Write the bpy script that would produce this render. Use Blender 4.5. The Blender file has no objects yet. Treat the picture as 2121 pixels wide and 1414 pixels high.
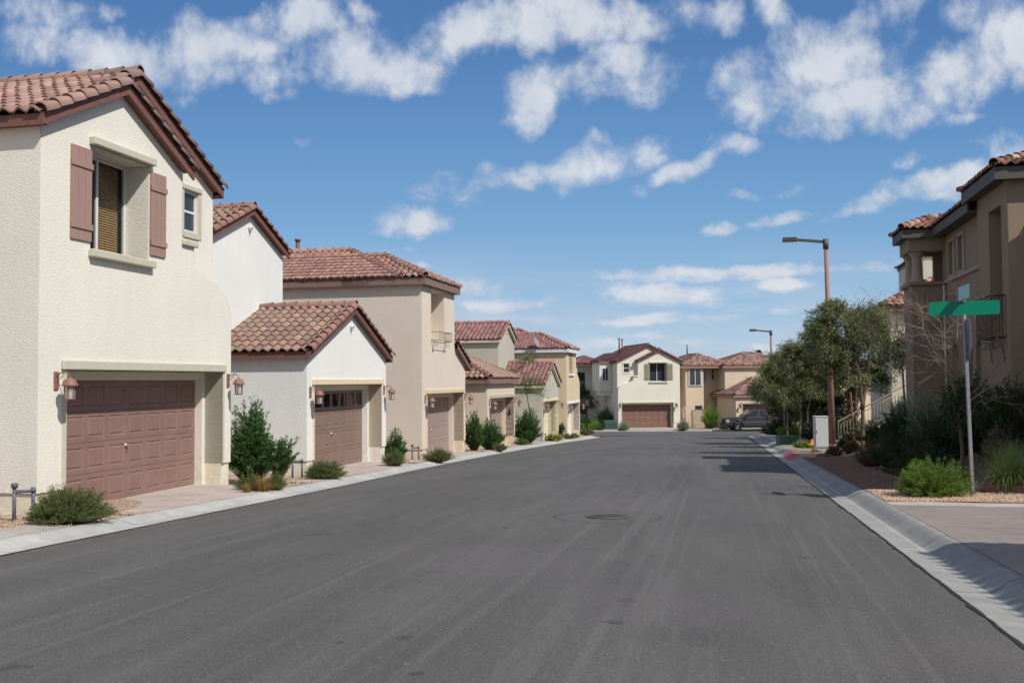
import bpy, bmesh, math, random
import numpy as np
from mathutils import Vector, Matrix
from mathutils.geometry import tessellate_polygon
random.seed(7); RNG = np.random.default_rng(7)
scene = bpy.context.scene; COL = scene.collection
R = math.radians

# ------------------------------------------------------------------ camera
CAMZ = 1.62
cam_d = bpy.data.cameras.new('camera'); cam = bpy.data.objects.new('camera', cam_d); COL.objects.link(cam)
cam_d.sensor_width = 36; cam_d.lens = 35.0; cam_d.clip_start = 0.1; cam_d.clip_end = 6000
_p = math.atan(82/2062); _r = .007
_f = Vector((0, math.cos(_p), math.sin(_p))); _u = Vector((0, -math.sin(_p), math.cos(_p))); _x = Vector((1, 0, 0))
_x2 = _x*math.cos(_r) - _u*math.sin(_r); _u2 = _u*math.cos(_r) + _x*math.sin(_r)
cam.matrix_world = Matrix((( _x2.x, _u2.x, -_f.x, 0), (_x2.y, _u2.y, -_f.y, 0), (_x2.z, _u2.z, -_f.z, CAMZ), (0, 0, 0, 1)))
scene.camera = cam
scene.view_settings.view_transform = 'Standard'; scene.view_settings.look = 'None'
scene.view_settings.gamma = 1; scene.view_settings.exposure = 0.30

# ------------------------------------------------------------------ sun
SUN_AZ, SUN_EL = 133.0, 46.0       # clockwise from +Y
az = R(SUN_AZ); el = R(SUN_EL)
sdir = Vector((math.sin(az)*math.cos(el), math.cos(az)*math.cos(el), math.sin(el)))
ld = bpy.data.lights.new('sun', 'SUN'); ld.energy = 3.7; ld.angle = R(.5); ld.color = (1, .955, .89)
lo = bpy.data.objects.new('sun', ld); COL.objects.link(lo); lo.rotation_euler = sdir.to_track_quat('Z', 'Y').to_euler(); lo.location = (30, -30, 60)

# ------------------------------------------------------------------ sky
def build_world():
    w = bpy.data.worlds.new("World"); scene.world = w; w.use_nodes = True
    nt = w.node_tree; N = nt.nodes; L = nt.links; N.clear()
    def nd(t, **k):
        n = N.new(t)
        for a, b in k.items(): setattr(n, a, b)
        return n
    def mth(op, a, b=None, c=None, clamp=False):
        n = nd('ShaderNodeMath', operation=op, use_clamp=clamp)
        for i, v in enumerate((a, b, c)):
            if v is None: continue
            if isinstance(v, (int, float)): n.inputs[i].default_value = v
            else: L.new(v, n.inputs[i])
        return n.outputs[0]
    sky = nd('ShaderNodeTexSky', sky_type='NISHITA', sun_disc=False, sun_elevation=el, sun_rotation=az,
             altitude=600, air_density=1.0, dust_density=.35, ozone_density=2.2)
    tc = nd('ShaderNodeTexCoord'); sep = nd('ShaderNodeSeparateXYZ'); L.new(tc.outputs['Generated'], sep.inputs[0])
    x, y, z = sep.outputs
    yy = mth('MAXIMUM', mth('ABSOLUTE', y), .05)
    u = mth('DIVIDE', x, yy); v = mth('DIVIDE', z, yy)
    # noise in cloud-plane coordinates so far clouds flatten
    vp = mth('ADD', mth('MAXIMUM', v, -.02), .10); comb = nd('ShaderNodeCombineXYZ'); L.new(mth('ADD', mth('MULTIPLY', u, 3.6), 2.1), comb.inputs[0]); L.new(mth('MULTIPLY', mth('LOGARITHM', vp, math.e), 1.25), comb.inputs[1])
    def noise(scale, detail, rough, off=0, dist=0.0):
        mp = nd('ShaderNodeMapping'); mp.inputs['Location'].default_value = (off, off*.7, 0); L.new(comb.outputs[0], mp.inputs[0])
        n = nd('ShaderNodeTexNoise', noise_dimensions='2D'); n.inputs['Scale'].default_value = scale; n.inputs['Detail'].default_value = detail
        n.inputs['Roughness'].default_value = rough; n.inputs['Distortion'].default_value = dist; L.new(mp.outputs[0], n.inputs['Vector']); return n.outputs['Fac']
    d1 = mth('SUBTRACT', noise(3.2, 4, .55, 1.3), .5); d2 = mth('SUBTRACT', noise(3.2, 4, .55, 5.1), .5)
    fine = mth('SUBTRACT', noise(4.2, 9, .60, 9.7, .1), .5)
    big = mth('SUBTRACT', noise(1.6, 3, .5, 3.9), .5)
    uu = mth('ADD', u, mth('MULTIPLY', d1, mth('MULTIPLY', vp, .20))); vv = mth('ADD', v, mth('MULTIPLY', d2, mth('MULTIPLY', vp, .12)))
    blobs = CLOUDS
    acc = None
    for (bu, bv, ru, rv, rot, s) in blobs:
        du = mth('SUBTRACT', uu, bu); dv = mth('SUBTRACT', vv, bv)
        if rot:
            c, sn = math.cos(rot), math.sin(rot)
            a = mth('ADD', mth('MULTIPLY', du, c), mth('MULTIPLY', dv, sn)); b = mth('SUBTRACT', mth('MULTIPLY', dv, c), mth('MULTIPLY', du, sn))
        else: a, b = du, dv
        a = mth('DIVIDE', a, ru); b = mth('DIVIDE', b, rv)
        r2 = mth('ADD', mth('MULTIPLY', a, a), mth('MULTIPLY', b, b))
        g = mth('MULTIPLY', mth('SUBTRACT', 1.0, mth('MULTIPLY', r2, .55)), s)
        acc = g if acc is None else mth('SMOOTH_MAX', acc, g, .25)
    dens = mth('ADD', mth('ADD', acc, mth('MULTIPLY', fine, 3.2)), mth('ADD', mth('MULTIPLY', big, .7), mth('MULTIPLY', mth('SUBTRACT', noise(8.5, 6, .6, 2.2), .5), 1.1)))
    mr = nd('ShaderNodeMapRange', interpolation_type='SMOOTHSTEP'); L.new(dens, mr.inputs[0]); mr.inputs[1].default_value = -.12; mr.inputs[2].default_value = 1.45; mr.inputs[3].default_value = 0; mr.inputs[4].default_value = .95
    dn = mr.outputs[0]
    # low milky haze near the horizon with thin streaks
    comb2 = nd('ShaderNodeCombineXYZ'); L.new(mth('MULTIPLY', u, 2.2), comb2.inputs[0]); L.new(mth('MULTIPLY', v, 26), comb2.inputs[1])
    n2 = nd('ShaderNodeTexNoise', noise_dimensions='2D'); n2.inputs['Scale'].default_value = 1.6; n2.inputs['Detail'].default_value = 5; L.new(comb2.outputs[0], n2.inputs['Vector'])
    lowm = nd('ShaderNodeMapRange', interpolation_type='SMOOTHSTEP'); L.new(v, lowm.inputs[0]); lowm.inputs[1].default_value = .155; lowm.inputs[2].default_value = .03; lowm.inputs[3].default_value = 0; lowm.inputs[4].default_value = 1
    st = nd('ShaderNodeMapRange'); L.new(n2.outputs['Fac'], st.inputs[0]); st.inputs[1].default_value = .34; st.inputs[2].default_value = .66
    low = mth('MULTIPLY', lowm.outputs[0], mth('MULTIPLY', st.outputs[0], .8))
    dall = mth('MAXIMUM', dn, low)
    # cloud colour: brighter cores, greyer thin parts and undersides
    cr = nd('ShaderNodeMix', data_type='RGBA'); 
    sh = mth('ADD', mth('MULTIPLY', mth('SUBTRACT', noise(2.6, 5, .55, 9.9), .5), 2.2), .5, clamp=True)
    L.new(mth('MULTIPLY', mth('ADD', sh, dn), .5), cr.inputs[0]); cr.inputs[6].default_value = (*CLOUD_LO, 1); cr.inputs[7].default_value = (*CLOUD_HI, 1)
    cr2 = nd('ShaderNodeValToRGB'); el_ = cr2.color_ramp.elements; K = 1/6.0
    for i, (pos, c) in enumerate(SKY_GRAD):
        q = el_[i] if i < 2 else el_.new(pos); q.position = pos; q.color = (*[ch*K for ch in c], 1)
    L.new(mth('MULTIPLY', v, 2.0), cr2.inputs[0]); gsc = nd('ShaderNodeVectorMath', operation='SCALE'); gsc.inputs['Scale'].default_value = 6.0; L.new(cr2.outputs[0], gsc.inputs[0])
    hs = nd('ShaderNodeMix', data_type='RGBA'); hs.inputs[0].default_value = .85; L.new(sky.outputs[0], hs.inputs[6]); L.new(gsc.outputs[0], hs.inputs[7])
    bk = nd('ShaderNodeMapRange', interpolation_type='SMOOTHSTEP'); L.new(mth('SUBTRACT', y, mth('MULTIPLY', z, .55)), bk.inputs[0]); bk.inputs[1].default_value = .45; bk.inputs[2].default_value = -.35; bk.inputs[3].default_value = 0; bk.inputs[4].default_value = .72
    dall = mth('MAXIMUM', dall, bk.outputs[0])   # unseen cloud cover added behind the camera to whiten the fill light
    mx = nd('ShaderNodeMix', data_type='RGBA'); L.new(dall, mx.inputs[0]); L.new(hs.outputs[2], mx.inputs[6]); L.new(cr.outputs[2], mx.inputs[7])
    bg = nd('ShaderNodeBackground'); bg.inputs[1].default_value = SKY_STR; L.new(mx.outputs[2], bg.inputs[0])
    out = nd('ShaderNodeOutputWorld'); L.new(bg.outputs[0], out.inputs[0])
    w.cycles.sampling_method = 'MANUAL'; w.cycles.sample_map_resolution = 512
SKY_STR = .085
def _sk(r, g, b):
    f = lambda c: ((c/255+.055)/1.055)**2.4
    k = 1/(SKY_STR*2**scene.view_settings.exposure)
    return (f(r)*k, f(g)*k, f(b)*k)
SKY_GRAD = [(0.0, _sk(196, 212, 228)), (.06, _sk(176, 202, 226)), (.16, _sk(148, 187, 221)), (.32, _sk(117, 166, 211)), (.48, _sk(98, 148, 201)), (.68, _sk(79, 127, 184)), (1.0, _sk(64, 108, 168))]
CLOUD_LO = _sk(172, 186, 208); CLOUD_HI = _sk(228, 231, 236)
#@@CLOUDS
CLOUDS = [(-0.4897, 0.3715, 0.0533, 0.0155, 0, 0.75), (-0.4943, 0.3441, 0.063, 0.0204, 0, 0.8), (-0.5138, 0.3343, 0.0242, 0.0121, 0, 0.8), (-0.4086, 0.3734, 0.0145, 0.0068, 0.175, 0.6), (-0.4057, 0.332, 0.0582, 0.0223, -0.087, 1.1), (-0.3614, 0.3158, 0.0436, 0.0291, 0, 1.05), (-0.2978, 0.3427, 0.0533, 0.0267, 0.14, 1.2), (-0.3074, 0.3105, 0.0582, 0.0194, 0, 0.95), (-0.2143, 0.367, 0.0461, 0.0281, 0, 1.3), (-0.1799, 0.3344, 0.0582, 0.0291, 0, 1.25), (-0.1161, 0.32, 0.0533, 0.0165, -0.105, 1), (-0.344, 0.2835, 0.0242, 0.0107, 0, 0.8), (-0.2437, 0.315, 0.0388, 0.017, -0.175, 0.9), (-0.1528, 0.3815, 0.0194, 0.0126, -0.524, 0.65), (-0.0571, 0.336, 0.0485, 0.0165, 0.14, 1.05), (-0.0226, 0.3582, 0.0533, 0.0242, 0.175, 1.1), (0.0414, 0.3677, 0.0727, 0.0291, 0, 1.15), (0.1054, 0.3747, 0.0436, 0.0218, 0, 1), (0.1347, 0.362, 0.0267, 0.0121, -0.175, 0.8), (0.1889, 0.3691, 0.0291, 0.0136, -0.436, 0.6), (0.0507, 0.3055, 0.0436, 0.0194, 0.175, 0.95), (0.0258, 0.2685, 0.0291, 0.0165, 0.611, 0.95), (0.0358, 0.2882, 0.0291, 0.0218, 0.349, 0.9), (0.085, 0.3052, 0.0388, 0.0218, 0, 0.7), (0.1294, 0.3272, 0.0364, 0.0184, -0.349, 0.9), (0.1339, 0.2974, 0.0436, 0.0204, 0, 0.85), (0.1832, 0.3144, 0.0218, 0.0107, 0, 0.6), (0.0841, 0.2212, 0.0582, 0.0194, 0.244, 1), (0.0107, 0.2069, 0.0533, 0.0126, 0.105, 0.95), (-0.0333, 0.2048, 0.0436, 0.0087, 0, 0.6), (0.172, 0.2122, 0.0267, 0.0097, 0.384, 0.9), (0.1351, 0.1913, 0.0175, 0.0063, -0.209, 0.6), (0.133, 0.2233, 0.0194, 0.0058, 0, 0.5), (-0.1067, 0.1621, 0.0349, 0.0145, 0, 1.1), (-0.0627, 0.1927, 0.0436, 0.0078, -0.105, 0.35), (-0.2353, 0.2916, 0.0155, 0.0078, 0, 0.6), (-0.1994, 0.2454, 0.0107, 0.0048, 0, 0.2), (0.2466, 0.2892, 0.0436, 0.0301, 0.262, 1.1), (0.306, 0.321, 0.0533, 0.0436, 0.436, 1.15), (0.3493, 0.2786, 0.0727, 0.0267, 0.175, 1.2), (0.3651, 0.3305, 0.0533, 0.0388, 0.262, 1.05), (0.3806, 0.3653, 0.0533, 0.0242, 0.349, 1), (0.275, 0.371, 0.0291, 0.0155, 0, 0.75), (0.4279, 0.2854, 0.0533, 0.0242, 0.349, 1.1), (0.4777, 0.3198, 0.0582, 0.0291, 0.559, 1.2), (0.5177, 0.3444, 0.0436, 0.0388, 0.524, 1.2), (0.2852, 0.2543, 0.0242, 0.0087, 0, 0.7), (0.2266, 0.2646, 0.0218, 0.0107, 0.262, 0.9), (0.4595, 0.3747, 0.0291, 0.0145, 0, 0.5), (0.2286, 0.2349, 0.0267, 0.0097, 0, 0.7), (0.4541, 0.2566, 0.0194, 0.0068, 0.209, 0.7), (0.5098, 0.233, 0.0339, 0.0145, 0.314, 0.85), (0.4405, 0.2014, 0.0727, 0.0116, 0.209, 0.95), (0.3422, 0.1716, 0.0291, 0.0068, 0.349, 0.75), (0.3767, 0.1871, 0.0339, 0.0087, 0.262, 0.8), (0.4044, 0.2253, 0.0136, 0.0058, 0, 0.5), (0.2688, 0.1609, 0.0242, 0.0068, 0.262, 0.7), (0.2004, 0.1471, 0.0165, 0.0048, 0, 0.6), (0.2326, 0.1842, 0.0145, 0.0044, 0, 0.5), (0.3086, 0.1984, 0.0291, 0.0048, 0.175, 0.4), (0.2436, 0.1097, 0.16, 0.0073, 0.017, 1), (0.1948, 0.1027, 0.0776, 0.0048, 0.035, 0.8), (0.3605, 0.1132, 0.0727, 0.0044, 0.017, 0.6), (0.1557, 0.0869, 0.063, 0.0107, -0.052, 1.25), (0.1168, 0.0852, 0.0436, 0.0087, 0, 1.1), (0.0852, 0.0883, 0.0116, 0.0048, 0, 0.8), (0.275, 0.0958, 0.0267, 0.0078, 0, 1.25), (-0.0339, 0.0921, 0.0315, 0.0116, -0.07, 1.1), (0.0097, 0.0762, 0.0388, 0.0058, 0, 0.6), (-0.1165, 0.1327, 0.0194, 0.0044, 0, 0.6), (-0.0922, 0.1159, 0.017, 0.0044, 0, 0.7), (-0.0438, 0.0727, 0.0436, 0.0078, 0, 0.8), (0.1165, 0.0594, 0.1067, 0.0044, 0.017, 0.8), (0.204, 0.0636, 0.0776, 0.0034, 0, 0.6), (0.0871, 0.0367, 0.0291, 0.0068, 0, 0.9), (0.1938, 0.035, 0.0339, 0.0053, 0, 1), (0.1308, 0.0423, 0.0291, 0.0048, 0, 0.8), (0.2423, 0.0318, 0.0291, 0.0048, 0, 0.7), (0.0291, 0.0624, 0.0436, 0.0039, 0, 0.6), (0.2867, 0.0703, 0.0485, 0.0039, 0, 0.6)]
build_world()

# ------------------------------------------------------------------ helpers
def sr(r, g, b, k=1.0):
    f = lambda c: ((c/255+.055)/1.055)**2.4 if c > 10 else c/255/12.92
    return (f(r)*k, f(g)*k, f(b)*k)
MATS = {}
def new_mat(name):
    m = bpy.data.materials.new(name); m.use_nodes = True; nt = m.node_tree; b = nt.nodes['Principled BSDF']; return m, nt, b
def lk(nt, a, b): nt.links.new(a, b)
def node(nt, t, **k):
    n = nt.nodes.new(t)
    for a, b in k.items():
        if a in n.inputs.keys() if isinstance(a, str) else False: n.inputs[a].default_value = b
        else: setattr(n, a, b)
    return n
def mixc(nt, fac, a, b, typ='MIX'):
    n = nt.nodes.new('ShaderNodeMix'); n.data_type = 'RGBA'; n.blend_type = typ
    for i, v in ((0, fac), (6, a), (7, b)):
        if isinstance(v, (int, float)): n.inputs[i].default_value = v
        elif isinstance(v, tuple): n.inputs[i].default_value = (*v, 1) if len(v) == 3 else v
        else: nt.links.new(v, n.inputs[i])
    return n.outputs[2]
def tex(nt, scale, detail=3, rough=.5, coord='Object', mapping=None, typ='NOISE', out='Fac', dist=0):
    tc = nt.nodes.new('ShaderNodeTexCoord'); src = tc.outputs[coord]
    if mapping:
        for key, val in (('Rotation', mapping.get('rot', (0, 0, 0))), ('Scale', mapping.get('scale', (1, 1, 1)))):
            mp = nt.nodes.new('ShaderNodeMapping'); mp.inputs[key].default_value = val; nt.links.new(src, mp.inputs[0]); src = mp.outputs[0]
    if typ == 'NOISE':
        n = nt.nodes.new('ShaderNodeTexNoise'); n.inputs['Scale'].default_value = scale; n.inputs['Detail'].default_value = detail; n.inputs['Roughness'].default_value = rough; n.inputs['Distortion'].default_value = dist
    else:
        n = nt.nodes.new('ShaderNodeTexVoronoi'); n.inputs['Scale'].default_value = scale; n.feature = 'F1'
    nt.links.new(src, n.inputs['Vector']); return n.outputs[out]
def ramp(nt, src, lo, hi, a=0., b=1.):
    n = nt.nodes.new('ShaderNodeMapRange'); n.inputs[1].default_value = lo; n.inputs[2].default_value = hi; n.inputs[3].default_value = a; n.inputs[4].default_value = b; nt.links.new(src, n.inputs[0]); return n.outputs[0]
def bump(nt, b, h, strength, dist, normal=None):
    n = nt.nodes.new('ShaderNodeBump'); n.inputs['Strength'].default_value = strength; n.inputs['Distance'].default_value = dist; nt.links.new(h, n.inputs['Height'])
    if normal is not None: nt.links.new(normal, n.inputs['Normal'])
    nt.links.new(n.outputs[0], b.inputs['Normal']); return n.outputs[0]
def mul(nt, a, b, op='MULTIPLY'):
    n = nt.nodes.new('ShaderNodeMath'); n.operation = op
    for i, v in enumerate((a, b)):
        if isinstance(v, (int, float)): n.inputs[i].default_value = v
        else: nt.links.new(v, n.inputs[i])
    return n.outputs[0]

def stucco(name, col, near=True):
    if name in MATS: return MATS[name]
    m, nt, b = new_mat(name)
    big = tex(nt, .6, 4, .55); fine = tex(nt, 14, 5, .6)
    streak = tex(nt, 1.0, 4, .6, mapping={'scale': (3.5, 3.5, .35)})
    c1 = mixc(nt, ramp(nt, big, .35, .65), tuple(c*.95 for c in col), tuple(min(.9, c*1.03) for c in col))
    c2 = mixc(nt, ramp(nt, fine, .3, .7, 0, .35), c1, tuple(c*.90 for c in col))
    c3 = mixc(nt, ramp(nt, streak, .52, .75, 0, .30), c2, tuple(c*v for c, v in zip(col, (.86, .84, .80))))
    tcs = nt.nodes.new('ShaderNodeTexCoord'); sps = nt.nodes.new('ShaderNodeSeparateXYZ'); lk(nt, tcs.outputs['Object'], sps.inputs[0])   # mud splash at the wall foot
    spl = mul(nt, ramp(nt, sps.outputs[2], .05, .95, 1, 0), ramp(nt, tex(nt, 5, 5, .7), .42, .66)); spl.node.use_clamp = True
    c3 = mixc(nt, mul(nt, spl, .55), c3, tuple(c_*v_ for c_, v_ in zip(col, (.70, .63, .54))))
    lk(nt, c3, b.inputs['Base Color']); b.inputs['Roughness'].default_value = .92; b.inputs['Specular IOR Level'].default_value = .2
    bv = nt.nodes.new('ShaderNodeBevel'); bv.samples = 3; bv.inputs['Radius'].default_value = .045
    n1 = tex(nt, 21, 5, .62, mapping={'scale': (1, 1, 1.7)}, dist=.6); n2 = tex(nt, 60, 3, .6)
    h = mul(nt, ramp(nt, n1, .38, .62), mul(nt, n2, .35), 'ADD')
    bump(nt, b, h, .46, .007, bv.outputs[0])
    MATS[name] = m; return m
def paint(name, col, rough=.55, var=.08, bmp=.0, scale=6, metal=0.0, spec=.4, wear=None):
    if name in MATS: return MATS[name]
    m, nt, b = new_mat(name)
    n1 = tex(nt, scale, 5, .6)
    c = mixc(nt, ramp(nt, n1, .3, .7), tuple(c*(1-var) for c in col), tuple(min(1, c*(1+var)) for c in col))
    if wear:
        n2 = tex(nt, scale*3.1, 5, .65); c = mixc(nt, ramp(nt, n2, wear[1], wear[1]+.12, 0, .8), c, wear[0])
    lk(nt, c, b.inputs['Base Color']); b.inputs['Roughness'].default_value = rough; b.inputs['Metallic'].default_value = metal; b.inputs['Specular IOR Level'].default_value = spec
    if bmp: bump(nt, b, tex(nt, scale*6, 4, .6), bmp, .01)
    MATS[name] = m; return m
def tile_mat(name, cols, var=.14, dark=None):
    if name in MATS: return MATS[name]
    m, nt, b = new_mat(name)
    geo = nt.nodes.new('ShaderNodeNewGeometry'); rnd = geo.outputs['Random Per Island']
    cr = nt.nodes.new('ShaderNodeValToRGB'); cr.color_ramp.interpolation = 'CONSTANT'; e = cr.color_ramp.elements
    n = len(cols); e[0].position = 0; e[0].color = (*cols[0], 1); e[1].position = 1/n; e[1].color = (*cols[1 % n], 1)
    for i in range(2, n): q = e.new(i/n); q.color = (*cols[i], 1)
    lk(nt, rnd, cr.inputs[0])
    n1 = tex(nt, 5, 5, .65); n2 = tex(nt, 24, 4, .6)
    c = mixc(nt, ramp(nt, n1, .35, .7, 0, .35), cr.outputs[0], mixc(nt, .5, cr.outputs[0], (.30, .235, .20)))
    c = mixc(nt, ramp(nt, n2, .5, .8, 0, .5), c, mixc(nt, .55, c, (.07, .05, .045)))
    w = nt.nodes.new('ShaderNodeTexWhiteNoise'); w.noise_dimensions = '1D'; lk(nt, rnd, w.inputs['W'])
    c = mixc(nt, 1.0, c, mixc(nt, w.outputs['Value'], (1-var,)*3, (1+var,)*3), 'MULTIPLY')
    lk(nt, c, b.inputs['Base Color']); b.inputs['Roughness'].default_value = .82; b.inputs['Specular IOR Level'].default_value = .25
    bump(nt, b, n2, .35, .006)
    MATS[name] = m; return m
def leaf_mat(name, c1, c2, c3=None, trans=.35, p3=.1):
    if name in MATS: return MATS[name]
    m, nt, b = new_mat(name)
    geo = nt.nodes.new('ShaderNodeNewGeometry'); rnd = geo.outputs['Random Per Island']
    c = mixc(nt, rnd, c1, c2)
    nz = tex(nt, 2.3, 3, .5); c = mixc(nt, 1.0, c, mixc(nt, ramp(nt, nz, .3, .7), (.72, .74, .72), (1.25, 1.22, 1.15)), 'MULTIPLY')
    if c3:
        w = nt.nodes.new('ShaderNodeTexWhiteNoise'); w.noise_dimensions = '1D'; lk(nt, rnd, w.inputs['W'])
        c = mixc(nt, mul(nt, w.outputs['Value'], 1-p3, 'GREATER_THAN'), c, c3)
    lk(nt, c, b.inputs['Base Color']); b.inputs['Roughness'].default_value = .45; b.inputs['Specular IOR Level'].default_value = .35
    tr = nt.nodes.new('ShaderNodeBsdfTranslucent'); lk(nt, mixc(nt, 1.0, c, (1.1, 1.25, .6), 'MULTIPLY'), tr.inputs[0])
    mx = nt.nodes.new('ShaderNodeMixShader'); mx.inputs[0].default_value = trans; lk(nt, b.outputs[0], mx.inputs[1]); lk(nt, tr.outputs[0], mx.inputs[2])
    lk(nt, mx.outputs[0], nt.nodes['Material Output'].inputs[0]); MATS[name] = m; return m
def glass_mat(name='window_glass', tint=(.035, .04, .045), see=.0):
    if name in MATS: return MATS[name]
    m, nt, b = new_mat(name)
    b.inputs['Base Color'].default_value = (*tint, 1); b.inputs['Roughness'].default_value = .04; b.inputs['Specular IOR Level'].default_value = .7
    if see:
        t = nt.nodes.new('ShaderNodeBsdfTransparent'); t.inputs[0].default_value = (.78, .80, .80, 1)
        mx = nt.nodes.new('ShaderNodeMixShader'); mx.inputs[0].default_value = see; lk(nt, b.outputs[0], mx.inputs[1]); lk(nt, t.outputs[0], mx.inputs[2]); lk(nt, mx.outputs[0], nt.nodes['Material Output'].inputs[0])
    MATS[name] = m; return m

class CapMB:
    def __init__(s): s.parts = []
    def build(s, name, mats, parent=None, mirror=None):
        n = len(s.parts); g_ = list(range(n))
        def fnd(i):
            while g_[i] != i: i = g_[i]
            return i
        for i in range(n):
            for j in range(i):
                if min((a-b).length for a in s.parts[i][0] for b in s.parts[j][0]) < .75: g_[fnd(i)] = fnd(j)
        for k in sorted(set(fnd(i) for i in range(n))):
            m = MB()
            for i in range(n):
                if fnd(i) == k:
                    o = len(m.v); q = s.parts[i][1]; m.v += q.v; m.f += [tuple(x+o for x in f) for f in q.f]; m.m += q.m; m.smooth += q.smooth
            m.build(name, mats, parent, mirror)
class MB:
    def __init__(s): s.v = []; s.f = []; s.m = []; s.smooth = []
    def add(s, vs, fs, mi=0, sm=False):
        o = len(s.v); s.v += [tuple(p) for p in vs]
        for f in fs: s.f.append(tuple(i+o for i in f)); s.m.append(mi); s.smooth.append(sm)
    def box(s, x0, x1, y0, y1, z0, z1, mi=0, bev=0.0):
        if x1 < x0: x0, x1 = x1, x0
        if y1 < y0: y0, y1 = y1, y0
        if z1 < z0: z0, z1 = z1, z0
        s.obox(Vector(((x0+x1)/2, (y0+y1)/2, (z0+z1)/2)), Vector((1, 0, 0)), Vector((0, 1, 0)), Vector((0, 0, 1)), (x1-x0)/2, (y1-y0)/2, (z1-z0)/2, mi, bev)
    def obox(s, c, ax, ay, az_, hx, hy, hz, mi=0, bev=0.0):
        if not bev:
            vs = [c+ax*(hx*i)+ay*(hy*j)+az_*(hz*k) for i in (-1, 1) for j in (-1, 1) for k in (-1, 1)]
            s.add(vs, [(0, 1, 3, 2), (4, 6, 7, 5), (0, 4, 5, 1), (2, 3, 7, 6), (0, 2, 6, 4), (1, 5, 7, 3)], mi); return
        bm = bmesh.new(); bmesh.ops.create_cube(bm, size=2)
        for v in bm.verts: v.co = Vector((v.co.x*hx, v.co.y*hy, v.co.z*hz))
        bmesh.ops.bevel(bm, geom=list(bm.edges), offset=min(bev, hx*.9, hy*.9, hz*.9), segments=2, affect='EDGES', profile=.5)
        bm.verts.index_update()
        s.add([c+ax*v.co.x+ay*v.co.y+az_*v.co.z for v in bm.verts], [[v.index for v in f.verts] for f in bm.faces], mi, False); bm.free()
    def beam(s, p0, p1, w, h, mi=0, up=(0, 0, 1), bev=0):
        p0, p1 = Vector(p0), Vector(p1); d = p1-p0; L = d.length; d = d/L; side = d.cross(Vector(up)).normalized(); u = side.cross(d).normalized()
        s.obox((p0+p1)/2, d, side, u, L/2, w/2, h/2, mi, bev)
    def quad(s, a, b, c, d, mi=0): s.add([a, b, c, d], [(0, 1, 2, 3)], mi)
    def tube(s, pts, rad, n=8, mi=0, cap=True, sm=True):
        pts = [Vector(p) for p in pts]; k = len(pts)
        if not hasattr(rad, '__len__'): rad = [rad]*k
        vs = []; ref = None
        for i, p in enumerate(pts):
            t = (pts[min(i+1, k-1)]-pts[max(i-1, 0)])
            t = t.normalized() if t.length > 1e-9 else Vector((0, 0, 1))
            if ref is None: ref = Vector((0, 0, 1)) if abs(t.z) < .9 else Vector((1, 0, 0))
            a = (ref - t*ref.dot(t)).normalized(); b = t.cross(a); ref = a
            for j in range(n):
                q = 2*math.pi*j/n; vs.append(p+(a*math.cos(q)+b*math.sin(q))*rad[i])
        fs = [(i*n+j, i*n+(j+1) % n, (i+1)*n+(j+1) % n, (i+1)*n+j) for i in range(k-1) for j in range(n)]
        s.add(vs, fs, mi, sm)
        if cap:
            o = len(s.v)-len(vs)
            s.f.append(tuple(o+j for j in range(n))[::-1]); s.m.append(mi); s.smooth.append(False)
            s.f.append(tuple(o+(k-1)*n+j for j in range(n))); s.m.append(mi); s.smooth.append(False)
    def lathe(s, prof, c=(0, 0, 0), n=16, mi=0, sm=True):
        vs = [(c[0]+r*math.cos(2*math.pi*j/n), c[1]+r*math.sin(2*math.pi*j/n), c[2]+z) for r, z in prof for j in range(n)]
        s.add(vs, [(i*n+j, i*n+(j+1) % n, (i+1)*n+(j+1) % n, (i+1)*n+j) for i in range(len(prof)-1) for j in range(n)], mi, sm)
    def plate(s, outline, holes, place, mi=0):
        """polygon with holes; outline/holes are 2-D lists, place maps (a,b)->3-D"""
        loops = [[Vector((a, b, 0)) for a, b in outline]] + [[Vector((a, b, 0)) for a, b in h] for h in holes]
        flat = [p for l in loops for p in l]; tris = tessellate_polygon(loops)
        s.add([place(p.x, p.y) for p in flat], [tuple(t) for t in tris], mi)
    def prism(s, outline, place0, place1, mi=0):
        n = len(outline); a = [place0(*p) for p in outline]; b = [place1(*p) for p in outline]
        s.add(a+b, [tuple(range(n))[::-1], tuple(range(n, 2*n))]+[(i, (i+1) % n, n+(i+1) % n, n+i) for i in range(n)], mi)
    def build(s, name, mats, parent=None, mirror=None, loc=None, label=None, fix=True):
        me = bpy.data.meshes.new(name); v = s.v
        if mirror is not None: v = [(mirror-p[0], p[1], p[2]) for p in v]; s.f = [tuple(reversed(f)) for f in s.f]
        me.from_pydata(v, [], s.f)
        if not isinstance(mats, (list, tuple)): mats = [mats]
        for m in mats: me.materials.append(m)
        me.polygons.foreach_set('material_index', s.m); me.polygons.foreach_set('use_smooth', s.smooth); me.update()
        o = bpy.data.objects.new(name, me); COL.objects.link(o)
        if parent is not None: o.parent = parent
        if loc is not None: o.location = loc
        if label: o['label'] = label
        return o
def tag(o, label=None, cat=None, group=None, kind=None):
    if label: o['label'] = label
    if cat: o['category'] = cat
    if group: o['group'] = group
    if kind: o['kind'] = kind
    return o
def empty(name, loc, rz=0, label=None, cat=None, group=None):
    o = bpy.data.objects.new(name, None); COL.objects.link(o); o.location = loc; o.rotation_euler = (0, 0, rz); o.empty_display_size = .3
    return tag(o, label, cat, group)
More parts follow.
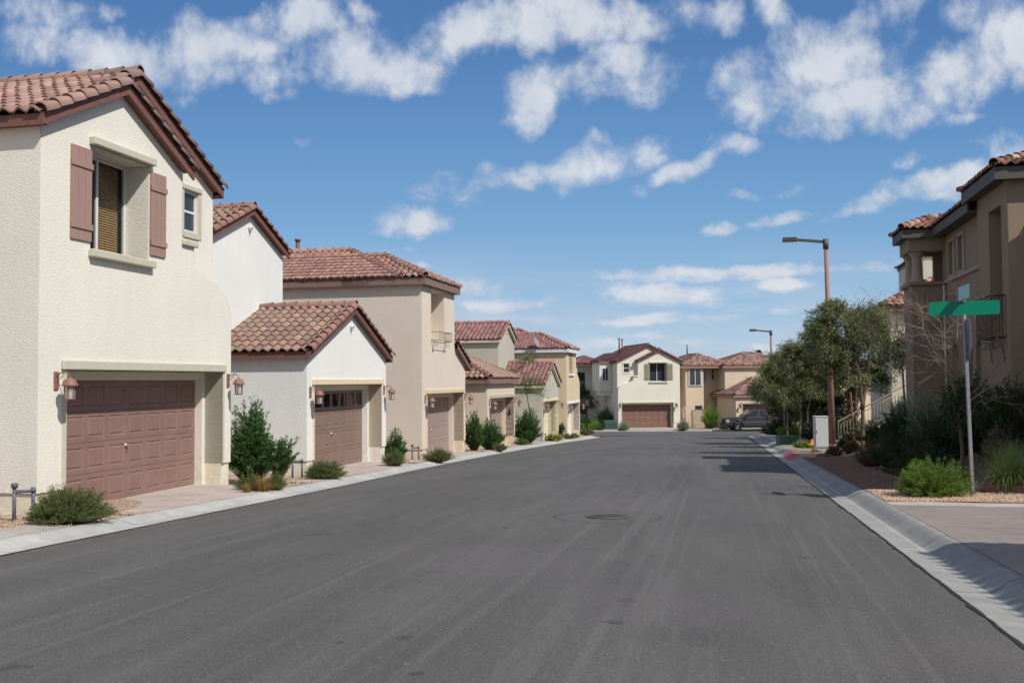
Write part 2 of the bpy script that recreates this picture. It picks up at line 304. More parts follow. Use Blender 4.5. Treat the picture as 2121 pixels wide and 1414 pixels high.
def mesh_np(name, V, F, mats, parent=None, loc=None, mi=None):
    me = bpy.data.meshes.new(name); n = len(F); k = F.shape[1]
    me.vertices.add(len(V)); me.vertices.foreach_set('co', V.astype(np.float32).ravel())
    me.loops.add(n*k); me.loops.foreach_set('vertex_index', F.astype(np.int32).ravel())
    me.polygons.add(n); me.polygons.foreach_set('loop_start', np.arange(0, n*k, k, dtype=np.int32)); me.polygons.foreach_set('loop_total', np.full(n, k, dtype=np.int32))
    if not isinstance(mats, (list, tuple)): mats = [mats]
    for m in mats: me.materials.append(m)
    me.update(calc_edges=True); me.validate()
    o = bpy.data.objects.new(name, me); COL.objects.link(o)
    if parent is not None: o.parent = parent
    if loc is not None: o.location = loc
    return o
def copy_tree(o, parent=None):
    c = o.copy(); COL.objects.link(c)
    if parent is not None: c.parent = parent
    for ch in [q for q in bpy.data.objects if q.parent == o]: copy_tree(ch, c)
    return c

# ------------------------------------------------------------------ ground heights
def g(Y): return -.04-.031*Y-.00003*Y*abs(Y) if Y < 115 else -.04-.031*115-.00003*115*115
_EL = [(-40, -16.8), (-10, -10.6), (12, -6.1), (23, -3.93), (30, -2.75), (38, -1.2), (48, .95), (60, 3.75), (66, 5.25), (72, 6.6)]
def EL(Y): return float(np.interp(Y, [p[0] for p in _EL], [p[1] for p in _EL]))
def ER(Y): return 2.12+.205*Y
def sstep(a, b, x): t = max(0, min(1, (x-a)/(b-a))); return t*t*(3-2*t)
def hr(t, Y):      # right-hand planting bed height above road, t = metres behind the kerb
    return .13 + 1.15*sstep(1.2, 5.2, t)*sstep(17.3, 21.5, Y)*(1-.75*sstep(34, 37, Y))

# ------------------------------------------------------------------ setting
def build_ground():
    # base sheet to the horizon
    m, nt, b = new_mat('desert_ground'); c = mixc(nt, tex(nt, .8, 6, .6), sr(150, 130, 110, .8), sr(190, 165, 140, .8)); lk(nt, c, b.inputs['Base Color']); b.inputs['Roughness'].default_value = 1
    mb = MB(); ys = [-400, -60]+list(range(-30, 121, 5))+[200, 500, 2500]
    xs = [-2500, -200, -60, -20, 0, 20, 60, 200, 2500]
    def gz(y): return g(max(-30, y))-.16
    for y in ys:
        for x in xs: mb.v.append((x, y, gz(y)))
    nx = len(xs)
    for i in range(len(ys)-1):
        for j in range(nx-1): mb.f.append((i*nx+j, i*nx+j+1, (i+1)*nx+j+1, (i+1)*nx+j)); mb.m.append(0); mb.smooth.append(True)
    tag(mb.build('ground', m), kind='structure')
    # asphalt
    m, nt, b = new_mat('asphalt')
    sp = tex(nt, 70, 3, .75); sp2 = tex(nt, 32, 4, .75); big = tex(nt, .45, 5, .6); st = tex(nt, 1.0, 6, .6, mapping={'scale': (1.5, .22, 1), 'rot': (0, 0, R(11.6))})
    st2 = tex(nt, 1.0, 3, .55, mapping={'scale': (6.5, .09, 1), 'rot': (0, 0, R(12))}); rough_l = tex(nt, 1.0, 2, .6, mapping={'scale': (30, 5, 1), 'rot': (0, 0, R(8))})
    A = sr(87, 85, 82); 
    c = mixc(nt, ramp(nt, big, .3, .7), tuple(v*.90 for v in A), tuple(v*1.08 for v in A))
    c = mixc(nt, ramp(nt, st, .40, .66, 0, .8), c, tuple(v*.74 for v in A))
    c = mixc(nt, ramp(nt, st2, .54, .68, 0, .5), c, tuple(v*1.34 for v in A))
    c = mixc(nt, ramp(nt, tex(nt, .16, 4, .6), .5, .62, 0, .4), c, sr(102, 94, 93, .92))
    patch = ramp(nt, tex(nt, .22, 3, .5), .42, .60)
    c = mixc(nt, mul(nt, patch, ramp(nt, rough_l, .55, .72, 0, .32)), c, tuple(v*1.5 for v in A))
    c = mixc(nt, ramp(nt, tex(nt, 1.3, 3, .5), .70, .73, 0, .8), c, tuple(v*.5 for v in A))
    vc = nt.nodes.new('ShaderNodeTexVoronoi'); vc.inputs['Scale'].default_value = 85; tcv = nt.nodes.new('ShaderNodeTexCoord'); lk(nt, tcv.outputs['Object'], vc.inputs['Vector']); sc_ = nt.nodes.new('ShaderNodeSeparateColor'); lk(nt, vc.outputs['Color'], sc_.inputs[0])
    cv = nt.nodes.new('ShaderNodeCombineColor'); vv_ = ramp(nt, sc_.outputs[0], 0, 1, .86, 1.14); [lk(nt, vv_, cv.inputs[q]) for q in range(3)]; c = mixc(nt, 1.0, c, cv.outputs[0], 'MULTIPLY'); c = mixc(nt, mul(nt, sc_.outputs[1], .992, 'GREATER_THAN'), c, tuple(v*1.9 for v in A))
    tcw = nt.nodes.new('ShaderNodeTexCoord'); spw = nt.nodes.new('ShaderNodeSeparateXYZ'); lk(nt, tcw.outputs['Object'], spw.inputs[0]); wob = mul(nt, mul(nt, tex(nt, 3, 4, .6), .5, 'SUBTRACT'), .5)
    for (sx, sy, rx_, ry_, k_, st_) in ((1.02, 7.42, .15, .36, .80, .55), (1.36, 7.38, .15, .36, .80, .5), (-.80, 7.35, .07, .09, .6, .7), (-1.25, 7.2, .04, .05, .5, .8), (-.62, 6.35, .06, .05, .5, .8), (.9, 9.6, .35, 1.6, .80, .6), (-2.6, 12.5, .9, 3.2, .84, .6), (-1.2, 21, 1.1, 6, .84, .6), (2.9, 9.5, .5, 1.3, .84, .6), (4.1, 25, .8, 5, .86, .6)):
        dx = mul(nt, mul(nt, mul(nt, spw.outputs[0], sx, 'SUBTRACT'), mul(nt, mul(nt, spw.outputs[1], sy, 'SUBTRACT'), -.16), 'ADD'), 1/rx_); dy = mul(nt, mul(nt, spw.outputs[1], sy, 'SUBTRACT'), 1/ry_)
        rr_ = mul(nt, mul(nt, mul(nt, dx, dx), mul(nt, dy, dy), 'ADD'), mul(nt, wob, 2.2), 'ADD')
        c = mixc(nt, ramp(nt, rr_, .55, 1.25, st_, 0), c, mixc(nt, 1.0, c, (k_, k_, k_), 'MULTIPLY'))
    c = mixc(nt, ramp(nt, sp, .54, .72, 0, .8), c, tuple(v*2.3 for v in A)); c = mixc(nt, ramp(nt, sp2, .52, .72, 0, .6), c, tuple(v*.5 for v in A))
    lk(nt, c, b.inputs['Base Color']); b.inputs['Roughness'].default_value = .86; b.inputs['Specular IOR Level'].default_value = .3
    bump(nt, b, mul(nt, sp, mul(nt, rough_l, 1.2), 'ADD'), .5, .006); MATS['asphalt'] = m
    mb = MB(); ys = list(np.arange(-30, 73.01, 1.0))
    for y in ys: mb.v += [(EL(y)-.02, y, g(y)), ((EL(y)+ER(y))/2, y, g(y)+.03), (ER(y)+.02, y, g(y))]
    for i in range(len(ys)-1):
        for j in range(2): mb.f.append((i*3+j, i*3+j+1, i*3+j+4, i*3+j+3)); mb.m.append(0); mb.smooth.append(True)
    # cross street, with rounded corners (left and right)
    def fan(c, pts):
        for a, b2 in zip(pts[:-1], pts[1:]): mb.add([(c[0], c[1], g(c[1])), (a[0], a[1], g(a[1])), (b2[0], b2[1], g(b2[1]))], [(0, 1, 2)])
    ys2 = list(np.arange(73, FAR_Y+.01, 1.0)); xs = [-40, -10]+list(range(0, 41, 4))+[60, 90]
    o = len(mb.v)
    for y in ys2:
        for x in xs: mb.v.append((x, y-.09*(x-14)*((y-73)/(FAR_Y-73)), g(y-.09*(x-14)*((y-73)/(FAR_Y-73)))+.03*max(0, 1-abs(y-73)/3)*(1 if abs(x-12)<5 else 0)))
    n = len(xs)
    for i in range(len(ys2)-1):
        for j in range(n-1): mb.f.append((o+i*n+j, o+i*n+j+1, o+(i+1)*n+j+1, o+(i+1)*n+j)); mb.m.append(0); mb.smooth.append(True)
    tag(mb.build('road', m), kind='structure')
FAR_Y = 94.5
def concrete(name, col, joint=None):
    if name in MATS: return MATS[name]
    m, nt, b = new_mat(name)
    n1 = tex(nt, 1.3, 6, .65); n2 = tex(nt, 30, 4, .7); n3 = tex(nt, 4, 5, .7)
    c = mixc(nt, ramp(nt, n1, .3, .7), tuple(v*.78 for v in col), tuple(min(.85, v*1.12) for v in col)); c = mixc(nt, ramp(nt, n3, .48, .72, 0, .7), c, tuple(v*.68 for v in col))
    c = mixc(nt, ramp(nt, n2, .5, .8, 0, .35), c, tuple(v*.7 for v in col))
    if joint:
        tc = nt.nodes.new('ShaderNodeTexCoord'); sp = nt.nodes.new('ShaderNodeSeparateXYZ'); lk(nt, tc.outputs['Object'], sp.inputs[0])
        f = mul(nt, mul(nt, sp.outputs[1], 1/joint), 1.0, 'FRACT'); j = mul(nt, mul(nt, mul(nt, f, .5, 'SUBTRACT'), 1, 'ABSOLUTE') if False else f, .012, 'LESS_THAN')
        c = mixc(nt, mul(nt, j, .75), c, tuple(v*.35 for v in col))
    lk(nt, c, b.inputs['Base Color']); b.inputs['Roughness'].default_value = .9; bump(nt, b, n2, .3, .004)
    MATS[name] = m; return m
def build_kerbs():
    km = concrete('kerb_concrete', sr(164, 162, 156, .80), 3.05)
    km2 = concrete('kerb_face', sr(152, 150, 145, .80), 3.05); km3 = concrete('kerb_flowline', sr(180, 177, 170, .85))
    prof = [(-.01, .004), (.29, -.012), (.34, -.010), (.42, .03), (.50, .085), (.58, .118), (.68, .13), (.70, .06)]
    profL = [(-.01, .006), (.28, .0), (.36, .012), (.48, .05), (.60, .075), (.70, .08), (.72, .0)]
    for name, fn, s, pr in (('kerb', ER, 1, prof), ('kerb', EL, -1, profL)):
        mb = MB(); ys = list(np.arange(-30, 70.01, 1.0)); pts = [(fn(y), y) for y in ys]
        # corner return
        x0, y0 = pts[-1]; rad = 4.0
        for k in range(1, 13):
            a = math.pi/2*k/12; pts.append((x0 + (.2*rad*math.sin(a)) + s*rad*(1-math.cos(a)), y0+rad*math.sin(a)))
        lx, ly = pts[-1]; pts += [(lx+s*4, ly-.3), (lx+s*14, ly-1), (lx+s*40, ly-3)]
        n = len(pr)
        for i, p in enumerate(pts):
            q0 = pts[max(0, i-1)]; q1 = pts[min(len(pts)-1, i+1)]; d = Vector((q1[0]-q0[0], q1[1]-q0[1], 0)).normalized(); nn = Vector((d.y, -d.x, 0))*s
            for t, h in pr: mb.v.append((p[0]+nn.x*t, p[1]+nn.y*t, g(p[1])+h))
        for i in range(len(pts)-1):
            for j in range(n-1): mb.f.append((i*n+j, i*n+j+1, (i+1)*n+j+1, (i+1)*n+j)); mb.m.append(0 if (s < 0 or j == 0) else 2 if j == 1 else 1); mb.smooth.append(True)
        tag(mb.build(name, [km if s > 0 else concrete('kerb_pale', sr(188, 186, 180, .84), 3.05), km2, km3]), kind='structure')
    # ragged joint between the asphalt and the gutter
    for fn, s, nm in ((ER, 1, 'road_joint'), (EL, -1, 'road_joint')):
        mb = MB(); ys = list(np.arange(4, 60, .16)); rd = random.Random(3)
        for y in ys:
            w0 = rd.uniform(.006, .03)+(.03 if rd.random() < .12 else 0); w1 = rd.uniform(.004, .018); mb.v += [(fn(y)-s*w0, y, g(y)+.007), (fn(y)+s*w1, y, g(y)+.009)]
        for i in range(len(ys)-1): mb.f.append((2*i, 2*i+1, 2*i+3, 2*i+2)); mb.m.append(0); mb.smooth.append(False)
        tag(mb.build(nm, paint('joint_tar', sr(52, 50, 48, .7), .9, .3, scale=14)), kind='structure')
    # far kerb of the cross street
    mb = MB(); prf = [(0, .005), (.35, .0), (.5, .07), (.65, .11), (1.6, .13)]; xs = list(range(-40, 91, 5)); n = len(prf)
    for x in xs:
        for t, h in prf: y = FAR_Y-.09*(x-14)+t; mb.v.append((x, y, g(FAR_Y-.09*(x-14))+h))
    for i in range(len(xs)-1):
        for j in range(n-1): mb.f.append((i*n+j, i*n+j+1, (i+1)*n+j+1, (i+1)*n+j)); mb.m.append(0); mb.smooth.append(True)
    tag(mb.build('kerb', km), kind='structure')
    # red painted stretch: a 4 mm coat over the kerb face
    red = paint('kerb_red_paint', sr(178, 72, 82, .9), .7, .2, scale=9, wear=(sr(170, 150, 145, .8), .58))
    mb = MB(); ys = list(np.arange(33.8, 38.01, .35)); pr = [(.31, -.006), (.345, -.002), (.42, .036), (.50, .091), (.58, .124), (.68, .136), (.705, .10)]; n = len(pr); d = Vector((.205, 1, 0)).normalized(); nn = Vector((d.y, -d.x, 0))
    for y in ys:
        for t, h in pr: mb.v.append((ER(y)+nn.x*t, y+nn.y*t, g(y)+h))
    for i in range(len(ys)-1):
        for j in range(n-1): mb.f.append((i*n+j, i*n+j+1, (i+1)*n+j+1, (i+1)*n+j)); mb.m.append(0); mb.smooth.append(True)
    tag(mb.build('red_kerb_paint', red), kind='structure')
def gravel_mat(name, cols, scale=22):
    if name in MATS: return MATS[name]
    m, nt, b = new_mat(name)
    v = nt.nodes.new('ShaderNodeTexVoronoi'); v.inputs['Scale'].default_value = scale; tc = nt.nodes.new('ShaderNodeTexCoord'); lk(nt, tc.outputs['Object'], v.inputs['Vector'])
    cr = nt.nodes.new('ShaderNodeValToRGB'); e = cr.color_ramp.elements; e[0].color = (*cols[0], 1); e[1].color = (*cols[-1], 1)
    for i, c in enumerate(cols[1:-1]): q = e.new((i+1)/(len(cols)-1)); q.color = (*c, 1)
    s = nt.nodes.new('ShaderNodeSeparateColor'); lk(nt, v.outputs['Color'], s.inputs[0]); lk(nt, s.outputs[0], cr.inputs[0])
    c = mixc(nt, ramp(nt, v.outputs['Distance'], .35, .8, 0, .8), cr.outputs[0], tuple(q*.25 for q in cols[0]))
    lk(nt, c, b.inputs['Base Color']); b.inputs['Roughness'].default_value = .95
    inv = ramp(nt, v.outputs['Distance'], 0, .8, 1, 0); bump(nt, b, inv, .9, .02); MATS[name] = m; return m
def strip(mb, ys, fa, fb, ha, hb, n=1, mi=0):
    o = len(mb.v)
    for y in ys:
        a, b2 = fa(y), fb(y)
        for k in range(n+1):
            t = k/n; mb.v.append((a+(b2-a)*t, y, g(y)+ha(y)+(hb(y)-ha(y))*t))
    for i in range(len(ys)-1):
        for k in range(n): mb.f.append((o+i*(n+1)+k, o+i*(n+1)+k+1, o+(i+1)*(n+1)+k+1, o+(i+1)*(n+1)+k)); mb.m.append(mi); mb.smooth.append(True)
def FL(Y): return -11.1+.22*Y          # left house fronts
def scatter_stones(name, pts, r0, r1, mat, label, cat='gravel'):
    """many small irregular pebbles as one uncountable mass"""
    base = np.array([(1, 0, 0), (-1, 0, 0), (0, 1, 0), (0, -1, 0), (0, 0, 1), (0, 0, -1)], float)
    F0 = np.array([(0, 2, 4), (2, 1, 4), (1, 3, 4), (3, 0, 4), (2, 0, 5), (1, 2, 5), (3, 1, 5), (0, 3, 5)])
    n = len(pts); P = np.array(pts); s = RNG.uniform(r0, r1, (n, 1, 1))*RNG.uniform(.6, 1.3, (n, 6, 1)); th = RNG.uniform(0, 6.28, n)
    B = np.repeat(base[None], n, 0)*s; B[:, :, 2] *= .7
    c, sn = np.cos(th)[:, None], np.sin(th)[:, None]; X = B[:, :, 0]*c-B[:, :, 1]*sn; Yv = B[:, :, 0]*sn+B[:, :, 1]*c
    V = np.stack([X, Yv, B[:, :, 2]], -1)+P[:, None]; F = (F0[None]+6*np.arange(n)[:, None, None]).reshape(-1, 3)
    return tag(mesh_np(name, V.reshape(-1, 3), F, mat), label, cat, kind='stuff')
def build_verges():
    grav = gravel_mat('tan_gravel', [sr(162, 128, 104, .85), sr(200, 170, 140, .85), sr(222, 202, 180, .85), sr(180, 148, 124, .85)])
    mulch = gravel_mat('brown_mulch', [sr(100, 72, 60, .9), sr(140, 106, 88, .9), sr(164, 130, 112, .9), sr(118, 86, 70, .9)], 30)
    pink = concrete('pink_concrete', sr(192, 177, 167, .86)); pale = concrete('pale_concrete', sr(178, 176, 172, .82))
    H = lambda c: (lambda y: c)
    # left bed
    mb = MB(); ys = list(np.arange(-30, 76.01, 1)); strip(mb, ys, lambda y: EL(y)-.69, lambda y: FL(y)-1.5, H(.055), H(.09))
    strip(mb, ys, lambda y: FL(y)-1.5, lambda y: FL(y)-30, H(.09), H(.09)); tag(mb.build('gravel_bed', grav), kind='structure')
    # driveways in front of each left garage + pale pads beside
    for (hx, hy, zf, W, x0, x1) in LEFT_DRIVES:
        d = Vector((math.sin(TH), math.cos(TH))); nn = Vector((-math.cos(TH), math.sin(TH)))
        mb = MB(); k = 12; o = 0
        for i in range(k+1):
            s = x0+(x1-x0)*i/k; A = Vector((hx, hy))+d*s
            # door side point and kerb side point (along -n until the kerb back line)
            P1 = A+nn*.62; t = 0; q = A.copy()
            while q.x < EL(q.y)-.70 and t < 6: t += .02; q = A-nn*t
            fl = 0.35*(abs(2*i/k-1)**3)*(1 if i > k/2 else -1)
            q = q + d*fl
            for m_ in range(5):
                f = m_/4; p = P1.lerp(q, f); z = (zf-.005)*(1-f)+(g(q.y)+.084)*f
                mb.v.append((p.x, p.y, z))
        for i in range(k):
            for j in range(4): mb.f.append((i*5+j, (i+1)*5+j, (i+1)*5+j+1, i*5+j+1)); mb.m.append(0); mb.smooth.append(True)
        tag(mb.build('driveway', pink), kind='structure')
    for (ya, yb) in ((-30, 14.4), (23.2, 25.4), (32.5, 35.2), (42.2, 44.6), (51.8, 57)):
        mb = MB(); strip(mb, list(np.arange(ya, yb+.01, .4)), lambda y: EL(y)-.69, lambda y: EL(y)-1.35, H(.084), H(.10)); tag(mb.build('path', pale), kind='structure')
    # right beds, following the berm
    KB = lambda y: ER(y)+.70
    mb = MB(); n = 16; ys = list(np.arange(16.85, 33.6, .35))
    o = 0
    for y in ys:
        for k in range(n+1): t = k/n*11; yy = y-t*.2*max(0, 1-(y-16.9)/8); mb.v.append((KB(y)+t, yy, g(yy)+hr(t, y)+.006*math.sin(9*y+5*t)))
    for i in range(len(ys)-1):
        for k in range(n): mb.f.append((i*(n+1)+k, i*(n+1)+k+1, (i+1)*(n+1)+k+1, (i+1)*(n+1)+k)); mb.m.append(1 if ys[i] < 19.3-.0*k else 0); mb.smooth.append(True)
    tag(mb.build('mulch_bed', [mulch, grav]), kind='structure')
    mb = MB(); ys = list(np.arange(33.25, 70.01, .75)); n = 16
    for y in ys:
        for k in range(n+1): t = k/n*24; mb.v.append((KB(y)+t, y, g(y)+hr(t, y)))
    for i in range(len(ys)-1):
        for k in range(n): mb.f.append((i*(n+1)+k, i*(n+1)+k+1, (i+1)*(n+1)+k+1, (i+1)*(n+1)+k)); mb.m.append(0); mb.smooth.append(True)
    mb.quad((KB(70), 70, g(70)+.12), (60, 70, g(70)+.12), (60, 73.2, g(73)+.12), (KB(70)+4.6, 73.2, g(73)+.12))
    mb.quad((KB(33)+10, 14.6, g(17)+.13), (60, 6, g(17)+.13), (60, 70, g(70)+.5), (KB(70)+11, 70, g(70)+.5))
    tag(mb.build('gravel_bed', grav), kind='structure')
    # sidewalk on the right beyond the berm
    mb = MB(); strip(mb, list(np.arange(44, 69, 1.)), lambda y: KB(y)+.02, lambda y: KB(y)+1.25, H(.145), H(.155)); strip(mb, list(np.arange(34.6, 36.3, .4)), lambda y: KB(y)+.9, lambda y: KB(y)+3.2, H(.15), H(.24))
    tag(mb.build('path', pale), kind='structure')
    # driveway right (pinkish slabs)
    pk2 = concrete('rose_concrete', sr(150, 137, 130, .84))
    mb = MB(); rows = [-9.0, -4.0, 1.0, 5.2, 9.2, 13.15, 16.2, 16.86]
    for ra, rb in zip(rows[:-1], rows[1:]):
        for ca, cb in ((0, 3.35), (3.36, 8), (8.01, 26)):
            a0 = ra+.008; b0 = rb-.008; tl = .2
            vs = [(KB(a0)+ca-.02, a0-ca*tl, g(a0)+.128), (KB(a0)+cb-.012, a0-cb*tl, g(a0)+.128), (KB(b0)+cb-.012, b0-cb*tl, g(b0)+.128), (KB(b0)+ca-.02, b0-ca*tl, g(b0)+.128)]
            mb.quad(*vs, mi=1 if rb > 16.5 else 0)
    tag(mb.build('driveway', [pk2, pink]), kind='structure')
    mb = MB(); mb.quad((KB(-10), -10, g(-10)+.09), (40, -16, g(-10)+.09), (40, 10.0, g(16.8)+.12), (KB(16.8), 16.9, g(16.8)+.118)); tag(mb.build('driveway_base', concrete('joint_dark', sr(90, 82, 78, .7))), kind='structure')
    # loose stones
    pts = []
    for _ in range(9000):
        y = RNG.uniform(16.95, 19.4); t = RNG.uniform(.02, 5.2); yy = y-t*.2*max(0, 1-(y-16.9)/8); pts.append((KB(y)+t, yy, g(yy)+hr(t, y)+.004))
    scatter_stones('gravel', pts, .010, .028, paint('pebbles', sr(196, 165, 138, .85), .9, .3, scale=40), 'loose tan gravel along the edge of the right driveway')
    pts = []
    for _ in range(7000):
        y = RNG.uniform(19.3, 33); t = RNG.uniform(.02, 4.5)**1.0; pts.append((KB(y)+t, y, g(y)+hr(t, y)+.004))
    scatter_stones('mulch', pts, .012, .03, paint('mulch_chips', sr(136, 104, 86, .9), .9, .35, scale=40), 'dark brown mulch chips on the shaded slope', 'mulch')
    pts = []
    for _ in range(9000):
        y = RNG.uniform(11.5, 46); d = -EL(y)+FL(y); t = RNG.uniform(.70, max(.75, -d)); x = EL(y)-t
        if any(a-.4 < y-.22*(x-FL(y)) < b2+.4 for a, b2 in DRIVE_Y): continue
        pts.append((x, y, g(y)+.09))
    scatter_stones('gravel', pts, .010, .026, paint('pebbles', sr(196, 165, 138, .85)), 'loose tan gravel between the left garages')

# ------------------------------------------------------------------ roof tiles
def tiles(mb, poly, pitch=.265, course=.36, amp=.043, mi=0, deck_mi=1, seg=6, lift=.042):
    """poly: 3-D points, first edge = eave, convex, counter-clockwise seen from above"""
    P = [Vector(p) for p in poly]; u = (P[1]-P[0]).normalized()
    nrm = None
    for q in P[2:]:
        c = (P[1]-P[0]).cross(q-P[0])
        if c.length > 1e-6: nrm = c.normalized(); break
    if nrm.z < 0: nrm = -nrm; 
    v = nrm.cross(u)
    if v.z < 0: v = -v
    O = P[0]; uv = [((p-O).dot(u), (p-O).dot(v)) for p in P]
    umin, umax = min(a for a, _ in uv), max(a for a, _ in uv); vmax = max(b for _, b in uv)
    area = sum(uv[i][0]*uv[(i+1) % len(uv)][1]-uv[(i+1) % len(uv)][0]*uv[i][1] for i in range(len(uv))); sg = 1 if area > 0 else -1
    edges = []
    for i in range(len(uv)):
        a, b = uv[i], uv[(i+1) % len(uv)]; d = (b[0]-a[0], b[1]-a[1]); l = math.hypot(*d)
        if l < 1e-6: continue
        edges.append((a, (sg*d[1]/l, -sg*d[0]/l)))       # outward normal
    bm = bmesh.new(); nu = math.ceil((umax-umin)/pitch)+1; nv = math.ceil(vmax/course)+1
    rr = random.Random(int(abs(O.x*31+O.z*17+umax*7)))
    for r in range(nv):
        v0 = r*course-.04; v1 = v0+course+.05
        for c in range(nu):
            u0 = umin+c*pitch
            pts = [(u0+pitch*i/seg, vv) for i in (0, seg) for vv in (v0, v1)]
            if any(all((p[0]-a[0])*nx+(p[1]-a[1])*ny > .0 for p in pts) for a, (nx, ny) in edges[0:]): continue
            du = rr.uniform(-.006, .006); dl = rr.uniform(-.006, .010); dv = rr.uniform(-.012, .012)
            lo, hi, lip = [], [], []
            for i in range(seg+1):
                x = i/seg; h = amp*(1+math.cos(2*math.pi*(x-.5)))*(1.0) 
                uu = u0+pitch*x+du
                lo.append(bm.verts.new(O+u*uu+v*(v0+dv)+nrm*(h+lift+dl))); hi.append(bm.verts.new(O+u*uu+v*v1+nrm*(h*.94+.004))); lip.append(bm.verts.new(O+u*uu+v*(v0+dv)+nrm*(h*.9+lift+dl-.03)))
            for i in range(seg):
                f = bm.faces.new((lo[i], lo[i+1], hi[i+1], hi[i])); f.smooth = True
                bm.faces.new((lip[i], lip[i+1], lo[i+1], lo[i]))
    for k, (a, (nx, ny)) in enumerate(edges):
        if k == 0: continue
        co = O+u*a[0]+v*a[1]; no = u*nx+v*ny
        bmesh.ops.bisect_plane(bm, geom=list(bm.verts)+list(bm.edges)+list(bm.faces), plane_co=co, plane_no=no, clear_outer=True, dist=1e-5)
    bm.verts.index_update(); o = len(mb.v); mb.v += [tuple(q.co) for q in bm.verts]
    for f in bm.faces: mb.f.append(tuple(q.index+o for q in f.verts)); mb.m.append(mi); mb.smooth.append(f.smooth)
    bm.free()
    mb.add([p+nrm*.0 for p in P], [tuple(range(len(P)))], deck_mi)
def caps(mb, p0, p1, r=.115, mi=0, step=.36, tilt=.02, up=None):
    """overlapping barrel tiles from the low end p0 to the high end p1"""
    p0, p1 = Vector(p0), Vector(p1); d = p1-p0; L = d.length; d.normalize(); n = max(1, round(L/step)); st = L/n
    if isinstance(mb, CapMB): q_ = MB(); mb.parts.append(([p0.lerp(p1, k/8) for k in range(9)], q_)); mb = q_
    upv = Vector(up) if up else Vector((0, 0, 1)); side = d.cross(upv).normalized(); upn = side.cross(d).normalized()
    for i in range(n):
        a = p0+d*(i*st-.03); b = p0+d*((i+1)*st+.02); r0 = r*1.08*random.uniform(.98, 1.03); r1 = r*.9; vs = []
        wob = side*random.uniform(-.006, .006)
        for (c, rad, up_) in ((a, r0, .03), (b, r1, .0), (a, r0-.022, .03)):
            for j in range(9):
                q = math.pi*(-.08+1.16*j/8); vs.append(c+wob+side*(math.cos(q)*rad)+upn*(math.sin(q)*rad+up_-.02))
        fs = [(j, j+1, 9+j+1, 9+j) for j in range(8)]
        mb.add(vs, fs, mi, True); o = len(mb.v)-27
        for j in range(8): mb.f.append((o+18+j, o+18+j+1, o+j+1, o+j)); mb.m.append(mi); mb.smooth.append(False)

# ------------------------------------------------------------------ house parts
TH = R(12.4)
def facade(mb, outline, openings, y=0.0, depth=.5, mi=0, rev_mi=0):
    """outline [(x,z)], openings [(x0,x1,z0,z1,depth,reveal material)] cut in a wall at local y"""
    holes = []
    for op in openings: x0, x1, z0, z1 = op[:4]; holes.append([(x0, z0), (x0, z1), (x1, z1), (x1, z0)])
    mb.plate(outline, holes, lambda a, b: (a, y, b), mi)
    for op in openings:
        x0, x1, z0, z1 = op[:4]; d = op[4] if len(op) > 4 else depth; rm = op[5] if len(op) > 5 else rev_mi; y1 = y+d
        mb.quad((x0, y, z0), (x0, y1, z0), (x0, y1, z1), (x0, y, z1), rm); mb.quad((x1, y, z0), (x1, y, z1), (x1, y1, z1), (x1, y1, z0), rm)
        mb.quad((x0, y, z1), (x0, y1, z1), (x1, y1, z1), (x1, y, z1), rm); mb.quad((x0, y, z0), (x1, y, z0), (x1, y1, z0), (x0, y1, z0), rm)
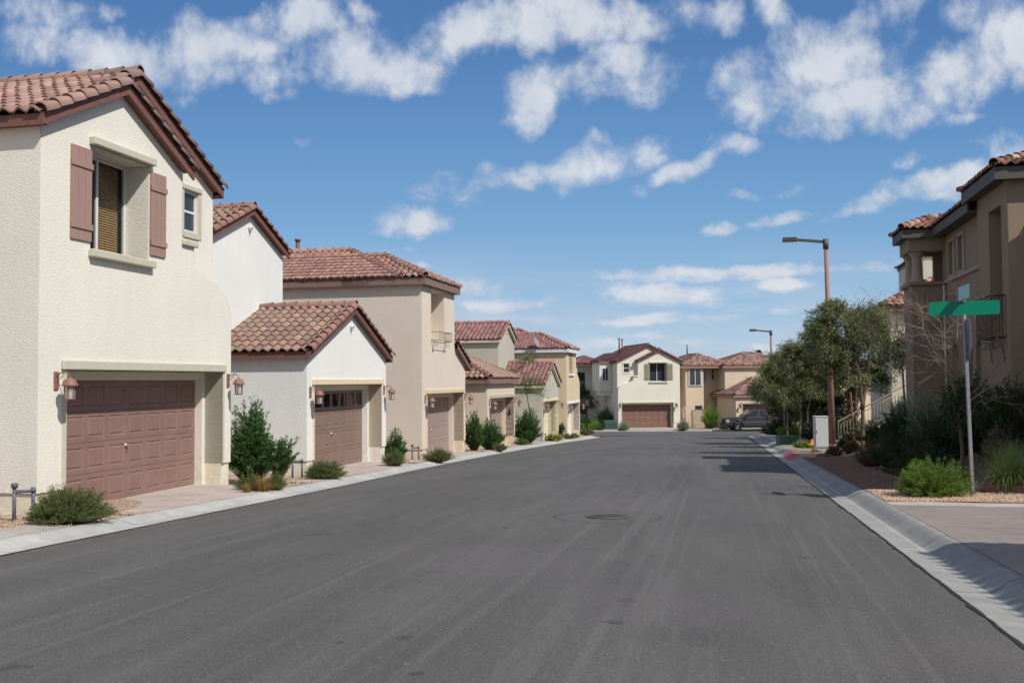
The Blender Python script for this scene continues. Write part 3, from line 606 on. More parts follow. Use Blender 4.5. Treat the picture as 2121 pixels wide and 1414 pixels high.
def garage_door(par, x0, x1, z0, z1, y, mat, ncol=8, windows=False, mirror=None, handle=True):
    mb = MB(); rows = 4; H = (z1-z0)/rows; W = (x1-x0)/ncol
    for r in range(rows):
        za, zb = z0+r*H+.003, z0+(r+1)*H-.003
        # face sheet with panel holes
        holes = []; 
        for c in range(ncol):
            xa, xb = x0+c*W+W*.12, x0+(c+1)*W-W*.12; pa, pb = za+H*.16, zb-H*.16
            holes.append((xa, xb, pa, pb))
        mb.plate([(x0, za), (x1, za), (x1, zb), (x0, zb)], [[(a, c1), (a, d1), (b2, d1), (b2, c1)] for a, b2, c1, d1 in holes], lambda a, b: (a, y, b))
        mb.quad((x0, y, za), (x1, y, za), (x1, y+.03, za-.0), (x0, y+.03, za)); mb.quad((x0, y, zb), (x1, y, zb), (x1, y+.03, zb), (x0, y+.03, zb))
        for a, b2, c1, d1 in holes:
            if windows and r == rows-1:
                mb.box(a, b2, y+.02, y+.03, c1, d1, 1); 
                for (p, q) in (((a, c1), (b2, c1)), ((a, d1), (b2, d1)), ((a, c1), (a, d1)), ((b2, c1), (b2, d1))):
                    mb.quad((p[0], y, p[1]), (q[0], y, q[1]), (q[0], y+.025, q[1]), (p[0], y+.025, p[1]))
                continue
            e = .018; e2 = .05; R0 = [(a, c1), (b2, c1), (b2, d1), (a, d1)]; R1 = [(a+e, c1+e), (b2-e, c1+e), (b2-e, d1-e), (a+e, d1-e)]; R2 = [(a+e2, c1+e2), (b2-e2, c1+e2), (b2-e2, d1-e2), (a+e2, d1-e2)]
            vs = [(p[0], y, p[1]) for p in R0]+[(p[0], y+.018, p[1]) for p in R1]+[(p[0], y+.001, p[1]) for p in R2]
            fs = [(i, (i+1) % 4, 4+(i+1) % 4, 4+i) for i in range(4)]+[(4+i, 4+(i+1) % 4, 8+(i+1) % 4, 8+i) for i in range(4)]+[(8, 9, 10, 11)]
            mb.add(vs, fs)
    mb.quad((x0, y+.03, z0), (x1, y+.03, z0), (x1, y+.03, z1), (x0, y+.03, z1))
    d = mb.build('garage_door', [mat, glass_mat('garage_glass', (.02, .022, .024))], par, mirror)
    mb = MB(); mb.box(x0, x1, y-.012, y+.02, z0-.03, z0-.002); mb.build('door_seal', paint('rubber_seal', sr(170, 168, 162, .8)), d, mirror)
    if handle:
        mb = MB(); cx = (x0+x1)/2-.03; cz = z0+H*2-.12; mb.lathe([(.001, 0), (.035, 0), (.035, .01), (.012, .015), (.012, .05)], (0, 0, 0), 10)
        vs = mb.v; mb.v = [(cx+p[0], y-p[2], cz+p[1]) for p in vs]; mb.beam((cx, y-.05, cz), (cx+.02, y-.05, cz-.10), .014, .02); mb.beam((cx-.05, y-.05, cz), (cx+.05, y-.05, cz), .014, .018)
        mb.build('handle', paint('brushed_metal', sr(205, 205, 205), .35, .05, metal=.8), d, mirror)
    return d
def window(par, x0, x1, z0, z1, y, frame_mat, split='v', mirror=None, see=False, blind=None, bar=.045):
    mb = MB(); t = bar
    mb.box(x0, x1, y-.03, y+.03, z0, z0+t); mb.box(x0, x1, y-.03, y+.03, z1-t, z1); mb.box(x0, x0+t, y-.029, y+.029, z0+t, z1-t); mb.box(x1-t, x1, y-.029, y+.029, z0+t, z1-t)
    if split == 'v': xm = (x0+x1)/2; mb.box(xm-t*.6, xm+t*.6, y-.024, y+.024, z0+t, z1-t)
    elif split == 'h': zm = (z0+z1)/2; mb.box(x0+t, x1-t, y-.024, y+.024, zm-t*.55, zm+t*.55)
    w = empty('window', (0, 0, 0)); w.parent = par
    mb.build('frame', frame_mat, w, mirror)
    mb = MB(); mb.quad((x0+t, y, z0+t), (x1-t, y, z0+t), (x1-t, y, z1-t), (x0+t, y, z1-t)); mb.build('pane', glass_mat('clear_glass', (.03, .035, .04), .72) if see else glass_mat(), w, mirror)
    if see:
        mb = MB(); mb.box(x0-.02, x1+.02, y+.55, y+.57, z0-.02, z1+.02); mb.quad((x0-.02, y+.035, z0), (x0-.02, y+.56, z0), (x0-.02, y+.56, z1), (x0-.02, y+.035, z1)); mb.quad((x1+.02, y+.035, z0), (x1+.02, y+.56, z0), (x1+.02, y+.56, z1), (x1+.02, y+.035, z1))
        mb.build('interior', paint('dark_room', (.03, .027, .024), .9), w, mirror)
    if blind:
        bx0, bx1, bz = blind[:3]; mb = MB(); z = z1-t-.02
        while z > bz: mb.obox(Vector(((bx0+bx1)/2, y+.10, z)), Vector((1, 0, 0)), Vector((0, .62, .78)), Vector((0, -.78, .62)), (bx1-bx0)/2, .028, .0015); z -= .046
        for q in (.15, .5, .85): mb.box(bx0+(bx1-bx0)*q-.004, bx0+(bx1-bx0)*q+.004, y+.068, y+.071, bz, z1-t)
        mb.build('blind', paint('wood_blind', sr(232, 190, 128, 1), .6), w, mirror)
    return w
def shutter(par, x0, x1, z0, z1, mat, mirror=None, y=0.0):
    mb = MB(); n = 3; w = (x1-x0)/n
    for i in range(n): mb.box(x0+i*w+.004, x0+(i+1)*w-.004, y-.035, y-.003, z0, z1)
    for z in (z0+.24, z1-.30): mb.box(x0-.01, x1+.01, y-.058, y-.036, z-.05, z+.05)
    return mb.build('shutter', mat, par, mirror)
def lantern(par, x, z, mats, mirror=None, y=0.0, s=1.0):
    """x: centre, z: top of roof cap; hangs from a scroll bracket"""
    mb = MB(); rust = 0; o = .27*s
    mb.box(x-.055*s, x+.055*s, y-.03, y-.002, z-.18*s, z+.12*s, 0, .02)
    mb.tube([(x, y-.02, z+.03*s), (x, y-.10*s, z+.10*s), (x, y-.19*s, z+.105*s), (x, y-.25*s, z+.07*s), (x, y-.27*s, z+.02*s)], .011*s, 6)
    mb.tube([(x, y-.02, z-.05*s), (x, y-.08*s, z-.0*s), (x, y-.13*s, z+.05*s), (x, y-.16*s, z+.10*s)], .008*s, 6)
    L = empty('wall_lantern', (0, 0, 0)); L.parent = par
    cx, cy = x, y-o
    prof = [(.001, .035), (.016, .035), (.02, .01), (.04, .004), (.075, -.012), (.10, -.04), (.112, -.075), (.118, -.09), (.132, -.10), (.132, -.12), (.09, -.12)]
    mb.lathe([(r*s, q*s) for r, q in prof], (cx, cy, z), 14)
    for a in range(6):
        q = a*math.pi/3+.3; px, py = cx+.085*s*math.cos(q), cy+.085*s*math.sin(q); mb.beam((px, py, z-.12*s), (cx+.078*s*math.cos(q), cy+.078*s*math.sin(q), z-.325*s), .012*s, .012*s, up=(1, 0, 0))
    mb.lathe([(.001, -.35), (.07*s, -.35*s), (.09*s, -.335*s), (.09*s, -.322*s), (.001, -.322*s)], (cx, cy, z), 14)
    mb.build('bracket', mats[0], L, mirror)
    mb = MB(); mb.lathe([(.078*s, -.12*s), (.071*s, -.322*s)], (cx, cy, z), 12); mb.build('lantern_glass', glass_mat('lantern_glass', (.75, .72, .65), .55), L, mirror)
    mb = MB(); 
    for dx, dy in ((.02, 0), (-.015, .015), (-.01, -.018)): mb.tube([(cx+dx*s, cy+dy*s, z-.32*s), (cx+dx*s, cy+dy*s, z-.21*s)], .009*s, 6)
    mb.build('candle_tube', paint('candle', sr(225, 215, 190, .8)), L, mirror)
    return L
def gable_caps(mb, A, B, C, r=.115, mi=0):
    caps(mb, A, B, r, mi); caps(mb, C, B, r, mi)
def rake_boards(mb, A, B, C, h=.17, t=.045, mi=0):
    for p, q in ((A, B), (C, B)):
        p, q = Vector(p), Vector(q); d = (q-p).normalized(); upn = Vector((-d.z, 0, d.x)) if d.x > 0 else Vector((d.z, 0, -d.x))
        e = d*(.0)
        mb.prism([(0, 0), (1, 0), (1, 1), (0, 1)], lambda a, b: p+(q-p)*a+Vector((0, -t/2, -h*b)), lambda a, b: p+(q-p)*a+Vector((0, t/2, -h*b)), mi)

HOUSE_GROUP = 'houses with garages along the street'
def base_slab(mb, outline2, z0, z1, mi): mb.prism(outline2, lambda a, b: (a, b, z0), lambda a, b: (a, b, z1), mi)
def opening_set(par, P, xo0, xo1, mirror, y=0, lantern_x=None, windows=False, ncol=8):
    """garage opening trim, lintel, door and two lanterns; z relative to garage floor"""
    tm = P['trim']
    mb = MB()
    mb.box(xo0-.14, xo1+.08, y-.06, y+.02, 2.42, 2.585, 0, .02); mb.build('lintel', tm, par, mirror)
    mb = MB()
    for a, b in ((xo0-.10, xo0), (xo1, xo1+.06)): mb.box(a, b, y-.022, y+.42, .44, 2.418, 0, .008)
    mb.quad((xo0+.001, y-.02, 2.405), (xo1-.001, y-.02, 2.405), (xo1-.001, y+.42, 2.405), (xo0+.001, y+.42, 2.405))
    mb.build('door_surround', tm, par, mirror)
    garage_door(par, xo0+.11, xo1-.11, .0, 2.25, y+.60, P['door'], ncol, windows, mirror)
    lx = lantern_x or (xo0-.27, xo1+.22)
    for x in lx: lantern(par, x, 2.27, [P['metal']], mirror, y)
def garage_wall(mb, W, xo0, xo1, outline, extra, y=0, mi=0, base_mi=1):
    """front wall with garage opening reaching the weep line, and jambs below"""
    pts = [(0, .44), (xo0, .44), (xo0, 2.42), (xo1, 2.42), (xo1, .44), (W, .44)] + outline
    mb.plate(pts, [[(a, c), (a, d), (b, d), (b, c)] for a, b, c, d, *_ in extra], lambda a, b: (a, y, b), mi)
    for (a, b, c, d, dep) in extra:
        for q in (((a, c), (a, d)), ((b, c), (b, d)), ((a, d), (b, d)), ((a, c), (b, c))):
            (x0, z0), (x1, z1) = q; mb.quad((x0, y, z0), (x1, y, z1), (x1, y+dep, z1), (x0, y+dep, z0), mi)
    # reveals: outer 0-.42 then step in .11 to the door plane
    for s, x in ((1, xo0), (-1, xo1)):
        mb.box(x-s*.0, x+s*.11, y+.42, y+.66, -.3, 2.42-.0, mi)
        mb.quad((x, y, .44), (x, y+.42, .44), (x, y+.42, 2.42), (x, y, 2.42), mi)
    mb.box(xo0+.11, xo1-.11, y+.42, y+.60, 2.25, 2.42, mi)
    mb.quad((xo0, y, 2.42), (xo1, y, 2.42), (xo1, y+.42, 2.42), (xo0, y+.42, 2.42), mi)
    # plinth, set back 3 cm
    mb.box(.03, xo0-.0, y+.03, y+.752, -.35, .44, base_mi); mb.box(xo1+.0, W-.03, y+.03, y+.752, -.35, .44, base_mi)

def roof_deck(mb, pts, mi): mb.add([Vector(p) for p in pts], [tuple(range(len(pts)))], mi)

def house_mirrorable_gables(name, loc, rz, P, label, mirror=False, dep=10.0):
    """two-storey house: front gable bay over the garage, set-back second gable, curved flare"""
    W = 6.3; mr = W if mirror else None
    h = empty(name, loc, rz, label, 'house', None)
    mb = MB(); xo0, xo1 = .70, 5.93; e = 6.43; s = .49; bx = 4.27; rec = .43
    win = (1.30, 3.07, 4.52, 6.33, .55)
    # front plane: lower storey with flare + bay gable
    out = [(W, 3.62), (6.24, 3.86), (6.12, 4.03), (5.95, 4.14), (5.6, 4.33), (5.3, 4.43), (4.95, 4.53), (4.78, 4.62), (4.72, 4.80), (4.72, 4.98), (bx, 4.98), (bx, e), (bx/2, e+s*bx/2), (0, e)]
    garage_wall(mb, W, xo0, xo1, out, [win])
    # shelf tops of the flare
    fl = [(bx, 4.98), (4.72, 4.98), (4.72, 4.80), (4.78, 4.62), (4.95, 4.53), (5.3, 4.43), (5.6, 4.33), (5.95, 4.14), (6.12, 4.03), (6.24, 3.86), (W, 3.62)]
    for a, b in zip(fl[:-1], fl[1:]): mb.quad((a[0], 0, a[1]), (b[0], 0, b[1]), (b[0], rec+.01, b[1]), (a[0], rec+.01, a[1]))
    mb.quad((bx, 0, 4.98), (bx, rec, 4.98), (bx, rec, e), (bx, 0, e))
    # set-back wall with second gable
    UW = 6.25; sw = (5.02, 5.62, 5.40, 6.30, .12)
    outline = [(bx-.2, 3.5), (UW, 3.5), (UW, e), (UW/2, e+s*UW/2), (bx/2-.1, e+s*(bx/2-.1)), (bx/2-.1, 6.80), (bx-.2, 6.50)]
    facade(mb, outline, [sw], rec)
    # side and back walls
    mb.quad((0, 0, .44), (0, 0, e), (0, dep, e), (0, dep, .44)); mb.quad((UW, rec, 3.5), (UW, rec, e), (UW, dep, e), (UW, dep, 3.5)); mb.quad((W, 0, .44), (W, 0, 3.62), (W, dep, 3.62), (W, dep, .44)); mb.quad((W, 0, 3.62), (UW, rec, 3.62), (UW, dep, 3.62), (W, dep, 3.62))
    mb.add([(0, dep, .44), (W, dep, .44), (W, dep, 3.62), (UW, dep, e), (UW/2, dep, e+s*UW/2), (0, dep, e)], [(0, 1, 2, 3, 4, 5)])
    mb.box(.03, W-.03, .75, dep-.03, -.5, .44, 1)
    mb.build('wall', [P['wall'], P['base']], h, mr)
    # roof: left slope shared, right slope of main, right slope of bay
    o = .17; ov = .17; rm = MB(); k = s
    zl = lambda x: e+.17+s*x       # top of deck over left slope, above fascia
    ridge = UW/2; A = (-ov, -o, zl(-ov)); 
    rb = bx/2
    tiles(rm, [(-ov, dep+o, zl(-ov)), (-ov, -o, zl(-ov)), (rb, -o, zl(rb)), (rb, dep+o, zl(rb))])
    tiles(rm, [(rb-.02, dep+o, zl(rb-.02)), (rb-.02, rec-o, zl(rb-.02)), (ridge, rec-o, zl(ridge)), (ridge, dep+o, zl(ridge))])
    tiles(rm, [(UW+ov, rec-o, zl(-ov)), (UW+ov, dep+o, zl(-ov)), (ridge, dep+o, zl(ridge)), (ridge, rec-o, zl(ridge))])
    tiles(rm, [(bx+ov, -o, zl(-ov)), (bx+ov, rec, zl(-ov)), (rb, rec, zl(rb)), (rb, -o, zl(rb))])
    roof = rm.build('roof', [P['tile'], P['deck']], h, mr)
    cm = CapMB(); q = .05
    gable_caps(cm, (-ov+.02, -o+.03, zl(-ov)+q), (rb, -o+.03, zl(rb)+q), (bx+ov, -o+.03, zl(-ov)+q))
    caps(cm, (UW+ov, rec-o+.03, zl(-ov)+q), (ridge, rec-o+.03, zl(ridge)+q)); caps(cm, (rb+.25, rec-o+.03, zl(rb+.25)+q), (ridge, rec-o+.03, zl(ridge)+q))
    caps(cm, (ridge, rec-o, zl(ridge)+.07), (ridge, dep, zl(ridge)+.07), .12); caps(cm, (rb, -o, zl(rb)+.07), (rb, rec+.1, zl(rb)+.07), .11)
    cm.build('ridge_tiles', P['cap'], roof, mr)
    fm = MB(); ez = .155
    rake_boards(fm, (-ov, -o+.02, zl(-ov)+.01), (rb, -o+.02, zl(rb)+.01), (bx+ov, -o+.02, zl(-ov)+.01), .2)
    rake_boards(fm, (rb, rec-o+.02, zl(rb)+.01), (ridge, rec-o+.02, zl(ridge)+.01), (UW+ov, rec-o+.02, zl(-ov)+.01), .2)
    fm.box(-ov, -ov+.04, -o+.045, dep, zl(-ov)-.19, zl(-ov)-.005); fm.box(UW+ov-.04, UW+ov, rec-o+.045, dep, zl(-ov)-.19, zl(-ov)-.005)
    fm.box(-ov+.04, .0, -o+.05, dep, zl(-ov)-.17, zl(-ov)-.15); fm.box(UW+.001, UW+ov-.04, rec-o+.05, dep, zl(-ov)-.17, zl(-ov)-.15)
    # soffits under rakes
    for (xa, xb, ya, yb) in ((-.0, rb, -o+.045, 0), ): 
        for sgn, x0_, x1_ in ((1, 0, rb), (-1, bx, rb)):
            fm.quad((x0_, ya, e+.01), (x1_, ya, e+s*rb+.01), (x1_, yb, e+s*rb+.01), (x0_, yb, e+.01))
    fm.quad((UW, rec-o+.045, e+.01), (ridge, rec-o+.045, e+s*ridge+.01), (ridge, rec, e+s*ridge+.01), (UW, rec, e+.01))
    fm.build('fascia', P['fascia'], roof, mr)
    # trims
    mb = MB(); mb.box(1.24, 3.14, -.13, .0, 6.34, 6.48, 0, .02); mb.box(1.25, 3.12, -.0, .5, 6.335, 6.345); mb.build('window_header', P['trim'], h, mr)
    mb = MB(); mb.box(1.24, 3.16, -.12, .5, 4.38, 4.52, 0, .02); mb.build('window_sill', P['trim'], h, mr)
    mb = MB(); mb.box(4.93, 5.72, rec-.05, rec, 6.30, 6.40, 0, .01); mb.box(5.63, 5.73, rec-.025, rec+.03, 5.30, 6.30); mb.box(4.92, 5.02, rec-.025, rec+.03, 5.30, 6.30); mb.box(5.02, 5.63, rec-.03, rec+.03, 5.28, 5.40)
    mb.build('window_surround', P['trim'], h, mr)
    mb = MB(); mb.box(bx-.04, 4.80, -.07, rec, 4.985, 5.10, 0, .02); mb.build('ledge_cap', P['trim'], h, mr)
    opening_set(h, P, xo0, xo1, mr)
    window(h, 1.32, 3.06, 4.53, 6.32, .52, P['white'], 'v', mr, see=P.get('see', False), blind=(2.25, 2.98, 4.55) if P.get('see') else None)
    window(h, 5.03, 5.61, 5.41, 6.29, rec+.08, P['white'], 'h', mr)
    shutter(h, .74, 1.29, 4.64, 6.24, P['shutter'], mr); shutter(h, 3.09, 3.62, 4.64, 6.24, P['shutter'], mr)
    return h

def house_gable_garage(name, loc, rz, P, label, W=6.1, e=3.21, e2=6.45, dep=10.0, y2=2.85, s=.43, windows=True):
    """single-storey gabled garage with a taller gabled block behind it"""
    h = empty(name, loc, rz, label, 'house'); ap = e+s*W/2
    mb = MB(); xo0, xo1 = .46, 5.66 if W > 6 else 5.2
    garage_wall(mb, W, xo0, xo1, [(W, e), (W/2, ap), (0, e)], [])
    mb.quad((0, 0, .44), (0, 0, e), (0, y2+.1, e), (0, y2+.1, .44)); mb.quad((W, 0, .44), (W, 0, e), (W, dep, e), (W, dep, .44))
    xa, xb = .05, 4.55; rx = (xa+xb)/2; a2 = e2+s*(xb-xa)/2
    mb.add([(xa, y2, e-.3), (xb, y2, e-.3), (xb, y2, e2), (rx, y2, a2), (xa, y2, e2)], [(0, 1, 2, 3, 4)])
    mb.quad((xa, y2, .44), (xa, y2, e2), (xa, dep, e2), (xa, dep, .44)); mb.quad((xb, y2, e-.3), (xb, y2, e2), (xb, dep, e2), (xb, dep, e-.3))
    mb.add([(xa, dep, .44), (xb, dep, .44), (xb, dep, e2), (rx, dep, a2), (xa, dep, e2)], [(0, 1, 2, 3, 4)]); mb.quad((xb, dep, .44), (W, dep, .44), (W, dep, e), (xb, dep, e))
    mb.box(.03, W-.03, .75, dep-.03, -.5, .44, 1)
    mb.build('wall', [P['wall'], P['base']], h)
    o = ov = .17; f = lambda x: e+.16+s*x; f2 = lambda x: e2+.16+s*x; rm = MB(); R_ = W/2
    tiles(rm, [(-ov, y2, f(-ov)), (-ov, -o, f(-ov)), (R_, -o, f(R_)), (R_, y2, f(R_))]); tiles(rm, [(W+ov, -o, f(-ov)), (W+ov, dep, f(-ov)), (R_, dep, f(R_)), (R_, -o, f(R_))])
    r2 = rx-xa
    tiles(rm, [(xa-ov, dep+o, f2(-ov)), (xa-ov, y2-o, f2(-ov)), (rx, y2-o, f2(r2)), (rx, dep+o, f2(r2))]); tiles(rm, [(xb+ov, y2-o, f2(-ov)), (xb+ov, dep+o, f2(-ov)), (rx, dep+o, f2(r2)), (rx, y2-o, f2(r2))])
    roof = rm.build('roof', [P['tile'], P['deck']], h)
    cm = CapMB(); q = .05
    gable_caps(cm, (-ov+.02, -o+.03, f(-ov)+q), (R_, -o+.03, f(R_)+q), (W+ov-.02, -o+.03, f(-ov)+q)); caps(cm, (R_, -o, f(R_)+.07), (R_, y2, f(R_)+.07), .115)
    gable_caps(cm, (xa-ov+.02, y2-o+.03, f2(-ov)+q), (rx, y2-o+.03, f2(r2)+q), (xb+ov-.02, y2-o+.03, f2(-ov)+q)); caps(cm, (rx, y2-o, f2(r2)+.07), (rx, dep, f2(r2)+.07), .115)
    cm.build('ridge_tiles', P['cap'], roof)
    fm = MB()
    rake_boards(fm, (-ov, -o+.02, f(-ov)+.01), (R_, -o+.02, f(R_)+.01), (W+ov, -o+.02, f(-ov)+.01), .19); rake_boards(fm, (xa-ov, y2-o+.02, f2(-ov)+.01), (rx, y2-o+.02, f2(r2)+.01), (xb+ov, y2-o+.02, f2(-ov)+.01), .19)
    fm.box(-ov, -ov+.04, -o+.045, y2, f(-ov)-.18, f(-ov)-.005); fm.box(-ov+.04, 0, -o+.05, y2, f(-ov)-.16, f(-ov)-.14); fm.box(xa-ov, xa-ov+.04, y2-o+.045, dep, f2(-ov)-.18, f2(-ov)-.005); fm.box(xa-ov+.04, xa, y2-o+.05, dep, f2(-ov)-.16, f2(-ov)-.14); fm.box(W+ov-.04, W+ov, -o+.045, dep, f(-ov)-.18, f(-ov)-.005)
    for x0_, x1_, za, zb, ya, yb in ((0, R_, e, ap, -o+.045, 0), (W, R_, e, ap, -o+.045, 0), (xa, rx, e2, a2, y2-o+.045, y2), (xb, rx, e2, a2, y2-o+.045, y2)):
        fm.quad((x0_, ya, za+.01), (x1_, ya, zb+.01), (x1_, yb, zb+.01), (x0_, yb, za+.01))
    fm.build('fascia', P['fascia'], roof)
    for (x, y, z) in ((R_, 0, ap-.42), (rx, y2, a2-.42)):     # clay vent pipes under the gable peaks
        mb = MB(); mb.lathe([(.035, 0), (.05, 0), (.055, .10), (.035, .10)], (0, 0, 0), 10); mb.v = [(x+p[0], y-p[2], z+p[1]) for p in mb.v]; mb.tube([(x-.02, y-.06, z-.02), (x+.0, y-.08, z-.12)], .018, 6); mb.build('gable_vent', P['white'], h)
    opening_set(h, P, xo0, xo1, None, windows=windows)
    return h

def hip_pts(x0, x1, y0, y1, z, s):
    w = (x1-x0)/2; xm = (x0+x1)/2; zr = z+s*w; return xm, y0+w, y1-w, zr
def hip_roof(rm, cm, x0, x1, y0, y1, z, s, back=True, sides='LRFB', r=.115):
    if (x1-x0) <= (y1-y0):
        xm, ya, yb, zr = hip_pts(x0, x1, y0, y1, z, s)
        if not back: yb = y1
        if 'L' in sides: tiles(rm, [(x0, y1, z), (x0, y0, z), (xm, ya, zr), (xm, yb, zr)])
        if 'R' in sides: tiles(rm, [(x1, y0, z), (x1, y1, z), (xm, yb, zr), (xm, ya, zr)])
        if 'F' in sides: tiles(rm, [(x0, y0, z), (x1, y0, z), (xm, ya, zr)])
        if back and 'B' in sides: tiles(rm, [(x1, y1, z), (x0, y1, z), (xm, yb, zr)])
        q = .06
        caps(cm, (x0, y0, z+q), (xm, ya, zr+q), r); caps(cm, (x1, y0, z+q), (xm, ya, zr+q), r); caps(cm, (xm, ya, zr+q), (xm, yb, zr+q), r)
        if back: caps(cm, (x0, y1, z+q), (xm, yb, zr+q), r); caps(cm, (x1, y1, z+q), (xm, yb, zr+q), r)
    else:
        w = (y1-y0)/2; ym = (y0+y1)/2; zr = z+s*w; xa, xb = x0+w, x1-w; q = .06
        tiles(rm, [(x0, y0, z), (x1, y0, z), (xb, ym, zr), (xa, ym, zr)]); tiles(rm, [(x1, y1, z), (x0, y1, z), (xa, ym, zr), (xb, ym, zr)])
        tiles(rm, [(x0, y1, z), (x0, y0, z), (xa, ym, zr)]); tiles(rm, [(x1, y0, z), (x1, y1, z), (xb, ym, zr)])
        for p, t in (((x0, y0), (xa, ym)), ((x0, y1), (xa, ym)), ((x1, y0), (xb, ym)), ((x1, y1), (xb, ym))): caps(cm, (*p, z+q), (*t, zr+q), r)
        caps(cm, (xa, ym, zr+q), (xb, ym, zr+q), r)
def eave_boards(fm, x0, x1, y0, y1, z, h=.19, t=.04, which='LRFB', wall=None):
    """fascia boards round a rectangle; z = top"""
    if 'F' in which: fm.box(x0, x1, y0, y0+t, z-h, z-.005)
    if 'B' in which: fm.box(x0, x1, y1-t, y1, z-h, z-.005)
    if 'L' in which: fm.box(x0, x0+t, y0+t, y1-t, z-h, z-.005)
    if 'R' in which: fm.box(x1-t, x1, y0+t, y1-t, z-h, z-.005)
    fm.box(x0+t, x1-t, y0+t, y1-t, z-h+.02, z-h+.04)

def house_tower_garage(name, loc, rz, P, label, W=5.95, e=6.45, dep=12.0, planter=True, shed=True):
    """two-storey hipped house with a tall niche over the garage"""
    h = empty(name, loc, rz, label, 'house'); UW = 4.33; xo0, xo1 = .62, 5.62
    mb = MB(); nic = (1.15, 2.88, 4.48, 6.28, .75)
    if shed: out = [(W, 3.5), (UW, 4.22), (UW, e), (0, e)]
    else: out = [(W, 3.65), (5.86, 3.95), (5.6, 4.15), (5.0, 4.45), (4.6, 4.6), (UW, 4.72), (UW, e), (0, e)]
    garage_wall(mb, W, xo0, xo1, out, [nic])
    mb.quad((nic[0], nic[4], nic[2]), (nic[1], nic[4], nic[2]), (nic[1], nic[4], nic[3]), (nic[0], nic[4], nic[3]))
    mb.quad((0, 0, .44), (0, 0, e), (0, dep, e), (0, dep, .44)); mb.quad((UW, 0, 3.4), (UW, 0, e), (UW, 2, e), (UW, 2, 3.4)); mb.quad((UW, .8, 3.4), (UW, .8, e), (W+.1, .8, e), (W+.1, .8, 3.4)) if False else None
    zz = 3.5 if shed else 3.65
    mb.quad((W, 0, .44), (W, 0, zz), (W, dep, zz), (W, dep, .44))
    mb.quad((UW, 2, 3.4), (UW, 2, e), (W, 2, e), (W, 2, 3.4)); mb.quad((W, 2, 3.3), (W, 2, e), (W, dep, e), (W, dep, 3.3)); mb.quad((0, dep, .44), (W, dep, .44), (W, dep, e), (0, dep, e))
    if not shed:
        for a, b in zip(out[:-3], out[1:-2]): mb.quad((a[0], 0, a[1]), (b[0], 0, b[1]), (b[0], 2, b[1]), (a[0], 2, a[1]))
    mb.box(.03, W-.03, .75, dep-.03, -.5, .44, 1)
    mb.build('wall', [P['wall'], P['base']], h)
    o = .2; z = e+.17; s = .46; rm, cm = MB(), CapMB()
    hip_roof(rm, cm, -o, UW+o, -o, 7.0, z, s, back=False, sides='LRF')
    hip_roof(rm, cm, -o, W+o, .75, dep+o, z, s, back=True, sides='LRFB')
    if shed:
        tiles(rm, [(W+.35, -.17, 3.5), (W+.35, 2.0, 3.5), (UW-.0, 2.0, 4.36), (UW-.0, -.17, 4.36)]); caps(cm, (W+.33, -.14, 3.56), (UW-.05, -.14, 4.42))
    roof = rm.build('roof', [P['tile'], P['deck']], h); cm.build('ridge_tiles', P['cap'], roof)
    fm = MB(); eave_boards(fm, -o, UW+o, -o, 3, z, .26); eave_boards(fm, -o, W+o, 1.95, dep+o, z-.003, .26)
    if shed:
        fm.prism([(0, 0), (1, 0), (1, 1), (0, 1)], lambda a, b: (W+.35+(UW-W-.35)*a, -.17, 3.5+.86*a-.2*b), lambda a, b: (W+.35+(UW-W-.35)*a, -.125, 3.5+.86*a-.2*b)); fm.box(W+.31, W+.35, -.12, 2, 3.3, 3.49)
        fm.quad((W+.31, -.12, 3.34), (W+.31, 2, 3.34), (UW, 2, 4.17), (UW, -.12, 4.17))
    fm.build('fascia', P['fascia'], roof)
    mb = MB(); mb.box(nic[0]-.1, nic[1]+.12, -.06, .05, nic[3]+.004, nic[3]+.10, 0, .01); mb.build('niche_header', P['trim'], h)
    if planter:
        mb = MB(); x0, x1, z0, z1, y0 = 1.12, 2.92, 4.40, 4.72, -.30
        for zq in (z0, z1):
            mb.tube([(x0, -.01, zq), (x0, y0, zq), (x1, y0, zq), (x1, -.01, zq)], .012, 6)
        n = 14
        for i in range(n+1): x = x0+(x1-x0)*i/n; mb.tube([(x, y0, z0), (x, y0, z1)], .006, 5)
        for i in range(4): y = y0+(0-y0)*i/4; mb.tube([(x0, y, z0), (x0, y, z1)], .006, 5); mb.tube([(x1, y, z0), (x1, y, z1)], .006, 5)
        for x in (x0+.15, x1-.15):
            pts = [(x, -.015, z0-.45), (x, -.02, z0-.3)]
            for k in range(14): a = k/13*math.pi*2.3; pts.append((x, -.16+.10*math.cos(a)*(1-k/22), z0-.14+.10*math.sin(a)*(1-k/22)))
            mb.tube(pts, .009, 5)
        mb.build('window_planter', paint('wrought_iron_rust', sr(105, 85, 82, .8), .7), h)
    else:
        mb = MB(); mb.box(nic[0]-.1, nic[1]+.14, -.12, .02, nic[2]-.14, nic[2]-.002, 0, .01); mb.build('niche_sill', P['trim'], h)
    opening_set(h, P, xo0, xo1, None, windows=False)
    return h, roof

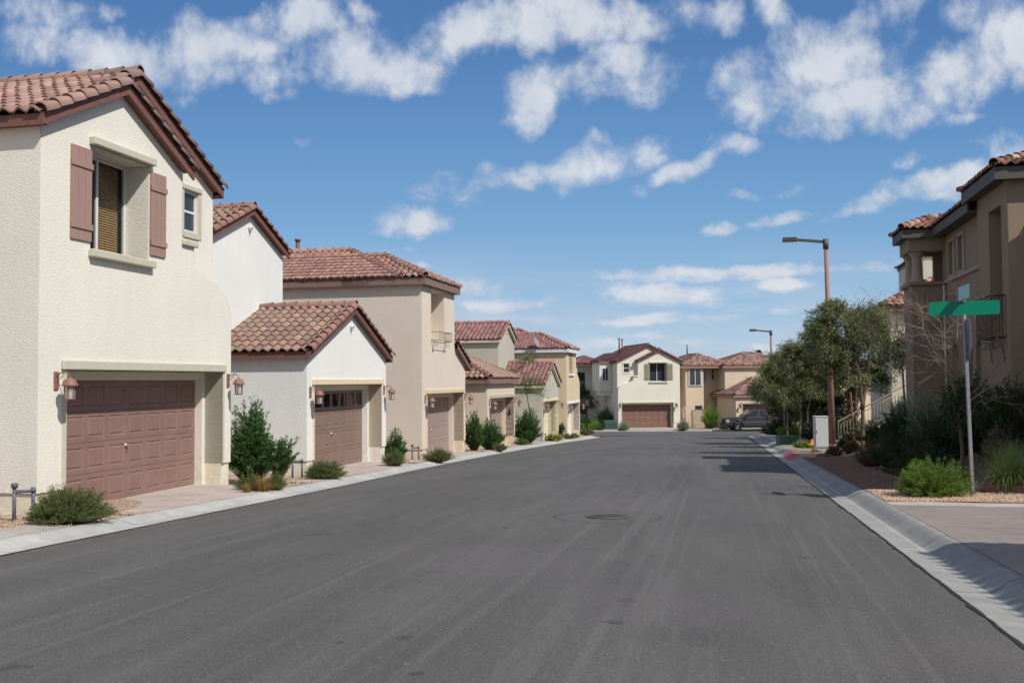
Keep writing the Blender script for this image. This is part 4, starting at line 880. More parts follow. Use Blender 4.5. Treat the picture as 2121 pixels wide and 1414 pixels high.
def house_hip_garage(name, loc, rz, P, label, W=5.85, e=3.2, dep=10):
    h = empty(name, loc, rz, label, 'house'); xo0, xo1 = .62, 5.58
    mb = MB(); garage_wall(mb, W, xo0, xo1, [(W, e), (0, e)], [])
    mb.quad((0, 0, .44), (0, 0, e), (0, dep, e), (0, dep, .44)); mb.quad((W, 0, .44), (W, 0, e), (W, dep, e), (W, dep, .44)); mb.quad((0, dep, .44), (W, dep, .44), (W, dep, e), (0, dep, e))
    mb.box(.03, W-.03, .75, dep-.03, -.5, .44, 1)
    # upper block well behind
    yb = 6.6; e2 = 6.25; mb.box(0.1, 5.0, yb, dep+2, e, e2)
    mb.build('wall', [P['wall'], P['base']], h)
    o = .2; z = e+.17; rm, cm = MB(), CapMB(); hip_roof(rm, cm, -o, W+o, -o, dep+o, z, .47, back=True)
    hip_roof(rm, cm, -.1, 5.2, yb-.2, dep+5, e2+.17, .45)
    roof = rm.build('roof', [P['tile'], P['deck']], h); cm.build('ridge_tiles', P['cap'], roof)
    fm = MB(); eave_boards(fm, -o, W+o, -o, dep+o, z, .26); eave_boards(fm, -.1, 5.2, yb-.2, dep+5, e2+.167, .24); fm.build('fascia', P['fascia'], roof)
    opening_set(h, P, xo0, xo1, None)
    mb = MB(); mb.box(xo1-.035, xo1-.005, .16, .24, 1.55, 1.78); mb.box(xo1-.04, xo1-.005, .16, .30, 1.50, 1.56); mb.build('house_number', paint('dark_bronze', (.03, .025, .02), .5), h)
    return h

#@@PART2
# ------------------------------------------------------------------ plants
def _norm(a): return a/np.maximum(1e-9, np.linalg.norm(a, axis=-1, keepdims=True))
def leaf_quads(P, D, ln, wd):
    n = len(P); side = _norm(np.cross(D, RNG.normal(size=(n, 3)))); nrm = np.cross(side, D)
    ln = ln*RNG.uniform(.65, 1.25, (n, 1)); wd = wd*RNG.uniform(.7, 1.2, (n, 1))
    mid = P+D*ln*.45
    V = np.stack([P, mid+side*wd*.5+nrm*wd*.12, P+D*ln-np.array([0, 0, 1])*ln*.08, mid-side*wd*.5+nrm*wd*.12], 1)
    F = (np.arange(4)[None]+4*np.arange(n)[:, None]); return V.reshape(-1, 3), F
def stems_mesh(A, B, r0, r1, sag=0.0):
    """3-sided stems from A to B"""
    n = len(A); T = _norm(B-A); S = _norm(np.cross(T, RNG.normal(size=(n, 3)))); U = np.cross(T, S); V = []
    for c, r in ((A, r0), (B, r1)):
        for k in range(3): a = 2*math.pi*k/3; V.append(c+(S*math.cos(a)+U*math.sin(a))*(r if np.ndim(r) == 0 else r[:, None]))
    V = np.stack(V, 1); b = 6*np.arange(n)[:, None]
    F = np.concatenate([np.stack([b[:, 0]+k, b[:, 0]+(k+1) % 3, b[:, 0]+3+(k+1) % 3, b[:, 0]+3+k], 1) for k in range(3)]); return V.reshape(-1, 3), F
def shrub(name, loc, rx, ry, h, leaf, stem, S=120, K=30, ln=.05, wd=.012, spread=1.25, t0=.3, up=.25, jit=.55, label=None, group=None, cat='shrub', flowers=None, droop=0.0, lean=(0, 0)):
    o = empty(name, loc, 0, label, cat, group)
    ph = RNG.uniform(0, 2*math.pi, S); th = np.arccos(1-RNG.uniform(0, 1, S)*(1-math.cos(spread)))
    rr = RNG.uniform(.74, 1.06, S)*(1+.12*np.sin(3*ph+RNG.uniform(0, 6)))
    E_ = np.stack([np.sin(th)*np.cos(ph)*rx*rr, np.sin(th)*np.sin(ph)*ry*rr, np.cos(th)*h*rr+.03*h], 1)
    E_[:, 0] += lean[0]*E_[:, 2]; E_[:, 1] += lean[1]*E_[:, 2]
    B0 = np.stack([E_[:, 0]*.12, E_[:, 1]*.12, np.full(S, -.06)], 1)
    t = RNG.uniform(t0, 1.0, (S, K))**.75; M = B0+(E_-B0)*.5; M[:, 2] += h*.12
    t3 = t[..., None]; P = (1-t3)**2*B0[:, None]+2*t3*(1-t3)*M[:, None]+t3**2*E_[:, None]
    if droop: P[..., 2] -= droop*h*t**3
    T = _norm(2*(1-t3)*(M-B0)[:, None]+2*t3*(E_-M)[:, None]); D = _norm(T*.8+RNG.normal(size=P.shape)*jit+np.array([0, 0, up]))
    P = P+RNG.normal(size=P.shape)*.012
    V, F = leaf_quads(P.reshape(-1, 3), D.reshape(-1, 3), ln, wd); V[:, 2] = np.maximum(V[:, 2], -.02)
    mesh_np('foliage', V, F, leaf, o)
    V, F = stems_mesh(B0, E_*.93+B0*.07, .006 if h < .8 else .012, .002); mesh_np('stems', V, F, stem, o)
    if flowers:
        n = flowers[1]; idx = RNG.integers(0, S, n); C_ = E_[idx]*RNG.uniform(.92, 1.08, (n, 1))+RNG.normal(size=(n, 3))*.02
        C5 = np.repeat(C_, 5, 0); D5 = _norm(RNG.normal(size=C5.shape)+np.array([0, 0, .5])); V, F = leaf_quads(C5, D5, flowers[2], flowers[2]*.7); mesh_np('flowers', V, F, flowers[0], o)
    return o
def grass_clump(name, loc, r, h, mat, n=900, label=None, group=None, w=.008, cat='ornamental grass', spread=.9):
    o = empty(name, loc, 0, label, cat, group); V = []; k = 6
    ph = RNG.uniform(0, 6.283, n); a = RNG.uniform(.05, spread, n); L = h*RNG.uniform(.6, 1.15, n); bx = RNG.normal(size=(n, 2))*r*.16
    side = np.stack([-np.sin(ph), np.cos(ph), np.zeros(n)], 1)
    pts = []
    for i in range(k):
        t = i/(k-1); ang = a*(.4+1.1*t*1.1); rad = L*t*np.sin(ang)*.95*(r/h)*1.6; z = L*(t*np.cos(ang*.85)-.18*t**3*a)
        c = np.stack([bx[:, 0]+np.cos(ph)*rad, bx[:, 1]+np.sin(ph)*rad, z], 1); ww = w*(1-t*.92)
        pts += [c-side*ww, c+side*ww]
    V = np.stack(pts, 1); b = (2*k)*np.arange(n)
    F = np.concatenate([np.stack([b+2*i, b+2*i+1, b+2*i+3, b+2*i+2], 1) for i in range(k-1)])
    mesh_np('blades', V.reshape(-1, 3), F, mat, o); return o
def bez(a, b, c, n):
    out = []
    for i in range(n+1): t = i/n; out.append(a*(1-t)**2+b*2*t*(1-t)+c*t*t)
    return out
def tree(name, loc, trunks, blobs, leaf, bark, ntips=260, per=70, ln=.11, wd=.028, label=None, group=None, cat='tree', seed=1, clus=.30, droop=.15, leafp=1.0, trunk_r=.07, fill=.35):
    """trunks: list of polylines (local) ending inside the crown; blobs: [(centre, (rx,ry,rz), weight)]"""
    rg = np.random.default_rng(seed); rd = random.Random(seed); o = empty(name, loc, 0, label, cat, group)
    W = np.array([b[2] for b in blobs], float); W /= W.sum(); tips = []
    while len(tips) < ntips:
        c, r, _ = blobs[rg.choice(len(blobs), p=W)]; q = rg.normal(size=3); q /= np.linalg.norm(q); s = rg.uniform(fill, 1)**.6
        p = np.array(c)+q*np.array(r)*s
        hsh = math.sin(p[0]*3.1+seed)*math.sin(p[1]*2.7+1.3*seed)*math.sin(p[2]*2.9+.7*seed)
        if hsh < .02: continue
        tips.append(p)
    tips = np.array(tips); mb = MB(); limb_pts = []
    for tr in trunks:
        pts = [Vector(p) for p in tr]; sm = []
        for i in range(len(pts)-1):
            for k in range(4): sm.append(pts[i].lerp(pts[i+1], k/4)+Vector((rd.uniform(-.015, .015), rd.uniform(-.015, .015), 0)))
        sm.append(pts[-1]); n = len(sm); mb.tube(sm, [trunk_r*(1.25 if i == 0 else 1)*(1-.65*i/n) for i in range(n)], 8)
        for i, p in enumerate(sm):
            if i > n*.42: limb_pts.append((p, trunk_r*(1-.65*i/n)))
    # main limbs towards blob centres
    for c, r, w in blobs:
        for k in range(3):
            e = Vector(c)+Vector((rd.uniform(-.6, .6)*r[0], rd.uniform(-.6, .6)*r[1], rd.uniform(-.3, .7)*r[2]))
            b0, rb = min(limb_pts[:60], key=lambda q: (q[0]-e).length*rd.uniform(.8, 1.3)) ; m_ = b0.lerp(e, .45)+Vector((rd.uniform(-.15, .15), rd.uniform(-.15, .15), .12*(e-b0).length))
            pp = bez(b0, m_, e, 7); mb.tube(pp, [max(.009, rb*.62*(1-.75*i/7)) for i in range(8)], 6)
            for i in range(2, 8): limb_pts.append((pp[i], max(.009, rb*.62*(1-.75*i/7))))
    LP = np.array([list(p[0]) for p in limb_pts]); LR = np.array([p[1] for p in limb_pts])
    near = np.argmin(((tips[:, None]-LP[None])**2).sum(-1)*rg.uniform(.7, 1.4, (len(tips), len(LP))), 1)
    A = LP[near]; mid = A*.5+tips*.5+rg.normal(size=tips.shape)*.07+np.array([0, 0, .08])
    mb.build('trunk', bark, o)
    V1, F1 = stems_mesh(A, mid, np.minimum(.016, LR[near]*.7), .009); V2, F2 = stems_mesh(mid, tips, .009, .003)
    tw = mesh_np('branches', np.concatenate([V1, V2]), np.concatenate([F1, F2+len(V1)]), bark, o)
    n = int(ntips*leafp); sel = rg.permutation(ntips)[:n]; T = _norm(tips[sel]-mid[sel]); k = per
    s = rg.uniform(-1.1, .5, (n, k, 1)); Pp = tips[sel][:, None]+T[:, None]*s*clus+rg.normal(size=(n, k, 3))*clus*.34*(1-.3*np.abs(s))
    D = _norm(T[:, None]*.6+rg.normal(size=Pp.shape)*.55+np.array([0, 0, .15-droop*2])); V, F = leaf_quads(Pp.reshape(-1, 3), D.reshape(-1, 3), ln, wd)
    mesh_np('foliage', V, F, leaf, o); return o
def rock(loc, sx, sy, sz, mat, seed, label, rz=0.):
    bm = bmesh.new(); bmesh.ops.create_icosphere(bm, subdivisions=3, radius=1); rd = random.Random(seed); planes = [(Vector((rd.gauss(0, 1), rd.gauss(0, 1), rd.gauss(0, 1))).normalized(), rd.uniform(.55, .85)) for _ in range(11)]
    for v in bm.verts:
        for n, d in planes:
            q = v.co.dot(n)
            if q > d: v.co -= n*(q-d)*.92
        v.co += Vector((rd.gauss(0, 1), rd.gauss(0, 1), rd.gauss(0, 1)))*.012
        v.co = Vector((v.co.x*sx, v.co.y*sy, v.co.z*sz+sz*.35))
    mb = MB(); bm.verts.index_update(); mb.add([v.co.copy() for v in bm.verts], [[v.index for v in f.verts] for f in bm.faces]); bm.free()
    o = mb.build('boulder', mat, None, loc=loc); o.rotation_euler = (0, 0, rz); return tag(o, label, 'boulder', 'landscape boulders')

# ------------------------------------------------------------------ build everything
white = paint('white_vinyl', sr(228, 230, 230, .85), .4, .02)
deck = paint('underlay', (.05, .042, .038), .9)
rustlamp = paint('rust_lamp_paint', sr(150, 104, 94, .80), .6, .2, scale=12, wear=(sr(195, 190, 180, .7), .66))
LH = {}   # left houses: origin from the front line at distance Y
def lo_(Y): return (FL(Y), Y)
LEFT = [('A', 15.94, -.56), ('B', 26.05, -.87), ('C', 35.73, -1.25), ('D', 45.27, -1.60), ('E', 58.44, -2.04), ('F', 67.0, -2.38)]
OPEN = {'A': (.70, 5.93, 6.3), 'B': (.46, 5.66, 6.1), 'C': (.62, 5.62, 5.95), 'D': (.62, 5.58, 5.85), 'E': (.40, 5.20, 5.55), 'F': (.62, 5.62, 5.95)}
LEFT_DRIVES = [(FL(Y), Y, zf, OPEN[k][2], OPEN[k][0]+.05, OPEN[k][1]-.05) for k, Y, zf in LEFT]
DRIVE_Y = [(Y+OPEN[k][0]*.977, Y+OPEN[k][1]*.977) for k, Y, zf in LEFT]
build_ground(); build_kerbs(); build_verges()

RZ = R(90)-TH
tA = tile_mat('tile_mauve', [sr(196, 156, 140, .66), sr(184, 146, 132, .66), sr(204, 164, 146, .66), sr(172, 138, 126, .66), sr(190, 156, 142, .66)])
tB = tile_mat('tile_tan', [sr(172, 140, 124, .66), sr(164, 132, 118, .66), sr(182, 148, 130, .66), sr(160, 134, 120, .66), sr(174, 138, 122, .66), sr(168, 142, 128, .66), sr(178, 142, 126, .66), sr(164, 138, 122, .66)])
tBc = tile_mat('cap_rose', [sr(168, 124, 112, .68), sr(174, 128, 116, .68), sr(158, 118, 108, .68)])
tAc = tile_mat('cap_mauve', [sr(172, 140, 128, .68), sr(164, 134, 124, .68), sr(182, 146, 132, .68), sr(154, 128, 120, .68)])
tC = tile_mat('tile_terracotta', [sr(192, 148, 132, .60), sr(184, 138, 124, .60), sr(198, 156, 140, .60), sr(174, 132, 120, .60), sr(190, 150, 136, .60)])
tD = tile_mat('tile_brown', [sr(178, 148, 132, .66), sr(168, 138, 124, .66), sr(186, 154, 136, .66)])
tE = tile_mat('tile_red', [sr(182, 130, 124, .66), sr(172, 120, 116, .66), sr(190, 142, 134, .66), sr(160, 114, 110, .66), sr(176, 134, 128, .66)])
tF = tile_mat('tile_dark_red', [sr(144, 98, 96, .80), sr(134, 92, 92, .80), sr(156, 110, 106, .80), sr(128, 92, 90, .80)])
tG = tile_mat('tile_blend', [sr(192, 148, 132, .66), sr(202, 168, 150, .66), sr(168, 122, 112, .66), sr(128, 110, 106, .66), sr(188, 138, 124, .66), sr(198, 160, 142, .66)])
tR = tile_mat('tile_orange_blend', [sr(206, 156, 130, .66), sr(214, 172, 144, .66), sr(178, 124, 108, .66), sr(112, 84, 78, .66), sr(196, 138, 116, .66), sr(218, 182, 152, .66)])
fB = paint('fascia_redbrown', sr(122, 84, 74, .9), .7, .15, scale=9, wear=(sr(140, 100, 90, .8), .62))
fC = paint('fascia_taupe', sr(140, 112, 102, .85), .7, .15, scale=9)
fE = paint('fascia_cream', sr(222, 216, 190, .85), .6, .05)
fF = paint('fascia_white', sr(226, 228, 228, .85), .6, .04)
def P_(wall, base, trim, door, tile, cap, fascia, shut=None, **k):
    d = dict(wall=wall, base=base, trim=trim, door=door, tile=tile, cap=cap, deck=deck, fascia=fascia, white=white, metal=rustlamp, shutter=shut); d.update(k); return d
cream = stucco('stucco_cream', sr(238, 233, 219, .88)); creamb = stucco('base_cream', sr(236, 228, 204, .85)); trimA = paint('trim_sage', sr(205, 200, 180, .82), .85, .05, .2)
whiteS = stucco('stucco_white', sr(237, 237, 232, .90)); whiteb = stucco('base_ivory', sr(238, 232, 218, .85)); trimB = paint('trim_sand', sr(228, 210, 178, .85), .85, .05, .2)
tanS = stucco('stucco_tan', sr(226, 213, 197, .88)); tanb = stucco('base_tan', sr(230, 214, 190, .88)); trimC = paint('trim_wheat', sr(222, 200, 166, .85), .85, .05, .2)
tanD = stucco('stucco_buff', sr(224, 208, 186, .88)); trimD = paint('trim_greige', sr(192, 178, 166, .85), .85, .05, .2)
sage = stucco('stucco_sage', sr(196, 192, 176, .88)); trimE = paint('trim_butter', sr(228, 220, 184, .85), .85, .05, .2)
buff = stucco('stucco_wheat', sr(224, 203, 172, .86)); trimF = paint('trim_white', sr(232, 234, 236, .85), .8, .03)
dA = paint('door_rosewood', sr(140, 112, 102, .88), .5, .10, scale=2.2, wear=(sr(118, 92, 86, .85), .7)); dB = paint('door_mocha', sr(140, 116, 104, .82), .5, .08, scale=2); dC = paint('door_mauve', sr(160, 142, 134, .82), .5, .06, scale=2)
dE = paint('door_butter', sr(228, 220, 190, .85), .5); dF = paint('door_white', sr(232, 234, 238, .85), .5); dG = paint('door_chestnut', sr(134, 102, 86, .8), .5, .06)
shA = paint('shutter_rose', sr(166, 134, 122, .88), .6, .06, scale=3); shF = paint('shutter_olive', sr(146, 140, 116, .82), .6)
G1 = 'street_houses'
def at_(k): return next((FL(Y), Y, zf) for n, Y, zf in LEFT if n == k)
hA = house_mirrorable_gables('house', at_('A'), RZ, P_(cream, creamb, trimA, dA, tA, tAc, fB, shA, see=True), 'large cream stucco house nearest on the left with rose brown shutters and garage door')
hB = house_gable_garage('house', at_('B'), RZ, P_(whiteS, whiteb, trimB, dB, tB, tBc, fB), 'white stucco house with gabled garage roof and windows in its brown garage door')
hC, roofC = house_tower_garage('house', at_('C'), RZ, P_(tanS, tanb, trimC, dC, tC, tC, fC), 'tan stucco house with tall niche and iron window planter above the garage')
hD = house_hip_garage('house', at_('D'), RZ, P_(tanD, tanb, trimD, dC, tD, tBc, fC), 'buff stucco house with low hipped garage roof behind the dark oleanders')
hE = house_gable_garage('house', at_('E'), RZ, P_(sage, sage, trimE, dE, tE, tE, fE), 'sage green stucco house with pale butter garage door and cream rake boards', W=5.55, e=3.34, e2=6.05, y2=2.65, s=.45, windows=False)
hF, roofF = house_tower_garage('house', at_('F'), RZ, P_(buff, tanb, trimF, dF, tE, tE, fF), 'wheat coloured stucco house with white garage door and satellite dish', planter=False, shed=False, e=6.0)
# vent pipe on the tan house roof, dish on the wheat house
mb = MB(); mb.tube([(3.4, 6.35, 7.2), (3.4, 6.35, 8.7)], .085, 10); mb.tube([(3.4, 6.35, 8.62), (3.4, 6.35, 8.72)], .12, 10); mb.build('vent_pipe', paint('vent_brown', sr(128, 84, 76, .8)), roofC)
mb = MB(); mb.tube([(-.02, 2.05, 5.6), (-.30, 2.05, 5.9), (-.33, 2.05, 6.5)], .03, 8); mb.tube([(-.33, 2.05, 6.5), (-.75, 1.7, 6.6)], .015, 6); dish = mb.build('satellite_dish', paint('dish_grey', sr(150, 152, 155, .8), .5), hF)
mb = MB(); c0 = Vector((-.38, 2.02, 6.62)); ax = Vector((-.30, -.95, .42)).normalized(); s1 = ax.cross(Vector((0, 0, 1))).normalized(); s2 = s1.cross(ax)
for k in range(5):
    r = .36*k/4
    for j in range(20): a = j/20*2*math.pi; mb.v.append(tuple(c0+s1*math.cos(a)*r*.85+s2*math.sin(a)*r+ax*(r*r*.55)))
for k in range(4):
    for j in range(20): mb.f.append((k*20+j, k*20+(j+1) % 20, (k+1)*20+(j+1) % 20, (k+1)*20+j)); mb.m.append(0); mb.smooth.append(True)
mb.build('reflector', paint('dish_grey', (.3, .3, .3)), dish)

# ---- houses across the far street
fz = -3.03; aF = R(9)
def F_loc(px, Y): return ((px-1060.5)/2062*Y, Y)
offw = stucco('stucco_offwhite', sr(230, 224, 208, .86)); sand = stucco('stucco_sand', sr(208, 188, 164, .85)); trimG = paint('trim_cream', sr(226, 218, 196, .85), .85, .04); darkl = paint('dark_lamp', (.09, .085, .08), .6)
x0, y0 = F_loc(1279, 97.3)
hG = house_mirrorable_gables('house', (x0, y0, fz), aF, P_(offw, offw, trimG, dG, tF, tF, paint('fascia_brown', sr(120, 84, 76, .8)), shF, metal=darkl), 'off-white two-storey house at the end of the street with olive shutters and chestnut garage door', mirror=True, dep=9)
# side bay, recessed entry wing
mb = MB(); mb.box(-1.25, .02, 2.4, 5.4, 3.55, 6.45); mb.box(-1.15, .0, 2.5, 5.3, 3.15, 3.55); mb.box(-2.6, .02, 7.6, 11.5, -.6, 3.2); mb.box(-2.6, .02, 8.6, 11.5, 3.2, 6.3); mb.box(-2.6, -2.45, 7.6, 8.7, 3.2, 4.1); mb.box(-2.6, -2.2, 7.6, 7.75, 3.2, 4.1)
mb.box(-2.65, -2.35, 7.55, 7.9, 3.2, 6.1); mb.build('side_wing', offw, hG)
rm, cm = MB(), CapMB(); z = 6.6; tiles(rm, [(-1.42, 5.6, z), (-1.42, 2.2, z), (.1, 2.2, z+.75), (.1, 5.6, z+.75)]); hip_roof(rm, cm, -2.9, .5, 7.2, 12.2, 6.45, .42); rf = rm.build('roof', [tF, deck], hG); cm.build('ridge_tiles', tF, rf)
mb = MB(); mb.box(-1.42, -1.36, 2.2, 5.6, 6.42, 6.6); mb.box(-1.42, 0, 2.2, 2.25, 6.42, 6.6); mb.build('fascia', paint('fascia_brown', (.1, .07, .06)), rf)
for (vx, vy) in ((4.3, 5.6), (5.2, 3.4)):
    mb = MB(); mb.tube([(6.3-vx, vy, 7.3), (6.3-vx, vy, 8.9)], .075, 8); mb.tube([(6.3-vx, vy, 8.8), (6.3-vx, vy, 8.92)], .11, 8); mb.build('vent_pipe', paint('vent_brown', (.1, .06, .05)), rf)
window(hG, -.95, -.35, 4.6, 5.9, 2.38, white, 'v'); 
mb = MB(); mb.box(-2.2, -1.3, 8.55, 8.6, 3.3, 5.5); mb.build('balcony_door', paint('dark_void', (.02, .018, .016)), hG)
mb = MB(); pts = [(-2.3, -.2), (-1.3, -.2), (-1.3, 1.6)]+[(-1.8+.5*math.cos(a*math.pi/8), 1.6+.55*math.sin(a*math.pi/8)) for a in range(1, 8)]+[(-2.3, 1.6)]
mb.prism(pts, lambda a, b: (a, 7.57, b), lambda a, b: (a, 7.61, b)); mb.build('entry_arch', paint('dark_void', (.02, .018, .016)), hG)
mb = MB()
for dx, dz in ((0, 0), (-.16, 0), (.16, 0), (0, .13)): mb.lathe([(.001, -.02), (.055, -.02), (.055, 0)], (0, 0, 0), 8); q = mb.v[-24:]; mb.v[-24:] = [(4.2+dx+p[0], -.0-abs(p[2])*.5, 7.7+dz+p[1]) for p in q]
mb.build('gable_vent', paint('vent_dark', (.05, .04, .035)), hG)
# house with blended tile roofs (right of it)
x0, y0 = F_loc(1411, 99.5); aH = R(9)
hH = empty('house', (x0, y0, fz-.05), aH, 'sand coloured two-storey house with blended tile roofs behind the pickup truck', 'house')
bH = stucco('stucco_peach', sr(222, 202, 176, .85)); trimH = paint('trim_grey', sr(196, 186, 176, .8), .8)
mb = MB(); mb.box(0, .9, 3.2, 9, -.5, 6.1); mb.box(.7, 2.6, .9, 9, -.5, 6.1); mb.box(2.4, 5.0, 2.4, 9, -.5, 6.1); mb.box(4.6, 12.5, .2, 9, -.5, 6.1)
ox0, ox1 = 4.75, 9.6; e = 3.05; yG = -4.0
mb.plate([(4.05, -.5), (ox0, -.5), (ox0, 2.35), (ox1, 2.35), (ox1, -.5), (10.3, -.5), (10.3, e), (4.05, e)], [], lambda a, b: (a, yG, b)); mb.quad((4.05, yG, -.5), (4.05, yG, e), (4.05, 1, e), (4.05, 1, -.5)); mb.quad((10.3, yG, -.5), (10.3, yG, e), (10.3, 1, e), (10.3, 1, -.5))
for x in (ox0, ox1): mb.quad((x, yG, -.5), (x, yG+.6, -.5), (x, yG+.6, 2.35), (x, yG, 2.35))
mb.quad((ox0, yG, 2.35), (ox1, yG, 2.35), (ox1, yG+.6, 2.35), (ox0, yG+.6, 2.35)); mb.build('wall', bH, hH)
rm, cm = MB(), CapMB(); hip_roof(rm, cm, .2, 5.6, .6, 9.3, 6.12, .44); hip_roof(rm, cm, 4.3, 12.8, -.1, 7.3, 6.12, .36); hip_roof(rm, cm, 3.8, 10.6, yG-.25, 3.4, e+.17, .46)
tiles(rm, [(-.9, 2.9, 6.12), (.6, 2.9, 6.12), (.6, 6, 7.2), (-.9, 6, 7.2)]); rf = rm.build('roof', [tG, deck], hH); cm.build('ridge_tiles', tG, rf); mb = MB(); eave_boards(mb, -.1, 5.2, .6, 9.3, 6.11, .25); eave_boards(mb, 4.3, 12.8, -.1, 7.3, 6.105, .25); eave_boards(mb, 3.8, 10.6, yG-.25, 3.4, e+.165, .25); mb.build('fascia', paint('fascia_rose', sr(158, 124, 108, .8)), rf)
mb = MB(); mb.tube([(2.4, 5.2, 7.4), (2.4, 5.2, 8.4)], .07, 8); mb.build('vent_pipe', paint('vent_brown', (.1, .06, .05)), rf)
mb = MB(); mb.box(ox0-.12, ox1+.12, yG-.06, yG-.002, 2.35, 2.52); mb.box(ox0-.1, ox0, yG-.03, yG-.002, -.3, 2.35); mb.build('lintel', trimH, hH)
garage_door(hH, ox0, ox1, -.1, 2.33, yG+.55, dG, 8); lantern(hH, ox0-.32, 2.25, [darkl], None, yG)
mb = MB(); mb.box(.95, 2.45, .84, .9, 4.0, 6.0); mb.box(.06, .62, 3.14, 3.2, 4.0, 5.95); mb.build('window_surround', trimH, hH)
window(hH, 1.08, 2.32, 4.12, 5.88, .82, white, 'v'); window(hH, .12, .56, 4.1, 5.85, 3.12, white, 'h'); window(hH, .12, .56, 1.1, 2.6, 3.12, white, 'h')
for (ya, yb, za, zb) in ((1.35, 1.75, 4.8, 5.8),):
    pass
w_ = window(hH, 2.75, 3.4, 4.55, 5.75, 2.35, white, 'v'); w2 = window(hH, 3.95, 4.3, 4.7, 5.8, 2.35, white, 'h')
mb = MB(); mb.box(2.65, 3.5, 2.375, 2.398, 4.45, 5.85); mb.box(3.87, 4.38, 2.375, 2.398, 4.6, 5.9); mb.build('window_surround', trimH, hH)
mb = MB(); mb.box(1.7, 2.4, .85, .895, -.1, 2.1); mb.build('entry_door', paint('dark_void', (.02, .018, .016)), hH)
# pale gabled house far left
x0, y0 = F_loc(1207, 112); hI = empty('house', (x0, y0, -3.6), R(6), 'pale gabled house at far left of the cross street with dark red roof', 'house')
mb = MB(); e = 6.5; w = 3.4; mb.add([(0, 0, -.5), (w, 0, -.5), (w, 0, e), (w/2, 0, e+.45*w/2), (0, 0, e)], [(0, 1, 2, 3, 4)]); mb.quad((0, 0, -.5), (0, 0, e), (0, 9, e), (0, 9, -.5)); mb.quad((w, 0, -.5), (w, 0, e), (w, 9, e), (w, 9, -.5)); mb.box(-1.6, .1, 2.6, 9, -.5, e-.1); mb.build('wall', offw, hI)
rm, cm = MB(), CapMB(); f = lambda x: e+.16+.45*x; tiles(rm, [(-.2, 9, f(-.2)), (-.2, -.2, f(-.2)), (w/2, -.2, f(w/2)), (w/2, 9, f(w/2))]); tiles(rm, [(w+.2, -.2, f(-.2)), (w+.2, 9, f(-.2)), (w/2, 9, f(w/2)), (w/2, -.2, f(w/2))]); hip_roof(rm, cm, -1.8, w, 2.3, 9.5, e+.05, .4)
gable_caps(cm, (-.2, -.17, f(-.2)+.05), (w/2, -.17, f(w/2)+.05), (w+.2, -.17, f(-.2)+.05)); rf = rm.build('roof', [tF, deck], hI); cm.build('ridge_tiles', tF, rf)
mb = MB(); rake_boards(mb, (-.2, -.18, f(-.2)), (w/2, -.18, f(w/2)), (w+.2, -.18, f(-.2)), .2); mb.build('fascia', paint('fascia_brown', (.1, .07, .06)), rf)
window(hI, -1.1, -.55, 4.4, 5.8, 2.57, white, 'v')
# rooftops beyond, right
x0, y0 = F_loc(1640, 118); hJ = empty('house', (x0, y0, -3.7), R(4), 'distant peach house half hidden behind the right street trees', 'house'); mb = MB(); mb.box(0, 12, 0, 9, -.5, 6.2); mb.build('wall', bH, hJ); rm, cm = MB(), CapMB(); hip_roof(rm, cm, -.3, 12.3, -.3, 9.3, 6.35, .42); rf = rm.build('roof', [tG, deck], hJ); cm.build('ridge_tiles', tG, rf)

# far driveways and verge
mb = MB(); o = []
pinkc = MATS['pink_concrete']; palec = MATS['pale_concrete']
def far_pad(name, xa, xb, ya_off, yb, za, zb, mat):
    m_ = MB(); yk = lambda x: FAR_Y-.09*(x-14)
    m_.quad((xa, yk(xa)+ya_off, g(yk(xa))+za), (xb, yk(xb)+ya_off, g(yk(xb))+za), (xb+.3, yb, zb), (xa+.3, yb, zb)); tag(m_.build(name, mat), kind='structure')
far_pad('driveway', 11.1, 15.9, 1.55, 99.6, .135, fz-.01, pinkc); far_pad('driveway', 21.3, 27.0, 1.55, 100.5, .135, fz-.1, pinkc); far_pad('path', 7.2, 10.9, 1.6, 99.5, .128, fz-.15, palec)
m_ = MB(); ax = list(range(-40, 91, 10))
for x in ax: y = FAR_Y-.09*(x-14)+1.45; m_.v += [(x, y, g(FAR_Y-.09*(x-14))+.115), (x, y+6, fz-.12), (x, y+40, fz-.3)]
for i in range(len(ax)-1):
    for j in range(2): m_.f.append((i*3+j, i*3+j+1, (i+1)*3+j+1, (i+1)*3+j)); m_.m.append(0); m_.smooth.append(True)
tag(m_.build('gravel_bed', MATS['tan_gravel']), kind='structure')

